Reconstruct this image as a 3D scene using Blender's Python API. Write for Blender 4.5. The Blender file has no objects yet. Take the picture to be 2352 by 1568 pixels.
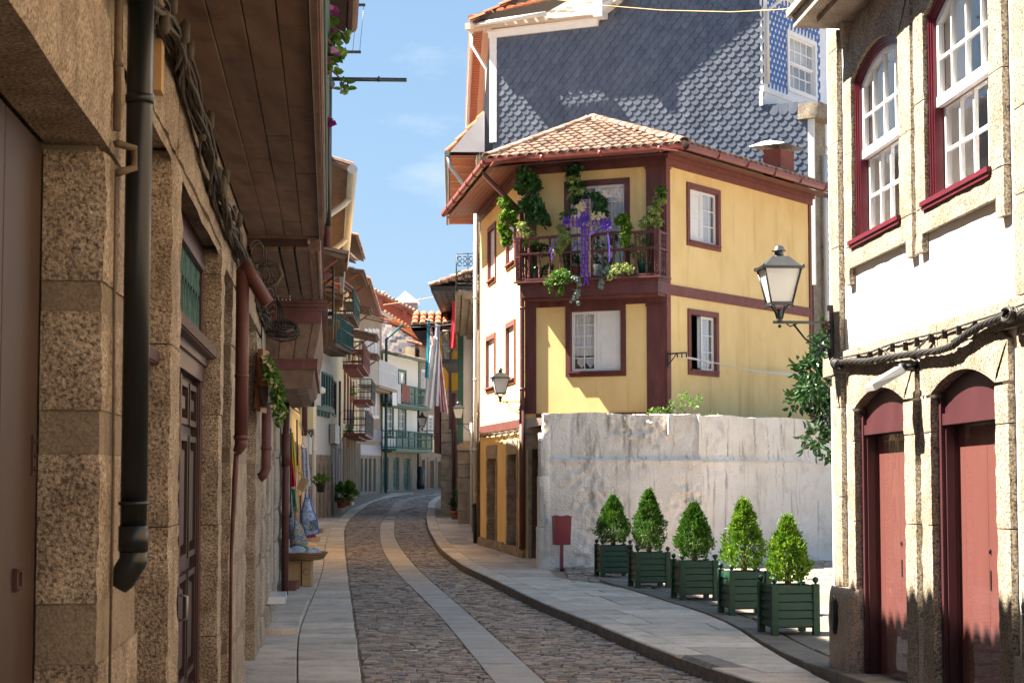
import bpy, bmesh, math, random
from math import radians as rad, sin, cos, pi, atan2, hypot, sqrt
from mathutils import Vector, Matrix, noise

# ------------------------------------------------------------------ camera, sky, sun, exposure
SC = bpy.context.scene
COL = SC.collection
EYE, FPX, CX, CY, HZ = 1.85, 4200.0, 1176.0, 784.0, 1078.0
cam = bpy.data.cameras.new("camera")
camo = bpy.data.objects.new("camera", cam)
COL.objects.link(camo)
cam.sensor_width = 36.0
cam.lens = FPX / 2352.0 * 36.0
cam.clip_start, cam.clip_end = 0.1, 3000
PITCH = math.atan((HZ - CY) / FPX)
camo.location = (0, 0, EYE)
camo.rotation_euler = (pi / 2 + PITCH, 0, 0)
cam.dof.use_dof = True
cam.dof.focus_distance = 17.0
cam.dof.aperture_fstop = 15.0
SC.camera = camo

SUN_AZ = Vector((-0.973, 0.22))            # horizontal direction towards the sun
SUN_EL = rad(53)
world = bpy.data.worlds.new("World")
SC.world = world
world.use_nodes = True
wn, wl = world.node_tree.nodes, world.node_tree.links
wn.clear()
w_out = wn.new("ShaderNodeOutputWorld")
w_bg = wn.new("ShaderNodeBackground")
w_sky = wn.new("ShaderNodeTexSky")
w_sky.sky_type = 'NISHITA'
w_sky.sun_disc = False
w_sky.sun_elevation = SUN_EL
w_sky.sun_rotation = atan2(SUN_AZ.x, SUN_AZ.y)
w_sky.air_density, w_sky.dust_density, w_sky.ozone_density = 1.0, 0.6, 1.5
w_bg.inputs["Strength"].default_value = 0.05
# a few thin fair-weather clouds low over the street
w_tc = wn.new("ShaderNodeTexCoord")
w_map = wn.new("ShaderNodeMapping")
w_map.inputs["Scale"].default_value = (1.0, 1.0, 2.6)
w_nz = wn.new("ShaderNodeTexNoise")
w_nz.inputs["Scale"].default_value = 3.4
w_nz.inputs["Detail"].default_value = 9
w_nz.inputs["Roughness"].default_value = 0.62
w_rp = wn.new("ShaderNodeValToRGB")
w_rp.color_ramp.elements[0].position = 0.60
w_rp.color_ramp.elements[1].position = 0.80
w_rp.color_ramp.elements[1].color = (0.55, 0.55, 0.55, 1)
w_mx = wn.new("ShaderNodeMix")
w_mx.data_type = 'RGBA'
wl.new(w_tc.outputs["Generated"], w_map.inputs[0])
wl.new(w_map.outputs[0], w_nz.inputs["Vector"])
wl.new(w_nz.outputs[0], w_rp.inputs[0])
wl.new(w_rp.outputs[0], w_mx.inputs[0])
# even clear blue blended with the physical sky
w_fl = wn.new("ShaderNodeMix")
w_fl.data_type = 'RGBA'
w_fl.inputs[0].default_value = 0.80
w_fl.inputs[7].default_value = (0.92, 1.56, 2.45, 1)
wl.new(w_sky.outputs[0], w_fl.inputs[6])
wl.new(w_fl.outputs[2], w_mx.inputs[6])
w_mx.inputs[7].default_value = (3.6, 3.95, 4.3, 1)
w_tint = wn.new("ShaderNodeMix")
w_tint.data_type = 'RGBA'
w_tint.blend_type = 'MULTIPLY'
w_tint.inputs[0].default_value = 1.0
w_tint.inputs[7].default_value = (1.0, 0.98, 0.95, 1)
wl.new(w_mx.outputs[2], w_tint.inputs[6])
wl.new(w_tint.outputs[2], w_bg.inputs[0])
wl.new(w_bg.outputs[0], w_out.inputs[0])

sun = bpy.data.lights.new("sun", 'SUN')
sun.energy = 5.0
sun.angle = rad(0.53)
sun.color = (1.0, 0.91, 0.77)
suno = bpy.data.objects.new("sun", sun)
COL.objects.link(suno)
SUND = Vector((SUN_AZ.x * cos(SUN_EL), SUN_AZ.y * cos(SUN_EL), sin(SUN_EL))).normalized()
suno.rotation_euler = SUND.to_track_quat('Z', 'Y').to_euler()
suno.location = SUND * 60

SC.view_settings.view_transform = 'Standard'
SC.view_settings.look = 'None'
SC.view_settings.exposure = 2.7
SC.view_settings.gamma = 1.0
SC.view_settings.use_curve_mapping = False
SC.render.engine = 'CYCLES'
SC.cycles.use_denoising = True
SC.cycles.max_bounces = 10
SC.cycles.diffuse_bounces = 7
SC.cycles.transparent_max_bounces = 12
SC.cycles.sample_clamp_indirect = 6.0

# ------------------------------------------------------------------ helpers
RN = random.Random(11)


def U(a, b):
    return RN.uniform(a, b)


def ray(u, v):
    """direction through a point of the photograph (2352 px wide scale)"""
    x, y = (u - CX) / FPX, (CY - v) / FPX
    return Vector((x, cos(PITCH) - y * sin(PITCH), sin(PITCH) + y * cos(PITCH)))


def gz(Y):
    return 0.0 if Y < 55 else 0.012 * (Y - 55)


def G(u, v, dz=0.0):
    """point of the street under a photograph point"""
    r = ray(u, v)
    z, p = dz, Vector((0, 0, 0))
    for _ in range(12):
        t = (z - EYE) / r.z
        p = r * t
        if p.y < 0 or p.y > 400:
            p = Vector((r.x / r.y * 150, 150, z))
            break
        z = 0.5 * z + 0.5 * (gz(p.y) + dz)
    return Vector((p.x, p.y, z))


def at(u, v, Y):
    r = ray(u, v)
    t = Y / r.y
    return Vector((r.x * t, Y, EYE + r.z * t))


class Wall:
    """vertical plane: s along it, n out of it, z up"""

    def __init__(self, p, d, nsign=1, slope=0.0):
        self.o = Vector((p[0], p[1], 0))
        self.d = Vector((d[0], d[1], 0)).normalized()
        self.n = Vector((self.d.y, -self.d.x, 0)) * nsign
        self.slope = slope

    def P(self, s, n, z):
        q = self.o + self.d * s + self.n * n
        return Vector((q.x, q.y, z + self.slope * s))

    def px(self, u, v, n=0.0):
        r = ray(u, v)
        o = self.o + self.n * n
        t = (o.dot(self.n)) / (r.dot(self.n))
        q = r * t
        s = (Vector((q.x, q.y, 0)) - o).dot(self.d)
        return s, EYE + q.z - self.slope * s

    def off(self, n):
        return Wall(self.o + self.n * n, self.d, 1 if self.n.dot(Vector((self.d.y, -self.d.x, 0))) > 0 else -1, self.slope)


class PB:
    """every box becomes a piece of its own"""

    def __init__(self, name, mat, parent):
        self.a = (name, mat, parent)

    def box(self, *q):
        b = MB()
        b.box(*q)
        return b.build(*self.a)


class MB:
    """collects geometry for one mesh object"""

    def __init__(self):
        self.v, self.f, self.sm = [], [], []

    def add(self, vs, fs, smooth=False):
        b = len(self.v)
        self.v.extend(vs)
        for f in fs:
            self.f.append(tuple(b + i for i in f))
            self.sm.append(smooth)
        return self

    def hexa(self, p):  # 8 corner points: bottom ring 0-3, top ring 4-7
        return self.add(p, [(3, 2, 1, 0), (4, 5, 6, 7), (0, 1, 5, 4), (1, 2, 6, 5), (2, 3, 7, 6), (3, 0, 4, 7)])

    def box(self, W, s0, s1, n0, n1, z0, z1):
        P = W.P
        return self.hexa([P(s0, n0, z0), P(s1, n0, z0), P(s1, n1, z0), P(s0, n1, z0),
                          P(s0, n0, z1), P(s1, n0, z1), P(s1, n1, z1), P(s0, n1, z1)])

    def abox(self, x0, x1, y0, y1, z0, z1):
        return self.hexa([Vector(c) for c in ((x0, y0, z0), (x1, y0, z0), (x1, y1, z0), (x0, y1, z0),
                                              (x0, y0, z1), (x1, y0, z1), (x1, y1, z1), (x0, y1, z1))])

    def cbox(self, W, s0, s1, n0, n1, z0, z1, c=0.01):
        """box whose front (n1) edges are chamfered"""
        P = W.P
        a = [P(s0, n0, z0), P(s1, n0, z0), P(s1, n0, z1), P(s0, n0, z1)]
        b = [P(s0, n1 - c, z0), P(s1, n1 - c, z0), P(s1, n1 - c, z1), P(s0, n1 - c, z1)]
        t = [P(s0 + c, n1, z0 + c), P(s1 - c, n1, z0 + c), P(s1 - c, n1, z1 - c), P(s0 + c, n1, z1 - c)]
        fs = [(3, 2, 1, 0), (8, 9, 10, 11)]
        for i in range(4):
            j = (i + 1) % 4
            fs += [(i, j, 4 + j, 4 + i), (4 + i, 4 + j, 8 + j, 8 + i)]
        return self.add(a + b + t, fs)

    def poly(self, W, pts, n0, n1):
        """polygon (s,z) extruded from n0 to n1"""
        k = len(pts)
        a = [W.P(s, n0, z) for s, z in pts]
        b = [W.P(s, n1, z) for s, z in pts]
        fs = [tuple(range(k - 1, -1, -1)), tuple(range(k, 2 * k))]
        fs += [(i, (i + 1) % k, k + (i + 1) % k, k + i) for i in range(k)]
        return self.add(a + b, fs)

    def extr(self, ring, vec):
        k = len(ring)
        vec = Vector(vec)
        fs = [tuple(range(k - 1, -1, -1)), tuple(range(k, 2 * k))]
        fs += [(i, (i + 1) % k, k + (i + 1) % k, k + i) for i in range(k)]
        return self.add([Vector(p) for p in ring] + [Vector(p) + vec for p in ring], fs)

    def quad(self, a, b, c, d):
        return self.add([Vector(a), Vector(b), Vector(c), Vector(d)], [(0, 1, 2, 3)])

    def tube(self, pts, r, k=7, caps=True, smooth=True):
        pts = [Vector(p) for p in pts]
        n = len(pts)
        rs = r if isinstance(r, (list, tuple)) else [r] * n
        vs, fs = [], []
        prev = None
        for i, p in enumerate(pts):
            t = (pts[min(i + 1, n - 1)] - pts[max(i - 1, 0)])
            if t.length < 1e-9:
                t = Vector((0, 0, 1))
            t.normalize()
            if prev is None:
                a = t.orthogonal().normalized()
            else:
                a = prev - t * prev.dot(t)
                a = a.normalized() if a.length > 1e-6 else t.orthogonal().normalized()
            prev = a
            b = t.cross(a)
            for j in range(k):
                q = 2 * pi * j / k
                vs.append(p + (a * cos(q) + b * sin(q)) * rs[i])
        for i in range(n - 1):
            for j in range(k):
                fs.append((i * k + j, i * k + (j + 1) % k, (i + 1) * k + (j + 1) % k, (i + 1) * k + j))
        self.add(vs, fs, smooth)
        if caps:
            b = len(self.v) - len(vs)
            self.f.append(tuple(b + j for j in range(k - 1, -1, -1)))
            self.f.append(tuple(b + (n - 1) * k + j for j in range(k)))
            self.sm += [False, False]
        return self

    def lathe(self, c, prof, k=12, smooth=True):
        c = Vector(c)
        vs, fs = [], []
        for r, z in prof:
            for j in range(k):
                q = 2 * pi * j / k
                vs.append(c + Vector((r * cos(q), r * sin(q), z)))
        m = len(prof)
        for i in range(m - 1):
            for j in range(k):
                fs.append((i * k + j, i * k + (j + 1) % k, (i + 1) * k + (j + 1) % k, (i + 1) * k + j))
        fs.append(tuple(range(k - 1, -1, -1)))
        fs.append(tuple((m - 1) * k + j for j in range(k)))
        return self.add(vs, fs, smooth)

    def ball(self, c, r, k=8):
        return self.lathe(c, [(r * max(.05, sin(pi * i / 6)), -r * cos(pi * i / 6)) for i in range(7)], k)

    def leaf(self, c, d, up, l, w, fold=0.25):
        """six-point leaf from c along d"""
        d = d.normalized()
        s = d.cross(up)
        s = s.normalized() if s.length > 1e-6 else d.orthogonal().normalized()
        n = s.cross(d)
        a = c + d * l * .35 + n * w * fold
        b = c + d * l * .72 + n * w * fold * .7
        return self.add([c, a + s * w * .5, b + s * w * .42, c + d * l - n * w * fold, b - s * w * .42, a - s * w * .5,
                         c + d * l * .5 - n * w * .05],
                        [(0, 6, 1), (1, 6, 2), (2, 6, 3), (3, 6, 4), (4, 6, 5), (5, 6, 0)])

    def grid(self, fn, nu, nv, smooth=True):
        vs = [fn(i / nu, j / nv) for j in range(nv + 1) for i in range(nu + 1)]
        fs = [(j * (nu + 1) + i, j * (nu + 1) + i + 1, (j + 1) * (nu + 1) + i + 1, (j + 1) * (nu + 1) + i)
              for j in range(nv) for i in range(nu)]
        return self.add(vs, fs, smooth)

    def mesh(self, name, mat, o=Vector((0, 0, 0)), fix=False):
        me = bpy.data.meshes.new(name)
        me.from_pydata([tuple(p - o) for p in self.v], [], self.f)
        me.polygons.foreach_set("use_smooth", self.sm)
        if fix:
            bm = bmesh.new()
            bm.from_mesh(me)
            bmesh.ops.recalc_face_normals(bm, faces=bm.faces)
            bm.to_mesh(me)
            bm.free()
        if mat:
            me.materials.append(mat)
        me.update()
        return me

    def build(self, name, mat, parent=None, o=None, kind=None, fix=True, label=None):
        if parent is not None:
            o = ORG.get(parent.name, Vector((0, 0, 0)))
        elif o is None:
            o = base_of(self.v)
        ob = bpy.data.objects.new(name, self.mesh(name, mat, o, fix))
        COL.objects.link(ob)
        ORG[ob.name] = o
        if parent is not None:
            ob.parent = parent
        else:
            ob.location = o
        if kind:
            ob["kind"] = kind
        if label:
            ob["label"] = label
        return ob


ORG = {}


def base_of(vs):
    xs, ys, zs = [p.x for p in vs], [p.y for p in vs], [p.z for p in vs]
    return Vector(((min(xs) + max(xs)) / 2, (min(ys) + max(ys)) / 2, min(zs)))


def tag(o, label, cat, group=None):
    o["label"], o["category"] = label, cat
    if group:
        o["group"] = group
    return o


def thing(name, label, cat, loc, group=None):
    o = bpy.data.objects.new(name, None)
    o.empty_display_size = 0.2
    COL.objects.link(o)
    o.location = Vector(loc)
    ORG[o.name] = Vector(loc)
    return tag(o, label, cat, group)


def copy_tree(o, parent=None):
    c = o.copy()
    COL.objects.link(c)
    c.parent = parent
    ORG[c.name] = ORG.get(o.name, Vector((0, 0, 0)))
    for ch in list(o.children):
        copy_tree(ch, c)
    return c


def inst(name, me, parent, loc, rotq=None, scale=None):
    """a piece that shares mesh data"""
    ob = bpy.data.objects.new(name, me)
    COL.objects.link(ob)
    o = ORG.get(parent.name, Vector((0, 0, 0)))
    ob.parent = parent
    ob.location = Vector(loc) - o
    if rotq is not None:
        ob.rotation_mode = 'QUATERNION'
        ob.rotation_quaternion = rotq
    if scale is not None:
        ob.scale = scale
    return ob


def basis(x, y, z):
    return Matrix((x, y, z)).transposed().to_quaternion()


def fbm(p, sc=1.0, oct=3):
    return noise.fractal(p * sc, 1.0, 2.0, oct)


def rough_block(mb, W, s0, s1, n0, n1, z0, z1, step=0.05, amp=0.008, rnd=0.012, freq=9.0):
    """stone block with worn arrises and an uneven face (front and sides only)"""
    ns = max(1, min(14, int((s1 - s0) / step + .5)))
    nn = max(1, min(6, int((n1 - n0) / step + .5)))
    nz = max(1, min(50, int((z1 - z0) / step + .5)))

    def pt(a, b, c):
        s, n, z = s0 + (s1 - s0) * a, n0 + (n1 - n0) * b, z0 + (z1 - z0) * c
        ds, dn, dz = min(a, 1 - a) * (s1 - s0), (1 - b) * (n1 - n0), min(c, 1 - c) * (z1 - z0)
        p = W.P(s, n, z)
        k = noise.noise(p * freq) * amp + noise.noise(p * freq * 3.1) * amp * .6
        q = n + (k if b > .01 else 0)
        ss = s + (k * (1 if a > .5 else -1) if (a in (0, 1) and b > 0.01) else 0)
        if b > .99:
            e = 0
            for dd in (ds, dz):
                if dd < rnd:
                    e += (rnd - dd) * .55
            q -= e
        if a in (0, 1) and dn < rnd:
            ss += (rnd - dn) * .45 * (1 if a == 0 else -1)
        return W.P(ss, q, z)

    mb.grid(lambda a, c: pt(a, 1, c), ns, nz)
    mb.grid(lambda b, c: pt(0, b, c), nn, nz)
    mb.grid(lambda b, c: pt(1, 1 - b, c), nn, nz)
    mb.grid(lambda a, b: pt(a, 1 - b, 0), ns, nn)
    mb.grid(lambda a, b: pt(a, b, 1), ns, nn)
    return mb


def facade(mb, W, s0, s1, z0, z1, ops, n=0.0, depth=0.2):
    """wall sheet with rectangular openings (s0,s1,z0,z1) and their reveals"""
    S = sorted({s0, s1, *[x for o in ops for x in o[:2] if s0 < x < s1]})
    Z = sorted({z0, z1, *[x for o in ops for x in o[2:4] if z0 < x < z1]})
    for i in range(len(S) - 1):
        for j in range(len(Z) - 1):
            a, b, c, d = S[i], S[i + 1], Z[j], Z[j + 1]
            ms, mz = (a + b) / 2, (c + d) / 2
            if any(o[0] < ms < o[1] and o[2] < mz < o[3] for o in ops):
                continue
            mb.quad(W.P(a, n, c), W.P(b, n, c), W.P(b, n, d), W.P(a, n, d))
    for a, b, c, d in [o[:4] for o in ops]:
        m = n - depth
        mb.quad(W.P(a, n, c), W.P(a, m, c), W.P(a, m, d), W.P(a, n, d))
        mb.quad(W.P(b, n, c), W.P(b, m, c), W.P(b, m, d), W.P(b, n, d))
        mb.quad(W.P(a, n, d), W.P(b, n, d), W.P(b, m, d), W.P(a, m, d))
        mb.quad(W.P(a, n, c), W.P(b, n, c), W.P(b, m, c), W.P(a, m, c))
    return mb


def frame(mb, W, s0, s1, z0, z1, w, n0, n1, bottom=True, wt=None):
    wt = wt or w
    mb.box(W, s0, s0 + w, n0, n1, z0, z1)
    mb.box(W, s1 - w, s1, n0, n1, z0, z1)
    mb.box(W, s0 + w, s1 - w, n0, n1 - .002, z1 - wt, z1)
    if bottom:
        mb.box(W, s0 + w, s1 - w, n0, n1 - .002, z0, z0 + wt)
    return mb


def bars(mb, W, s0, s1, z0, z1, cs, cz, w, n0, n1):
    for i in range(1, cs):
        c = s0 + (s1 - s0) * i / cs
        mb.box(W, c - w / 2, c + w / 2, n0, n1, z0, z1)
    for j in range(1, cz):
        c = z0 + (z1 - z0) * j / cz
        mb.box(W, s0, s1, n0 + .002, n1 - .003, c - w / 2, c + w / 2)
    return mb


# ------------------------------------------------------------------ materials
def mat(name, ramp, scale=6, detail=6, rough=.8, bump=.0, bscale=40, bdist=.01, stretch=(1, 1, 1),
        dirt=None, rnd=0.0, spec=.3, metal=0.0, coat=0.0, grain=None, obj=False, transl=0.0):
    """noise-ramp material. dirt=(scale,colour,lo,hi,stretch) lays wear over it; grain=(scale,dark,light,amount)"""
    m = bpy.data.materials.new(name)
    m.use_nodes = True
    N, L = m.node_tree.nodes, m.node_tree.links
    b = N["Principled BSDF"]
    if obj:
        tc = N.new("ShaderNodeTexCoord").outputs["Object"]
    else:
        tc = N.new("ShaderNodeNewGeometry").outputs["Position"]

    def nz(sc, det=6, st=(1, 1, 1), ro=.55):
        mp = N.new("ShaderNodeMapping")
        mp.inputs["Scale"].default_value = st
        L.new(tc, mp.inputs[0])
        t = N.new("ShaderNodeTexNoise")
        t.inputs["Scale"].default_value = sc
        t.inputs["Detail"].default_value = det
        t.inputs["Roughness"].default_value = ro
        L.new(mp.outputs[0], t.inputs["Vector"])
        return t.outputs[0]

    def rampn(fac, els):
        r = N.new("ShaderNodeValToRGB")
        e = r.color_ramp.elements
        while len(e) < len(els):
            e.new(.5)
        for i, (p, c) in enumerate(els):
            e[i].position = p
            e[i].color = (*c, 1) if len(c) == 3 else c
        L.new(fac, r.inputs[0])
        return r.outputs[0]

    def mix(fac, a, c, mode='MIX'):
        x = N.new("ShaderNodeMix")
        x.data_type = 'RGBA'
        x.blend_type = mode
        for sock, val in ((x.inputs[0], fac), (x.inputs[6], a), (x.inputs[7], c)):
            if hasattr(val, "is_linked"):
                L.new(val, sock)
            elif isinstance(val, tuple):
                sock.default_value = (*val, 1) if len(val) == 3 else val
            else:
                sock.default_value = val
        return x.outputs[2]

    if len(ramp) == 1:
        col = rampn(nz(scale, detail, stretch), [(.3, tuple(c * .88 for c in ramp[0])), (.7, tuple(min(1, c * 1.1) for c in ramp[0]))])
    else:
        k = len(ramp)
        col = rampn(nz(scale, detail, stretch), [(.3 + .4 * i / (k - 1), c) for i, c in enumerate(ramp)])
    if grain:
        gs, gd, gl, ga = grain
        g1 = rampn(nz(gs, 3, (1, 1, 1), .7), [(.36, gd), (.50, (.5, .5, .5)), (.66, gl)])
        col = mix(ga, col, g1, 'OVERLAY')
    if dirt:
        for dd in (dirt if isinstance(dirt, list) else [dirt]):
            ds, dc, lo, hi = dd[:4]
            fac = rampn(nz(ds, 7, dd[4] if len(dd) > 4 else (1, 1, 1), .62), [(lo, (0, 0, 0)), (hi, (1, 1, 1))])
            col = mix(fac, col, dc)
    if rnd:
        gi = N.new("ShaderNodeNewGeometry").outputs["Random Per Island"]
        oi = N.new("ShaderNodeObjectInfo").outputs["Random"]
        ad = N.new("ShaderNodeMath")
        ad.operation = 'ADD'
        L.new(gi, ad.inputs[0])
        L.new(oi, ad.inputs[1])
        fr = N.new("ShaderNodeMath")
        fr.operation = 'FRACT'
        L.new(ad.outputs[0], fr.inputs[0])
        rr = rampn(fr.outputs[0], [(0, (1 - rnd,) * 3), (.5, (1, 1, 1)), (1, (1 + rnd * .8, 1 + rnd * .7, 1 + rnd * .6))])
        col = mix(1.0, col, rr, 'MULTIPLY')
    L.new(col, b.inputs["Base Color"])
    b.inputs["Roughness"].default_value = rough
    b.inputs["Specular IOR Level"].default_value = spec
    b.inputs["Metallic"].default_value = metal
    if coat:
        b.inputs["Coat Weight"].default_value = coat
        b.inputs["Coat Roughness"].default_value = .15
    if bump:
        bp = N.new("ShaderNodeBump")
        bp.inputs["Strength"].default_value = bump
        bp.inputs["Distance"].default_value = bdist
        L.new(nz(bscale, 4, stretch, .65), bp.inputs["Height"])
        L.new(bp.outputs[0], b.inputs["Normal"])
    if transl:
        tr = N.new("ShaderNodeBsdfTranslucent")
        L.new(col, tr.inputs[0])
        ms = N.new("ShaderNodeMixShader")
        ms.inputs[0].default_value = transl
        L.new(b.outputs[0], ms.inputs[1])
        L.new(tr.outputs[0], ms.inputs[2])
        L.new(ms.outputs[0], N["Material Output"].inputs[0])
    return m


def glass_mat(name, tint=(1, 1, 1), ior=1.55, base=0.06):
    m = bpy.data.materials.new(name)
    m.use_nodes = True
    N, L = m.node_tree.nodes, m.node_tree.links
    N.remove(N["Principled BSDF"])
    tr = N.new("ShaderNodeBsdfTransparent")
    tr.inputs[0].default_value = (*tint, 1)
    gl = N.new("ShaderNodeBsdfGlossy")
    gl.inputs["Roughness"].default_value = .02
    fr = N.new("ShaderNodeFresnel")
    fr.inputs["IOR"].default_value = ior
    ad = N.new("ShaderNodeMath")
    ad.inputs[1].default_value = base
    ad.use_clamp = True
    L.new(fr.outputs[0], ad.inputs[0])
    nzt = N.new("ShaderNodeTexNoise")
    nzt.inputs["Scale"].default_value = 2.5
    bp = N.new("ShaderNodeBump")
    bp.inputs["Strength"].default_value = .05
    bp.inputs["Distance"].default_value = .02
    L.new(N.new("ShaderNodeNewGeometry").outputs["Position"], nzt.inputs["Vector"])
    L.new(nzt.outputs[0], bp.inputs["Height"])
    L.new(bp.outputs[0], gl.inputs["Normal"])
    ms = N.new("ShaderNodeMixShader")
    bf = N.new("ShaderNodeMath")
    bf.operation = 'MULTIPLY_ADD'
    L.new(N.new("ShaderNodeNewGeometry").outputs["Backfacing"], bf.inputs[0])
    bf.inputs[1].default_value = -4.0
    L.new(ad.outputs[0], bf.inputs[2])
    bf.use_clamp = True
    L.new(bf.outputs[0], ms.inputs[0])
    L.new(tr.outputs[0], ms.inputs[1])
    L.new(gl.outputs[0], ms.inputs[2])
    L.new(ms.outputs[0], N["Material Output"].inputs[0])
    return m


M = {}
M['granite'] = mat('granite_brown', [(.225, .178, .132), (.37, .298, .226), (.47, .39, .305)], 5, 8, .88, 1.0, 66, .014,
                   grain=(80, (.12, .10, .09), (.85, .80, .74), .85), dirt=[(1.6, (.19, .14, .095), .56, .8), (78, (.075, .055, .04), .575, .66)])
M['granite_grey'] = mat('granite_grey', [(.27, .225, .18), (.37, .31, .25), (.44, .37, .30)], 4, 8, .88, .8, 80, .01,
                        grain=(95, (.14, .12, .11), (.86, .82, .78), .8), dirt=(1.5, (.17, .13, .10), .58, .85))
M['granite_gold'] = mat('granite_gold', [(.20, .165, .12), (.275, .23, .175), (.32, .275, .215)], 4, 8, .88, .9, 62, .01,
                        grain=(62, (.06, .05, .045), (.95, .92, .88), .85), dirt=[(2.2, (.25, .17, .10), .58, .82), (72, (.05, .042, .036), .56, .64)])
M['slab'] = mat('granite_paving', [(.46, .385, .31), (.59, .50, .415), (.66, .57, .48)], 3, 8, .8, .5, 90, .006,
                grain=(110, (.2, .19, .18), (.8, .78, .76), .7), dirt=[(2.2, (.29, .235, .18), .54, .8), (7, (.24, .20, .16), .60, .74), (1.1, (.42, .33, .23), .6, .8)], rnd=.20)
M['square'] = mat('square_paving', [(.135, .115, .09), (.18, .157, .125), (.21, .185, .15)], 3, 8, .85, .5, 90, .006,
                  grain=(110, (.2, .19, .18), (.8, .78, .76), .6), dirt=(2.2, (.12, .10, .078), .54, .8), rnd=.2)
M['strip'] = mat('granite_strip', [(.40, .345, .295), (.51, .445, .385)], 3, 8, .8, .4, 90, .005,
                 grain=(120, (.25, .24, .24), (.78, .77, .76), .6), dirt=(2.0, (.22, .19, .16), .58, .8), rnd=.06)
M['kerb'] = mat('kerb_stone', [(.17, .145, .12), (.30, .26, .22)], 8, 8, .9, .8, 50, .01,
                grain=(90, (.2, .18, .17), (.8, .78, .76), .6))
M['cobble'] = mat('cobble_stone', [(.175, .14, .12), (.29, .235, .195), (.37, .305, .25)], 7, 6, .55, .5, 60, .006,
                  grain=(80, (.3, .29, .3), (.75, .73, .72), .5), dirt=[(.9, (.27, .215, .165), .5, .72), (13, (.10, .085, .075), .62, .76)], rnd=.5, spec=.5)
M['joint'] = mat('sandy_joint', [(.16, .125, .09), (.25, .20, .15)], 9, 8, .95, .6, 60, .006)
M['ground'] = mat('earth', [(.18, .155, .13), (.26, .225, .19)], 2, 8, .95)
M['mortar'] = mat('mortar', [(.24, .19, .14), (.33, .27, .20)], 8, 8, .92, .4, 50, .006)
M['cement'] = mat('cement_patch', [(.21, .165, .12), (.31, .25, .185)], 6, 8, .88, .7, 45, .009, grain=(95, (.2, .18, .16), (.8, .76, .72), .55), dirt=[(3, (.15, .115, .08), .48, .72), (14, (.12, .09, .065), .6, .72)])
M['plaster_grey'] = mat('grey_plaster', [(.30, .27, .22), (.38, .34, .28)], 4, 8, .9, .4, 30, .005, dirt=(2, (.22, .18, .14), .55, .8))
M['yellow'] = mat('yellow_render', [(.78, .55, .23), (.84, .61, .275), (.87, .64, .305)], 1.4, 8, .85, .12, 22, .006,
                  dirt=[(.9, (.68, .46, .19), .50, .8, (1, 1, .35)), (3.5, (.60, .41, .17), .55, .80, (1, 1, .12)), (14, (.72, .52, .27), .6, .8)])
M['cream'] = mat('pale_yellow_render', [(.72, .60, .36), (.78, .66, .42)], 1.2, 8, .85, .15, 22, .006, dirt=(.8, (.76, .68, .50), .5, .8, (1, 1, .3)))
M['maroon'] = mat('oxblood_paint', [(.085, .026, .024), (.115, .036, .033), (.145, .05, .045)], 7, 7, .5, .25, 30, .003,
                  stretch=(1, 1, .25), dirt=(9, (.18, .075, .062), .62, .8, (1, 1, .25)), spec=.4)
M['maroon_light'] = mat('pale_oxblood_paint', [(.16, .05, .042), (.21, .072, .06)], 7, 7, .6, .25, 30, .003,
                        dirt=(9, (.26, .12, .10), .6, .8, (1, 1, .3)))  # paler oxblood for the right face and other joinery
M['white'] = mat('white_render', [(.78, .77, .74), (.83, .82, .80)], 1.2, 8, .85, .12, 18, .005, dirt=(.8, (.70, .68, .63), .56, .85, (1, 1, .3)))
M['white_paint'] = mat('white_paint', [(.74, .73, .72), (.80, .79, .78)], 6, 6, .45, .1, 20, .003, dirt=(7, (.55, .52, .47), .64, .8))
M['peeling'] = mat('peeling_white_paint', [(.66, .62, .58), (.74, .71, .69)], 3, 8, .7, .4, 30, .004,
                   dirt=[(5, (.33, .26, .18), .56, .60, (.4, .4, 2.5)), (2, (.50, .40, .30), .58, .7)])
M['limewash'] = mat('limewashed_rubble', [(.74, .67, .585), (.84, .78, .705), (.88, .83, .765)], 1.5, 9, .9, 1.0, 26, .035,
                    dirt=[(9, (.17, .14, .115), .59, .74, (1, 1, .07)), (4.5, (.27, .235, .20), .575, .72, (1, 1, .12)), (2.3, (.52, .47, .41), .56, .78), (1.2, (.56, .49, .40), .57, .8), (9, (.22, .19, .16), .68, .78)])  # drip stains, plus dark tones painting shade for the rubble hollows
M['wood_soffit'] = mat('soffit_board', [(.12, .074, .055), (.175, .11, .082), (.215, .14, .108)], 3, 8, .75, .3, 40, .003,
                       stretch=(3, .5, 3), dirt=[(3.2, (.065, .043, .034), .55, .75), (1.2, (.19, .14, .115), .58, .8)], rnd=.16)
M['wood_brown'] = mat('brown_painted_door', [(.040, .021, .017), (.055, .030, .025)], 4, 7, .42, .2, 30, .002, stretch=(2, 2, .3),
                      dirt=[(5, (.045, .025, .02), .54, .75, (2, 2, .25)), (3, (.085, .055, .045), .62, .8, (3, 3, .2))], spec=.3)
M['wood_dark'] = mat('dark_wood', [(.055, .030, .024), (.085, .048, .038)], 5, 7, .6, .3, 40, .003, stretch=(1, 1, .25), rnd=.15)
M['wood_varnish'] = mat('varnished_board', [(.16, .055, .022), (.26, .10, .04)], 4, 7, .4, .3, 40, .003, stretch=(1, 1, .3))
M['door_red'] = mat('red_door_paint', [(.048, .014, .018), (.066, .021, .025)], 5, 6, .4, .1, 30, .002, stretch=(1, 1, .3), spec=.4)
M['frame_red'] = mat('crimson_window_frame', [(.085, .008, .016), (.12, .012, .023)], 6, 5, .4, .1, 30, .002, spec=.4)
M['shutter_pink'] = mat('faded_rose_shutter', [(.19, .066, .058), (.23, .086, .074)], 2, 7, .55, .1, 20, .002, stretch=(1, 1, .15))
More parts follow.
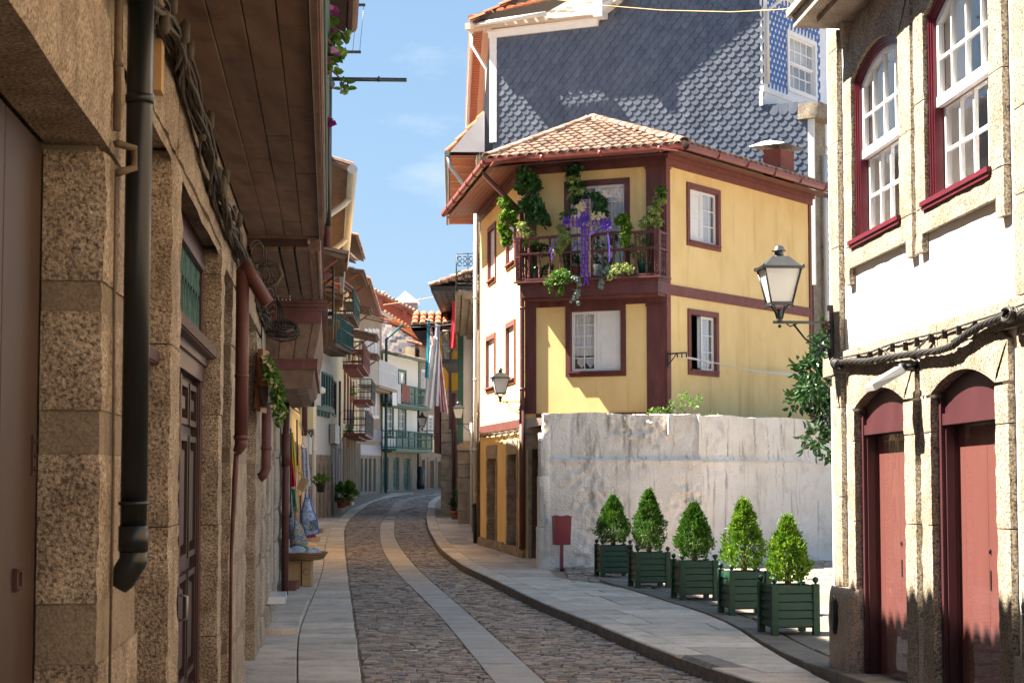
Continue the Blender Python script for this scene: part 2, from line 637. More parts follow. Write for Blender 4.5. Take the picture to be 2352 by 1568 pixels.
M['slate'] = mat('slate', [(.064, .078, .112), (.088, .105, .142), (.115, .13, .165)], 6, 8, .38, .5, 26, .006, stretch=(1, 1, .5),
                 rnd=.15, spec=.5, dirt=[(3, (.15, .16, .19), .64, .8), (1.1, (.05, .06, .085), .55, .75, (1, 1, .3))])
M['slate_back'] = mat('slate_underlay', [(.04, .045, .06)], 6)
M['tile'] = mat('old_clay_tile', [(.215, .115, .078), (.32, .20, .145), (.40, .295, .225)], 5, 8, .85, .5, 40, .006,
                dirt=[(5, (.24, .20, .16), .52, .66), (9, (.075, .07, .06), .58, .70)], rnd=.36)
M['tile_orange'] = mat('orange_tile', [(.36, .11, .045), (.44, .165, .075)], 5, 8, .8, .3, 40, .004, rnd=.15)
M['gutter_red'] = mat('red_gutter', [(.19, .042, .03), (.25, .062, .045)], 3, 6, .4, .1, 20, .002, spec=.5)
M['black_pipe'] = mat('black_pvc', [(.006, .008, .009), (.010, .013, .0145)], 5, 7, .36, .06, 15, .002, spec=.5, dirt=(7, (.02, .022, .021), .66, .8))
M['brown_pipe'] = mat('redbrown_pipe', [(.105, .040, .034), (.14, .056, .048)], 5, 7, .5, .1, 20, .002, dirt=(5, (.17, .095, .08), .6, .75))
M['white_pipe'] = mat('offwhite_pipe', [(.62, .59, .53), (.70, .67, .62)], 3, 6, .5)
M['green'] = mat('planter_green', [(.010, .038, .023), (.016, .054, .033)], 4, 6, .42, .25, 30, .003, stretch=(.6, .6, 4),
                 dirt=(6, (.022, .045, .03), .6, .78, (.5, .5, 6)), spec=.22, obj=True)
M['green_far'] = mat('green_joinery', [(.055, .13, .095), (.075, .165, .12)], 2, 5, .5)
M['darkgreen'] = mat('bottle_green_paint', [(.02, .075, .065), (.03, .095, .085)], 3, 5, .5)
M['iron'] = mat('wrought_iron', [(.012, .012, .013), (.022, .022, .023)], 20, 5, .42, .2, 60, .002, spec=.5)
M['lamp_iron'] = mat('lamp_metal', [(.028, .03, .034), (.045, .048, .054)], 12, 5, .38, .1, 50, .002, spec=.5, metal=.3)
M['opal'] = mat('opal_glass', [(.86, .85, .83), (.9, .89, .87)], 3, 4, .25, spec=.5, transl=.5)
M['cable'] = mat('black_cable', [(.016, .014, .013), (.03, .027, .024)], 30, 4, .55, .0, spec=.4)
M['cable_grey'] = mat('dusty_cable', [(.06, .05, .042), (.105, .09, .075)], 20, 5, .7)
M['zinc'] = mat('zinc_sheet', [(.28, .28, .28), (.36, .36, .36)], 5, 6, .45, metal=.6)
M['rust'] = mat('rusty_paint', [(.20, .052, .036), (.27, .085, .06)], 4, 8, .7, .3, 30, .003,
                dirt=[(4, (.70, .62, .58), .64, .68, (1, 1, .4)), (8, (.11, .05, .03), .6, .75, (1, 1, .2))])
M['bin_red'] = mat('crimson_metal', [(.17, .010, .024), (.21, .016, .032)], 4, 5, .35, spec=.5)
M['soil'] = mat('potting_soil', [(.05, .035, .025), (.09, .065, .045)], 20, 6, .95)
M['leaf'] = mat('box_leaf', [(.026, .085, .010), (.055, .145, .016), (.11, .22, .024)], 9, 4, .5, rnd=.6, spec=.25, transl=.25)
M['leaf_lime_sunlit'] = mat('sun_tinted_leaf', [(.05, .13, .010), (.12, .235, .016), (.22, .34, .035)], 9, 4, .5, rnd=.6, spec=.25, transl=.3)  # lime leaf; on the box cones it paints sunlight into the colour
M['leaf_dark'] = mat('glossy_dark_leaf', [(.014, .05, .012), (.03, .085, .018)], 6, 4, .3, rnd=.4, spec=.6, transl=.2)
M['leaf_vine'] = mat('climber_leaf', [(.03, .095, .028), (.07, .165, .04)], 7, 4, .45, rnd=.4, spec=.4, transl=.25)
M['leaf_var'] = mat('variegated_leaf', [(.08, .18, .03), (.30, .36, .09), (.55, .54, .22)], 40, 3, .4, rnd=.3, spec=.4, transl=.25)
M['leaf_pale'] = mat('succulent_leaf', [(.16, .22, .19), (.26, .32, .28)], 10, 3, .6, rnd=.3)
M['leaf_ivy'] = mat('trailing_leaf', [(.07, .16, .025), (.14, .26, .04)], 9, 3, .45, rnd=.35, transl=.25)
M['leaf_purple'] = mat('purple_leaf', [(.16, .012, .10), (.27, .03, .17)], 12, 3, .4, rnd=.3, transl=.4)
M['stem'] = mat('stem', [(.10, .07, .045), (.17, .125, .08)], 20, 5, .85)
M['purple'] = mat('violet_ribbon', [(.085, .03, .32), (.14, .055, .45)], 14, 4, .5, rnd=.3)
M['cream_flower'] = mat('cream_petal', [(.62, .50, .26), (.74, .66, .42)], 14, 4, .6, rnd=.3, transl=.2)
M['tan_board'] = mat('chipboard', [(.45, .28, .13), (.52, .34, .17)], 9, 5, .7)
M['terracotta'] = mat('terracotta', [(.36, .13, .07), (.44, .17, .095)], 6, 5, .8)
M['green_pot'] = mat('green_plastic', [(.015, .08, .055)], 6, 4, .4)
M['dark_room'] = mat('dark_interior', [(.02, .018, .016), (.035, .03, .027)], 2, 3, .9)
M['curtain'] = mat('net_curtain', [(.55, .57, .60), (.72, .73, .75)], 7, 3, .9, stretch=(4, 4, .2))
M['lace'] = mat('lace', [(.30, .32, .35), (.8, .8, .8)], 60, 2, .9)
M['glass'] = glass_mat('window_glass')
M['glass_dark'] = glass_mat('shop_glass', (.93, .93, .93), 1.5, .05)
M['azulejo_white'] = mat('glazed_white', [(.66, .67, .70), (.74, .75, .78)], 6, 3, .2, spec=.6)
M['azulejo_blue'] = mat('glazed_blue', [(.035, .085, .30), (.055, .12, .38)], 6, 3, .2, spec=.6)
M['basket'] = mat('wicker', [(.22, .11, .045), (.33, .18, .08)], 30, 4, .7, .5, 90, .004)
M['ochre'] = mat('ochre_render', [(.66, .36, .03), (.72, .42, .05)], 2, 6, .85)
M['pink_wall'] = mat('pinkish_render', [(.52, .44, .37), (.58, .50, .42)], 2, 7, .88)
M['grey_wall'] = mat('pale_grey_render', [(.52, .52, .53), (.60, .60, .62)], 1.5, 7, .88, dirt=(1, (.45, .42, .38), .55, .8, (1, 1, .3)))
M['redwall'] = mat('brick_red_render', [(.26, .07, .05), (.33, .10, .075)], .8, 8, .85, dirt=(2, (.40, .20, .16), .62, .75))
M['tan_wall'] = mat('ochre_granite_wall', [(.27, .21, .15), (.36, .285, .21)], 2, 7, .9, .3, 30, .01)
M['lilac_tile'] = mat('lilac_tile', [(.26, .24, .29), (.36, .33, .38)], 4, 4, .4, rnd=.25)
M['door_brown'] = mat('chestnut_door', [(.20, .085, .035), (.26, .115, .05)], 3, 6, .5, stretch=(2, 2, .3))
# ------------------------------------------------------------------ street
def table(pts, dz):
    q = sorted([(p.y, p.x) for p in (G(u, v, dz) for u, v in pts)])
    q = [(2.0, q[0][1] + (q[1][1] - q[0][1]) / (q[1][0] - q[0][0]) * (2.0 - q[0][0]))] + q

    def f(Y):
        if Y <= q[0][0]:
            return q[0][1]
        for a, b in zip(q, q[1:]):
            if Y <= b[0]:
                t = (Y - a[0]) / (b[0] - a[0])
                return a[1] + (b[1] - a[1]) * t
        return q[-1][1]

    def g(Y):
        h = 1.2 + Y * .02
        return (f(Y - h) + 2 * f(Y) + f(Y + h)) / 4
    return g


KH = 0.12                                     # kerb height on the right
XR = table([(1760, 1572), (1620, 1528), (1510, 1491), (1376, 1432), (1263, 1391), (1120, 1322), (1060, 1296), (1010, 1257),
            (985, 1215), (979, 1185), (984, 1152), (1008, 1137), (1040, 1130)], KH)
XL = table([(832, 1568), (820, 1470), (806, 1370), (800, 1330), (793, 1270), (790, 1215), (800, 1195), (830, 1168),
            (852, 1151), (900, 1139), (962, 1130), (1010, 1125)], 0.03)
SL = table([(1135, 1565), (1008, 1410), (907, 1310), (879, 1263), (872, 1233), (873, 1204), (887, 1182), (908, 1152), (932, 1142.5), (975, 1136), (1020, 1132)], 0)
SR = table([(1251, 1565), (1078, 1410), (961, 1309), (923, 1263), (906, 1233), (905, 1204), (912, 1182), (930, 1152), (957, 1142), (998, 1136), (1040, 1132)], 0)
SEAM = table([(682.7, 1565), (683, 1459), (703, 1404), (727, 1351), (743, 1301), (745, 1263), (757, 1215), (775, 1195), (800, 1170)], 0.03)
BR = table([(1900, 1556), (1828, 1524), (1745, 1470), (1660, 1414), (1540, 1381), (1440, 1348), (1330, 1318)], 0.13)


def plaza_z(Y):
    t = min(1, max(0, (19.5 - Y) / 5))
    return .126 + .10 * t * t


ground = MB()
ys = [-30, 0, 20, 40, 55, 80, 120, 160, 400, 1500]
ground.grid(lambda a, b: Vector((-900 + 1800 * a, ys[int(round(b * 9))], gz(min(300, ys[int(round(b * 9))])) - .16)), 8, 9, False)
ground.build("ground", M['ground'], kind='structure', o=Vector((0, 0, -.16)), fix=False)

road_mb = MB()
Yr = [2 + i * 1.0 for i in range(46)] + [48 + i * 2 for i in range(1, 46)]
road_mb.grid(lambda a, b: Vector((XL(Yr[int(round(b * 90))]) - .1 + (XR(Yr[int(round(b * 90))]) - XL(Yr[int(round(b * 90))]) + .15) * a,
                                  Yr[int(round(b * 90))], gz(Yr[int(round(b * 90))]) - .022)), 4, 90, False)
road = road_mb.build("road", M['joint'], kind='structure', fix=False, o=Vector((0, 20, 0)))

stones = []
Y = 12.0
row = 0
while Y < 112:
    big = 1.0 if Y < 50 else 1.0 + (Y - 50) * .035
    dY = U(.068, .100) * big
    a, b = XL(Y) + .02, XR(Y) - .02
    sl, sr = SL(Y) - .01, SR(Y) + .01
    for x0, x1 in ((a, sl), (sr, b)):
        x = x0 - U(0, .08)
        while x < x1:
            w = U(.08, .21) * big
            xa, xb = max(x, x0), min(x + w, x1)
            if xb - xa > .03:
                stones.append((Y, dY, xa, xb))
            x += w
    Y += dY
    row += 1


def cobble(mb, Y, dY, xa, xb, o=Vector((0, 0, 0))):
    g = U(.003, .010)
    h = U(-.009, .010)
    wob = noise.noise(Vector((xa * 2.1, Y * 1.7, 0))) * .05
    z = gz(Y) + h + noise.noise(Vector((xa * .7, Y * .5, 3))) * .012
    jit = lambda k: U(-k, k)
    tl = [(xa + g + jit(.012), Y + g + wob + jit(.016)), (xb - g + jit(.012), Y + g + wob + jit(.016)),
          (xb - g + jit(.012), Y + dY - g + wob + jit(.016)), (xa + g + jit(.012), Y + dY - g + wob + jit(.016))]
    cx, cy = sum(p[0] for p in tl) / 4, sum(p[1] for p in tl) / 4
    tx, ty = U(-.06, .06), U(-.07, .07)
    i = U(.83, .92)
    low = [Vector((x, y, z - .05)) for x, y in tl]
    mid = [Vector((x, y, z - .008)) for x, y in tl]
    top = [Vector((cx + (x - cx) * i, cy + (y - cy) * i, z + (x - cx) * tx + (y - cy) * ty)) for x, y in tl]
    fs = [(8, 9, 10, 11)]
    for q in range(4):
        r = (q + 1) % 4
        fs += [(q, r, 4 + r, 4 + q), (4 + q, 4 + r, 8 + r, 8 + q)]
    mb.add([p - o for p in low + mid + top], fs)


many = MB()
singles = 0
stones.sort(key=lambda s: s[0])
for (Y, dY, xa, xb) in stones:
    u = CX + FPX * ((xa + xb) / 2) / Y
    if singles < 300 and Y > 13.15 and -20 < u < 2372:
        one = MB()
        cobble(one, Y, dY, xa, xb)
        one.build("cobblestone", M['cobble'], road, fix=False)
        singles += 1
    else:
        cobble(many, Y, dY, xa, xb)
many.build("cobblestones", M['cobble'], road, kind='stuff', fix=False)

# granite wheel strip down the middle of the road
Y = 11.5
while Y < 108:
    L = U(.62, 1.35) * (1 if Y < 60 else 2)
    g = .006
    a = MB()
    h = U(.002, .008)
    z = gz(Y) + h
    p = [Vector((SL(Y + g), Y + g, 0)), Vector((SR(Y + g), Y + g, 0)), Vector((SR(Y + L - g), Y + L - g, 0)), Vector((SL(Y + L - g), Y + L - g, 0))]
    c = sum(p, Vector()) / 4
    a.add([Vector((q.x, q.y, z - .05)) for q in p] + [Vector((q.x, q.y, z - .008)) for q in p] +
          [Vector((c.x + (q.x - c.x) * .972, c.y + (q.y - c.y) * .988, z)) for q in p],
          [(8, 9, 10, 11)] + [f for i in range(4) for f in ((i, (i + 1) % 4, 4 + (i + 1) % 4, 4 + i), (4 + i, 4 + (i + 1) % 4, 8 + (i + 1) % 4, 8 + i))])
    a.build("strip_slab", M['strip'], road, fix=False)
    Y += L


def slab(mb, p, z, h, c=.008):
    """paving slab: p = four plan corners (with their own z offsets in .z)"""
    ctr = sum(p, Vector()) / 4
    k = .5 * (abs(p[1].x - p[0].x) + .01)
    sx = 1 - c / max(.08, k)
    sy = 1 - c / max(.08, .5 * abs(p[2].y - p[1].y))
    low = [Vector((q.x, q.y, q.z + z - h)) for q in p]
    mid = [Vector((q.x, q.y, q.z + z - c)) for q in p]
    top = [Vector((ctr.x + (q.x - ctr.x) * sx, ctr.y + (q.y - ctr.y) * sy, q.z + z)) for q in p]
    mb.add(low + mid + top, [(8, 9, 10, 11)] + [f for i in range(4) for f in (
        (i, (i + 1) % 4, 4 + (i + 1) % 4, 4 + i), (4 + i, 4 + (i + 1) % 4, 8 + (i + 1) % 4, 8 + i))])
    return mb


# ---- left pavement: two rows of slabs along the houses
XW = lambda Y: (-.0998 * Y - .70) if Y < 63 else max(-.0998 * 63 - .70 - .045 * (Y - 63), -9.2) if Y < 95 else -7.8
lp = MB()
Yl = [3 + i * 2 for i in range(54)]
lp.grid(lambda a, b: Vector((XW(Yl[int(round(b * 53))]) - .6 + (XL(Yl[int(round(b * 53))]) - XW(Yl[int(round(b * 53))]) + .6) * a,
                             Yl[int(round(b * 53))], gz(Yl[int(round(b * 53))]) - .005)), 3, 53, False)
lpave = lp.build("left_pavement", M['mortar'], kind='structure', fix=False, o=Vector((-3, 20, 0)))
Y = 11.6
while Y < 100:
    L = U(.32, .80) * (1 if Y < 45 else 1.6)
    g = .006
    f = lambda fn, y: fn(y)
    pts = [Vector((SEAM(Y) + g, Y + g, gz(Y))), Vector((XL(Y) - U(0, .02), Y + g, gz(Y))),
           Vector((XL(Y + L) - U(0, .02), Y + L - g, gz(Y + L))), Vector((SEAM(Y + L) + g, Y + L - g, gz(Y + L)))]
    slab(MB(), pts, .035 + U(-.004, .004), .09).build("pavement_slab", M['slab'], lpave, fix=False)
    Y += L
Y = 11.6
while Y < 64:
    L = U(.7, 1.5)
    g = .007
    pts = [Vector((XW(Y) - .1, Y + g, gz(Y))), Vector((SEAM(Y) - g, Y + g, gz(Y))),
           Vector((SEAM(Y + L) - g, Y + L - g, gz(Y + L))), Vector((XW(Y + L) - .1, Y + L - g, gz(Y + L)))]
    raised = .105 if 19.6 < Y < 24 else .036
    slab(MB(), pts, raised + U(-.003, .003), .12).build("pavement_slab", M['slab'], lpave, fix=False)
    Y += L
# worn doorstep blocks along the left houses
for k, (u, v, w, d) in enumerate([(722, 1262, .5, .5), (731, 1243, .45, .45), (741, 1222, .5, .6), (786, 1172, .9, 1.2), (808, 1158, .8, 1.2)]):
    p = G(u, v, .05)
    b = MB()
    x1 = p.x
    slab(b, [Vector((x1 - w - .5, p.y, 0)), Vector((x1, p.y, 0)), Vector((x1, p.y + d, 0)), Vector((x1 - w - .5, p.y + d, 0))], gz(p.y) + .17, .2, .012)
    ob = b.build("door_step", M['slab'], fix=False)
    tag(ob, ["nearest granite doorstep block beside the hanging apron", "granite doorstep block between two others on the left pavement",
             "granite doorstep block below the white downpipe", "stone doorstep under the leafy potted plants",
             "farthest stone doorstep on the left pavement"][k], "doorstep", "stone doorsteps along the left houses")

# ---- right pavement with its kerb
rp = MB()
Yq = [6 + i * 1.5 for i in range(68)]


def right_lim(Y):
    return BR(Y) if Y < 27.5 else max(BR(27.5) - (Y - 27.5) * .42, .55 - .03 * (Y - 36)) + (0 if Y < 60 else .9)


rp.grid(lambda a, b: Vector((XR(Yq[int(round(b * 67))]) + .06 + (right_lim(Yq[int(round(b * 67))]) - XR(Yq[int(round(b * 67))]) + .4) * a,
                             Yq[int(round(b * 67))], gz(Yq[int(round(b * 67))]) + KH - .03)), 3, 67, False)
rpave = rp.build("right_pavement", M['mortar'], kind='structure', fix=False, o=Vector((1, 20, 0)))
Y = 10.5
while Y < 100:
    L = U(.7, 1.3) * (1 if Y < 45 else 1.8)
    g = .005
    drop = -.025 if 15.0 < Y < 17.0 else 0
    bev = .10 if 15.0 < Y < 17.2 else .015
    xa, xb = XR(Y), XR(Y + L)
    w = .30
    z0, z1 = gz(Y), gz(Y + L)
    prof = [(0, -.10), (0, KH - bev * .75), (bev, KH), (w, KH), (w, -.10)]
    n = len(prof)
    b = MB()
    vs = [Vector((xa + x, Y + g, z0 + z)) for x, z in prof] + [Vector((xb + x, Y + L - g, z1 + z)) for x, z in prof]
    b.add(vs, [tuple(range(n)), tuple(range(2 * n - 1, n - 1, -1))] + [(i, (i + 1) % n, n + (i + 1) % n, n + i) for i in range(n)])
    b.build("kerb_stone", M['kerb'] if bev > .05 else M['slab'], rpave)
    # darker sheet over the face of the kerb
    Y += L
b = MB()
kys = [10.5 + i * .5 for i in range(140)]
b.grid(lambda a, t: Vector((XR(kys[int(round(t * 139))]) - .004 - .006 * noise.noise(Vector((0, kys[int(round(t * 139))] * 3, 0))),
                            kys[int(round(t * 139))], gz(kys[int(round(t * 139))]) - .05 + (KH + .032) * a)), 1, 139, False)
b.build("kerb_face", M['kerb'], rpave, fix=False)
Y = 10.5
while Y < 62:
    L = U(.38, .95) * (1 if Y < 40 else 1.6)
    g = .006
    xa, xb = XR(Y) + .305, XR(Y + L) + .305
    ra, rb = right_lim(Y) - .02, right_lim(Y + L) - .02
    n = 1 if ra - xa < 1.0 else 2 if ra - xa < 2.4 else 3
    cuts = [0] + sorted(U(.25, .8) if n == 2 else (U(.25, .42), U(.58, .75))[i] for i in range(n - 1)) + [1]
    for i in range(n):
        c0, c1 = cuts[i], cuts[i + 1]
        pts = [Vector((xa + (ra - xa) * c0 + g, Y + g, gz(Y))), Vector((xa + (ra - xa) * c1 - g, Y + g, gz(Y))),
               Vector((xb + (rb - xb) * c1 - g, Y + L - g, gz(Y + L))), Vector((xb + (rb - xb) * c0 + g, Y + L - g, gz(Y + L)))]
        if pts[1].x - pts[0].x > .05 and pts[2].x - pts[3].x > .05:
            slab(MB(), pts, KH + U(-.005, .004), .08).build("pavement_slab", M['slab'], rpave, fix=False)
    Y += L

# ---- little square behind the planters
pl = MB()
Yp = [13.6 + i for i in range(30)]
pl.grid(lambda a, b: Vector((BR(min(28, Yp[int(round(b * 29))])) + .04 + 14 * a, Yp[int(round(b * 29))], plaza_z(Yp[int(round(b * 29))]) - .03)), 6, 29, False)
plaza = pl.build("square", M['mortar'], kind='structure', fix=False, o=Vector((4, 22, .2)))
Y = 14.0
while Y < 28:
    L = U(.8, 1.5)
    g = .006
    pts = [Vector((BR(Y) + .01, Y + g, plaza_z(Y))), Vector((BR(Y) + .34, Y + g, plaza_z(Y))),
           Vector((BR(Y + L) + .34, Y + L - g, plaza_z(Y + L))), Vector((BR(Y + L) + .01, Y + L - g, plaza_z(Y + L)))]
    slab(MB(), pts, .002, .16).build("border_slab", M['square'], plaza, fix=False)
    Y += L
for j in range(15):
    y0 = 13.7 + j * 1.0
    x = BR(y0) + .36 - (0 if j % 2 else .3)
    while x < 11.5:
        w = U(.8, 1.3)
        g = .007
        xa = max(x, BR(y0) + .36)
        xa2 = max(x, BR(y0 + 1) + .36)
        if x + w - max(xa, xa2) > .15:
            pts = [Vector((xa + g, y0 + g, plaza_z(y0))), Vector((x + w - g, y0 + g, plaza_z(y0))),
                   Vector((x + w - g, y0 + 1 - g, plaza_z(y0 + 1))), Vector((xa2 + g, y0 + 1 - g, plaza_z(y0 + 1)))]
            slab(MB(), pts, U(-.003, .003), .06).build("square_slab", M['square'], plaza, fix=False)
        x += w
# cobbled margin at the foot of the white wall
b = MB()
for j in range(38):
    y = 28.7 + j * .16
    x = BR(28) - .6
    while x < 9:
        w = U(.10, .2)
        cobble(b, y, .15, x, x + w, Vector((0, 0, -.135)))
        x += w
b.build("cobbled_margin", M['cobble'], plaza, kind='stuff', fix=False)
# riser stones where the square ends above the pavement
s0 = Vector((BR(13.9) + .0, 13.9, 0))
for i in range(3):
    b = MB()
    b.abox(s0.x + .62 * i + .004, s0.x + .62 * (i + 1) - .004, 13.62, 13.98, .0, plaza_z(13.9) + .004)
    b.build("riser_stone", M['kerb'], plaza)
# white square of litter lying on the cobbles
p = G(943, 1492, 0.018)
b = MB()
ring = [(-.075, -.05), (.075, -.05), (.075, .05), (-.075, .05)]
b.add([p + Vector((x, y, 0)) for x, y in ring] + [p + Vector((x * .55, y * .55, .002)) for x, y in ring],
      [(i, (i + 1) % 4, 4 + (i + 1) % 4, 4 + i) for i in range(4)])
b.add([p + Vector((x, y, -.002)) for x, y in ring], [(3, 2, 1, 0)])
tag(b.build("paper_scrap", M['white_paint'], fix=False), "small white scrap of paper lying on the cobbles", "litter")

p = G(946, 1220, .012)
dg = thing("drain_grate", "dark iron drain grate set across the right lane of the cobbles", "drain", p)
b = MB()
b.abox(p.x - .36, p.x + .36, p.y - .16, p.y + .16, .0, .012)
b.build("grate_frame", M['iron'], dg)
for k in range(9):
    b = MB()
    b.abox(p.x - .32 + k * .075, p.x - .28 + k * .075, p.y - .13, p.y + .13, .012, .02)
    b.build("grate_bar", M['zinc'], dg)
# ------------------------------------------------------------------ near house on the left
LW = Wall((-.70, 0), (-.0998, 1))
lh = thing("granite_townhouse", "brown granite house close on the left with deep door jambs and a boarded balcony soffit", "house", LW.P(8, -.5, 0))


def sz(W, u, v, n=0):
    return W.px(u, v, n)


S_ = lambda u, n=0: LW.px(u, 900, n)[0]
a1, b2, a2, b3, a3, a4, b4 = S_(235), 6.78, S_(391), S_(413), S_(505), S_(512), S_(532)
b5, a5 = S_(568) + .15, S_(590)
OPS = [(-3.0, a1, 2.86), (b2, a2, 3.27), (b3, a3, 3.28), (a4, b4, 3.19), (b5, a5, 3.2)]
# core of the wall behind the stones
w = MB()
facade(w, LW, -6, 18.9, -.1, 6.3, [(o[0] - .05, o[1] + .05, -.1, o[2] + .04) for o in OPS], -.035, .3)
w.box(LW, -6, 18.9, -5, -4.8, 0, 6.3)
w.box(LW, -5.7, 18.6, -4.7, -.42, 0, 6.2)  # unseen solid infill added to stop sunlight leaking through the house
w.box(LW, 18.7, 18.9, -4.8, -.3, 0, 6.3)
w.box(LW, -6, -5.8, -4.8, -.3, 0, 6.3)
wallo = w.build("wall", M['mortar'], lh, fix=False)
# jamb stones between the openings; cement patches between them
piers = [(a1, b2, [0, .62, 1.26, 1.44, 1.90, 2.03, 2.34, 2.43, 2.84], .19, 1), (a2, b3, [0, .75, .82, 1.6, 2.4, 3.26], .16, 0),
         (a3, a4, [0, .8, 1.5, 2.2, 3.1, 3.26], .17, 0), (b4, b5, [0, .55, .62, 1.15, 1.22, 1.9, 2.0, 2.62, 2.74, 3.17], .15, 1),
         (a5, 18.9, [0, .9, 1.0, 1.8, 1.9, 2.6, 3.18], .15, 1)]
for s0, s1, zz, dp, alt in piers:
    for i in range(len(zz) - 1):
        thin = alt and zz[i + 1] - zz[i] < .19
        b = MB()
        st = .035 if s0 < 9 else .05
        if thin:
            rough_block(b, LW, s0 + .008, s1 - .004, -dp, -.004, zz[i] - .002, zz[i + 1] + .002, .05, .005, .006)
            b.build("cement_joint", M['cement'], wallo, fix=False)
        else:
            rough_block(b, LW, s0, s1, -dp, U(-.002, .006), zz[i] + .003, zz[i + 1] - .003, st, .010, .006)
            b.build("jamb_stone", M['granite'], wallo, fix=False)
# lintels and courses above
for (s0, s1, zt), (e0, e1) in zip(OPS, [(-3.2, a1 + .5), (b2 - .12, a2 + .22), (b3 - .24, a3 + .12), (a4 - .14, b4 + .3), (b5 - .2, a5 + .3)]):
    b = MB()
    rough_block(b, LW, e0 + .006, e1 - .006, -.19, .006, zt + .002, zt + .40, .045, .011, .008)
    b.build("lintel", M['granite'], wallo, fix=False)
for z0, z1 in ((3.70, 4.15), (4.15, 4.6), (4.6, 5.1), (5.1, 5.6), (5.6, 6.1)):
    s = -5.0
    while s < 18.8:
        L = min(U(.7, 1.4), 18.9 - s)
        b = MB()
        b.cbox(LW, s + .005, s + L - .005, -.1, U(-.004, .004), z0 + .005, z1 - .005, .012)
        b.build("wall_stone", M['granite'], wallo)
        s += L
# plaster filling between lintel tops and the cable line, uneven
b = MB()
b.grid(lambda a, c: LW.P(a1 + .5 + (18.88 - a1 - .5) * a, -.012 + .012 * noise.noise(LW.P(a * 14, 0, c * 3) * 1.7), 3.22 + .5 * c), 90, 5)
b.build("plaster_coat", M['granite'], wallo, fix=False)

# door 1: wide brown plank door
d1 = MB()
d1.box(LW, -3, a1 - .02, -.26, -.215, 0, 2.86)
door1 = d1.build("door", M['wood_brown'], lh, label="brown plank door with a slotted plate at the near left edge")
for k, (s0, s1) in enumerate([(-3, 3.2), (3.21, 4.12), (4.13, 4.98), (4.99, a1 - .03)]):
    b = MB()
    b.cbox(LW, s0, s1, -.216, -.19, .02, 2.85, .006)
    b.build("door_board", M['wood_brown'], door1)
s, z = LW.px(35, 1330, -.19)
b = MB()
frame(b, LW, s - .05, s + .05, z - .033, z + .033, .012, -.19, -.176)
b.box(LW, s - .038, s + .038, -.189, -.186, z - .021, z + .021)
for k in range(4):
    for q in (-1, 1):
        b.box(LW, s - .042 + q * .0 + k * .024, s - .030 + k * .024, -.176, -.172, z + q * .026 - .004, z + q * .026 + .004)
b.build("letter_plate", M['wood_dark'], door1)
s, z = LW.px(75, 1045, -.19)
b = MB()
b.box(LW, s - .03, s + .03, -.19, -.184, z - .06, z + .06)
for k in (-.04, 0, .04):
    b.tube([LW.P(s, -.185, z + k), LW.P(s, -.178, z + k)], .008, 6)
b.build("strike_plate", M['wood_brown'], door1)

# door 2: oxblood door set back between the pipe and the second jamb
d2 = MB()
d2.box(LW, b2, a2 - .01, -.22, -.17, 0, 2.25)
door2 = d2.build("door", M['door_red'], lh)
b = MB()
for k in range(5):
    b.cbox(LW, a2 - .22 + k * .042, a2 - .184 + k * .042, -.17, -.15, .05, 2.2, .006)
b.build("moulding", M['door_red'], door2)
b = MB()
b.box(LW, b2, a2 + .0, -.17, -.09, 2.25, 2.31)
b.box(LW, b2, a2 + .0, -.17, -.06, 2.31, 2.37)
for k in range(26):
    b.box(LW, b2 + .02 + k * .05, b2 + .05 + k * .05, -.06, -.048, 2.315, 2.365)
b.build("transom", M['door_red'], door2)
b = MB()
b.box(LW, b2, a2, -.20, -.18, 2.37, 3.27)
b.build("fanlight_board", M['plaster_grey'], door2)

# door 3: panelled double door with an iron fanlight
N3 = -.13
f3 = MB()
zt = 2.50
sj0, sj1 = b3 + .02, a3 - .015
f3.box(LW, sj1 - .16, sj1, N3 - .06, N3 + .02, 0, 3.27)
f3.box(LW, sj0, sj0 + .16, N3 - .06, N3 + .02, 0, 3.27)
f3.box(LW, sj0 + .16, sj1 - .16, N3 - .06, N3 + .018, 3.13, 3.268)
f3.box(LW, sj0 + .16, sj1 - .16, N3 - .04, N3 + .036, 3.09, 3.128)
frm = f3.build("door_frame", M['door_red'], lh)
t3 = MB()
t3.box(LW, sj0, sj1 + .01, N3 - .05, N3 + .05, zt, zt + .05)
t3.box(LW, sj0, sj1 + .01, N3 - .05, N3 + .10, zt + .05, zt + .12)
t3.box(LW, sj0, sj1, N3 - .05, N3 + .03, zt - .10, zt)
for k in range(60):
    t3.box(LW, sj0 + k * .052, sj0 + .03 + k * .052, N3 + .10, N3 + .113, zt + .055, zt + .115)
t3.build("transom_rail", M['door_red'], frm)
g3 = MB()
g3.box(LW, sj0 + .16, sj1 - .16, N3 - .05, N3 - .04, zt + .12, 3.09)
g3.build("fanlight_glass", M['glass'], frm)
g3b = MB()
g3b.box(LW, sj0 + .16, sj1 - .16, N3 - .10, N3 - .09, zt + .12, 3.09)
g3b.build("fanlight_backing", M['leaf_dark'], frm)
gr = MB()
zc0, zc1 = zt + .12, 3.09
for k in range(14):
    s = sj0 + .20 + k * (sj1 - sj0 - .40) / 13
    for q in (0, 1):
        zc = zc0 + .03 + q * .25
        pts = []
        for i in range(22):
            t = i / 21
            ang = t * 2 * pi * 1.25
            rr = .105 * (1 - .55 * t)
            pts.append(LW.P(s + (1 if (k + q) % 2 else -1) * rr * .55 * cos(ang), N3 - .0, zc + .12 + rr * 1.15 * sin(ang)))
        gr.tube(pts, .0075, 4, False)
        gr.tube([LW.P(s - .09, N3, zc), LW.P(s, N3, zc + .26), LW.P(s + .09, N3, zc)], .0065, 4, False)
    gr.tube([LW.P(s + .1, N3, zc0), LW.P(s + .1, N3, zc1)], .0065, 4, False)
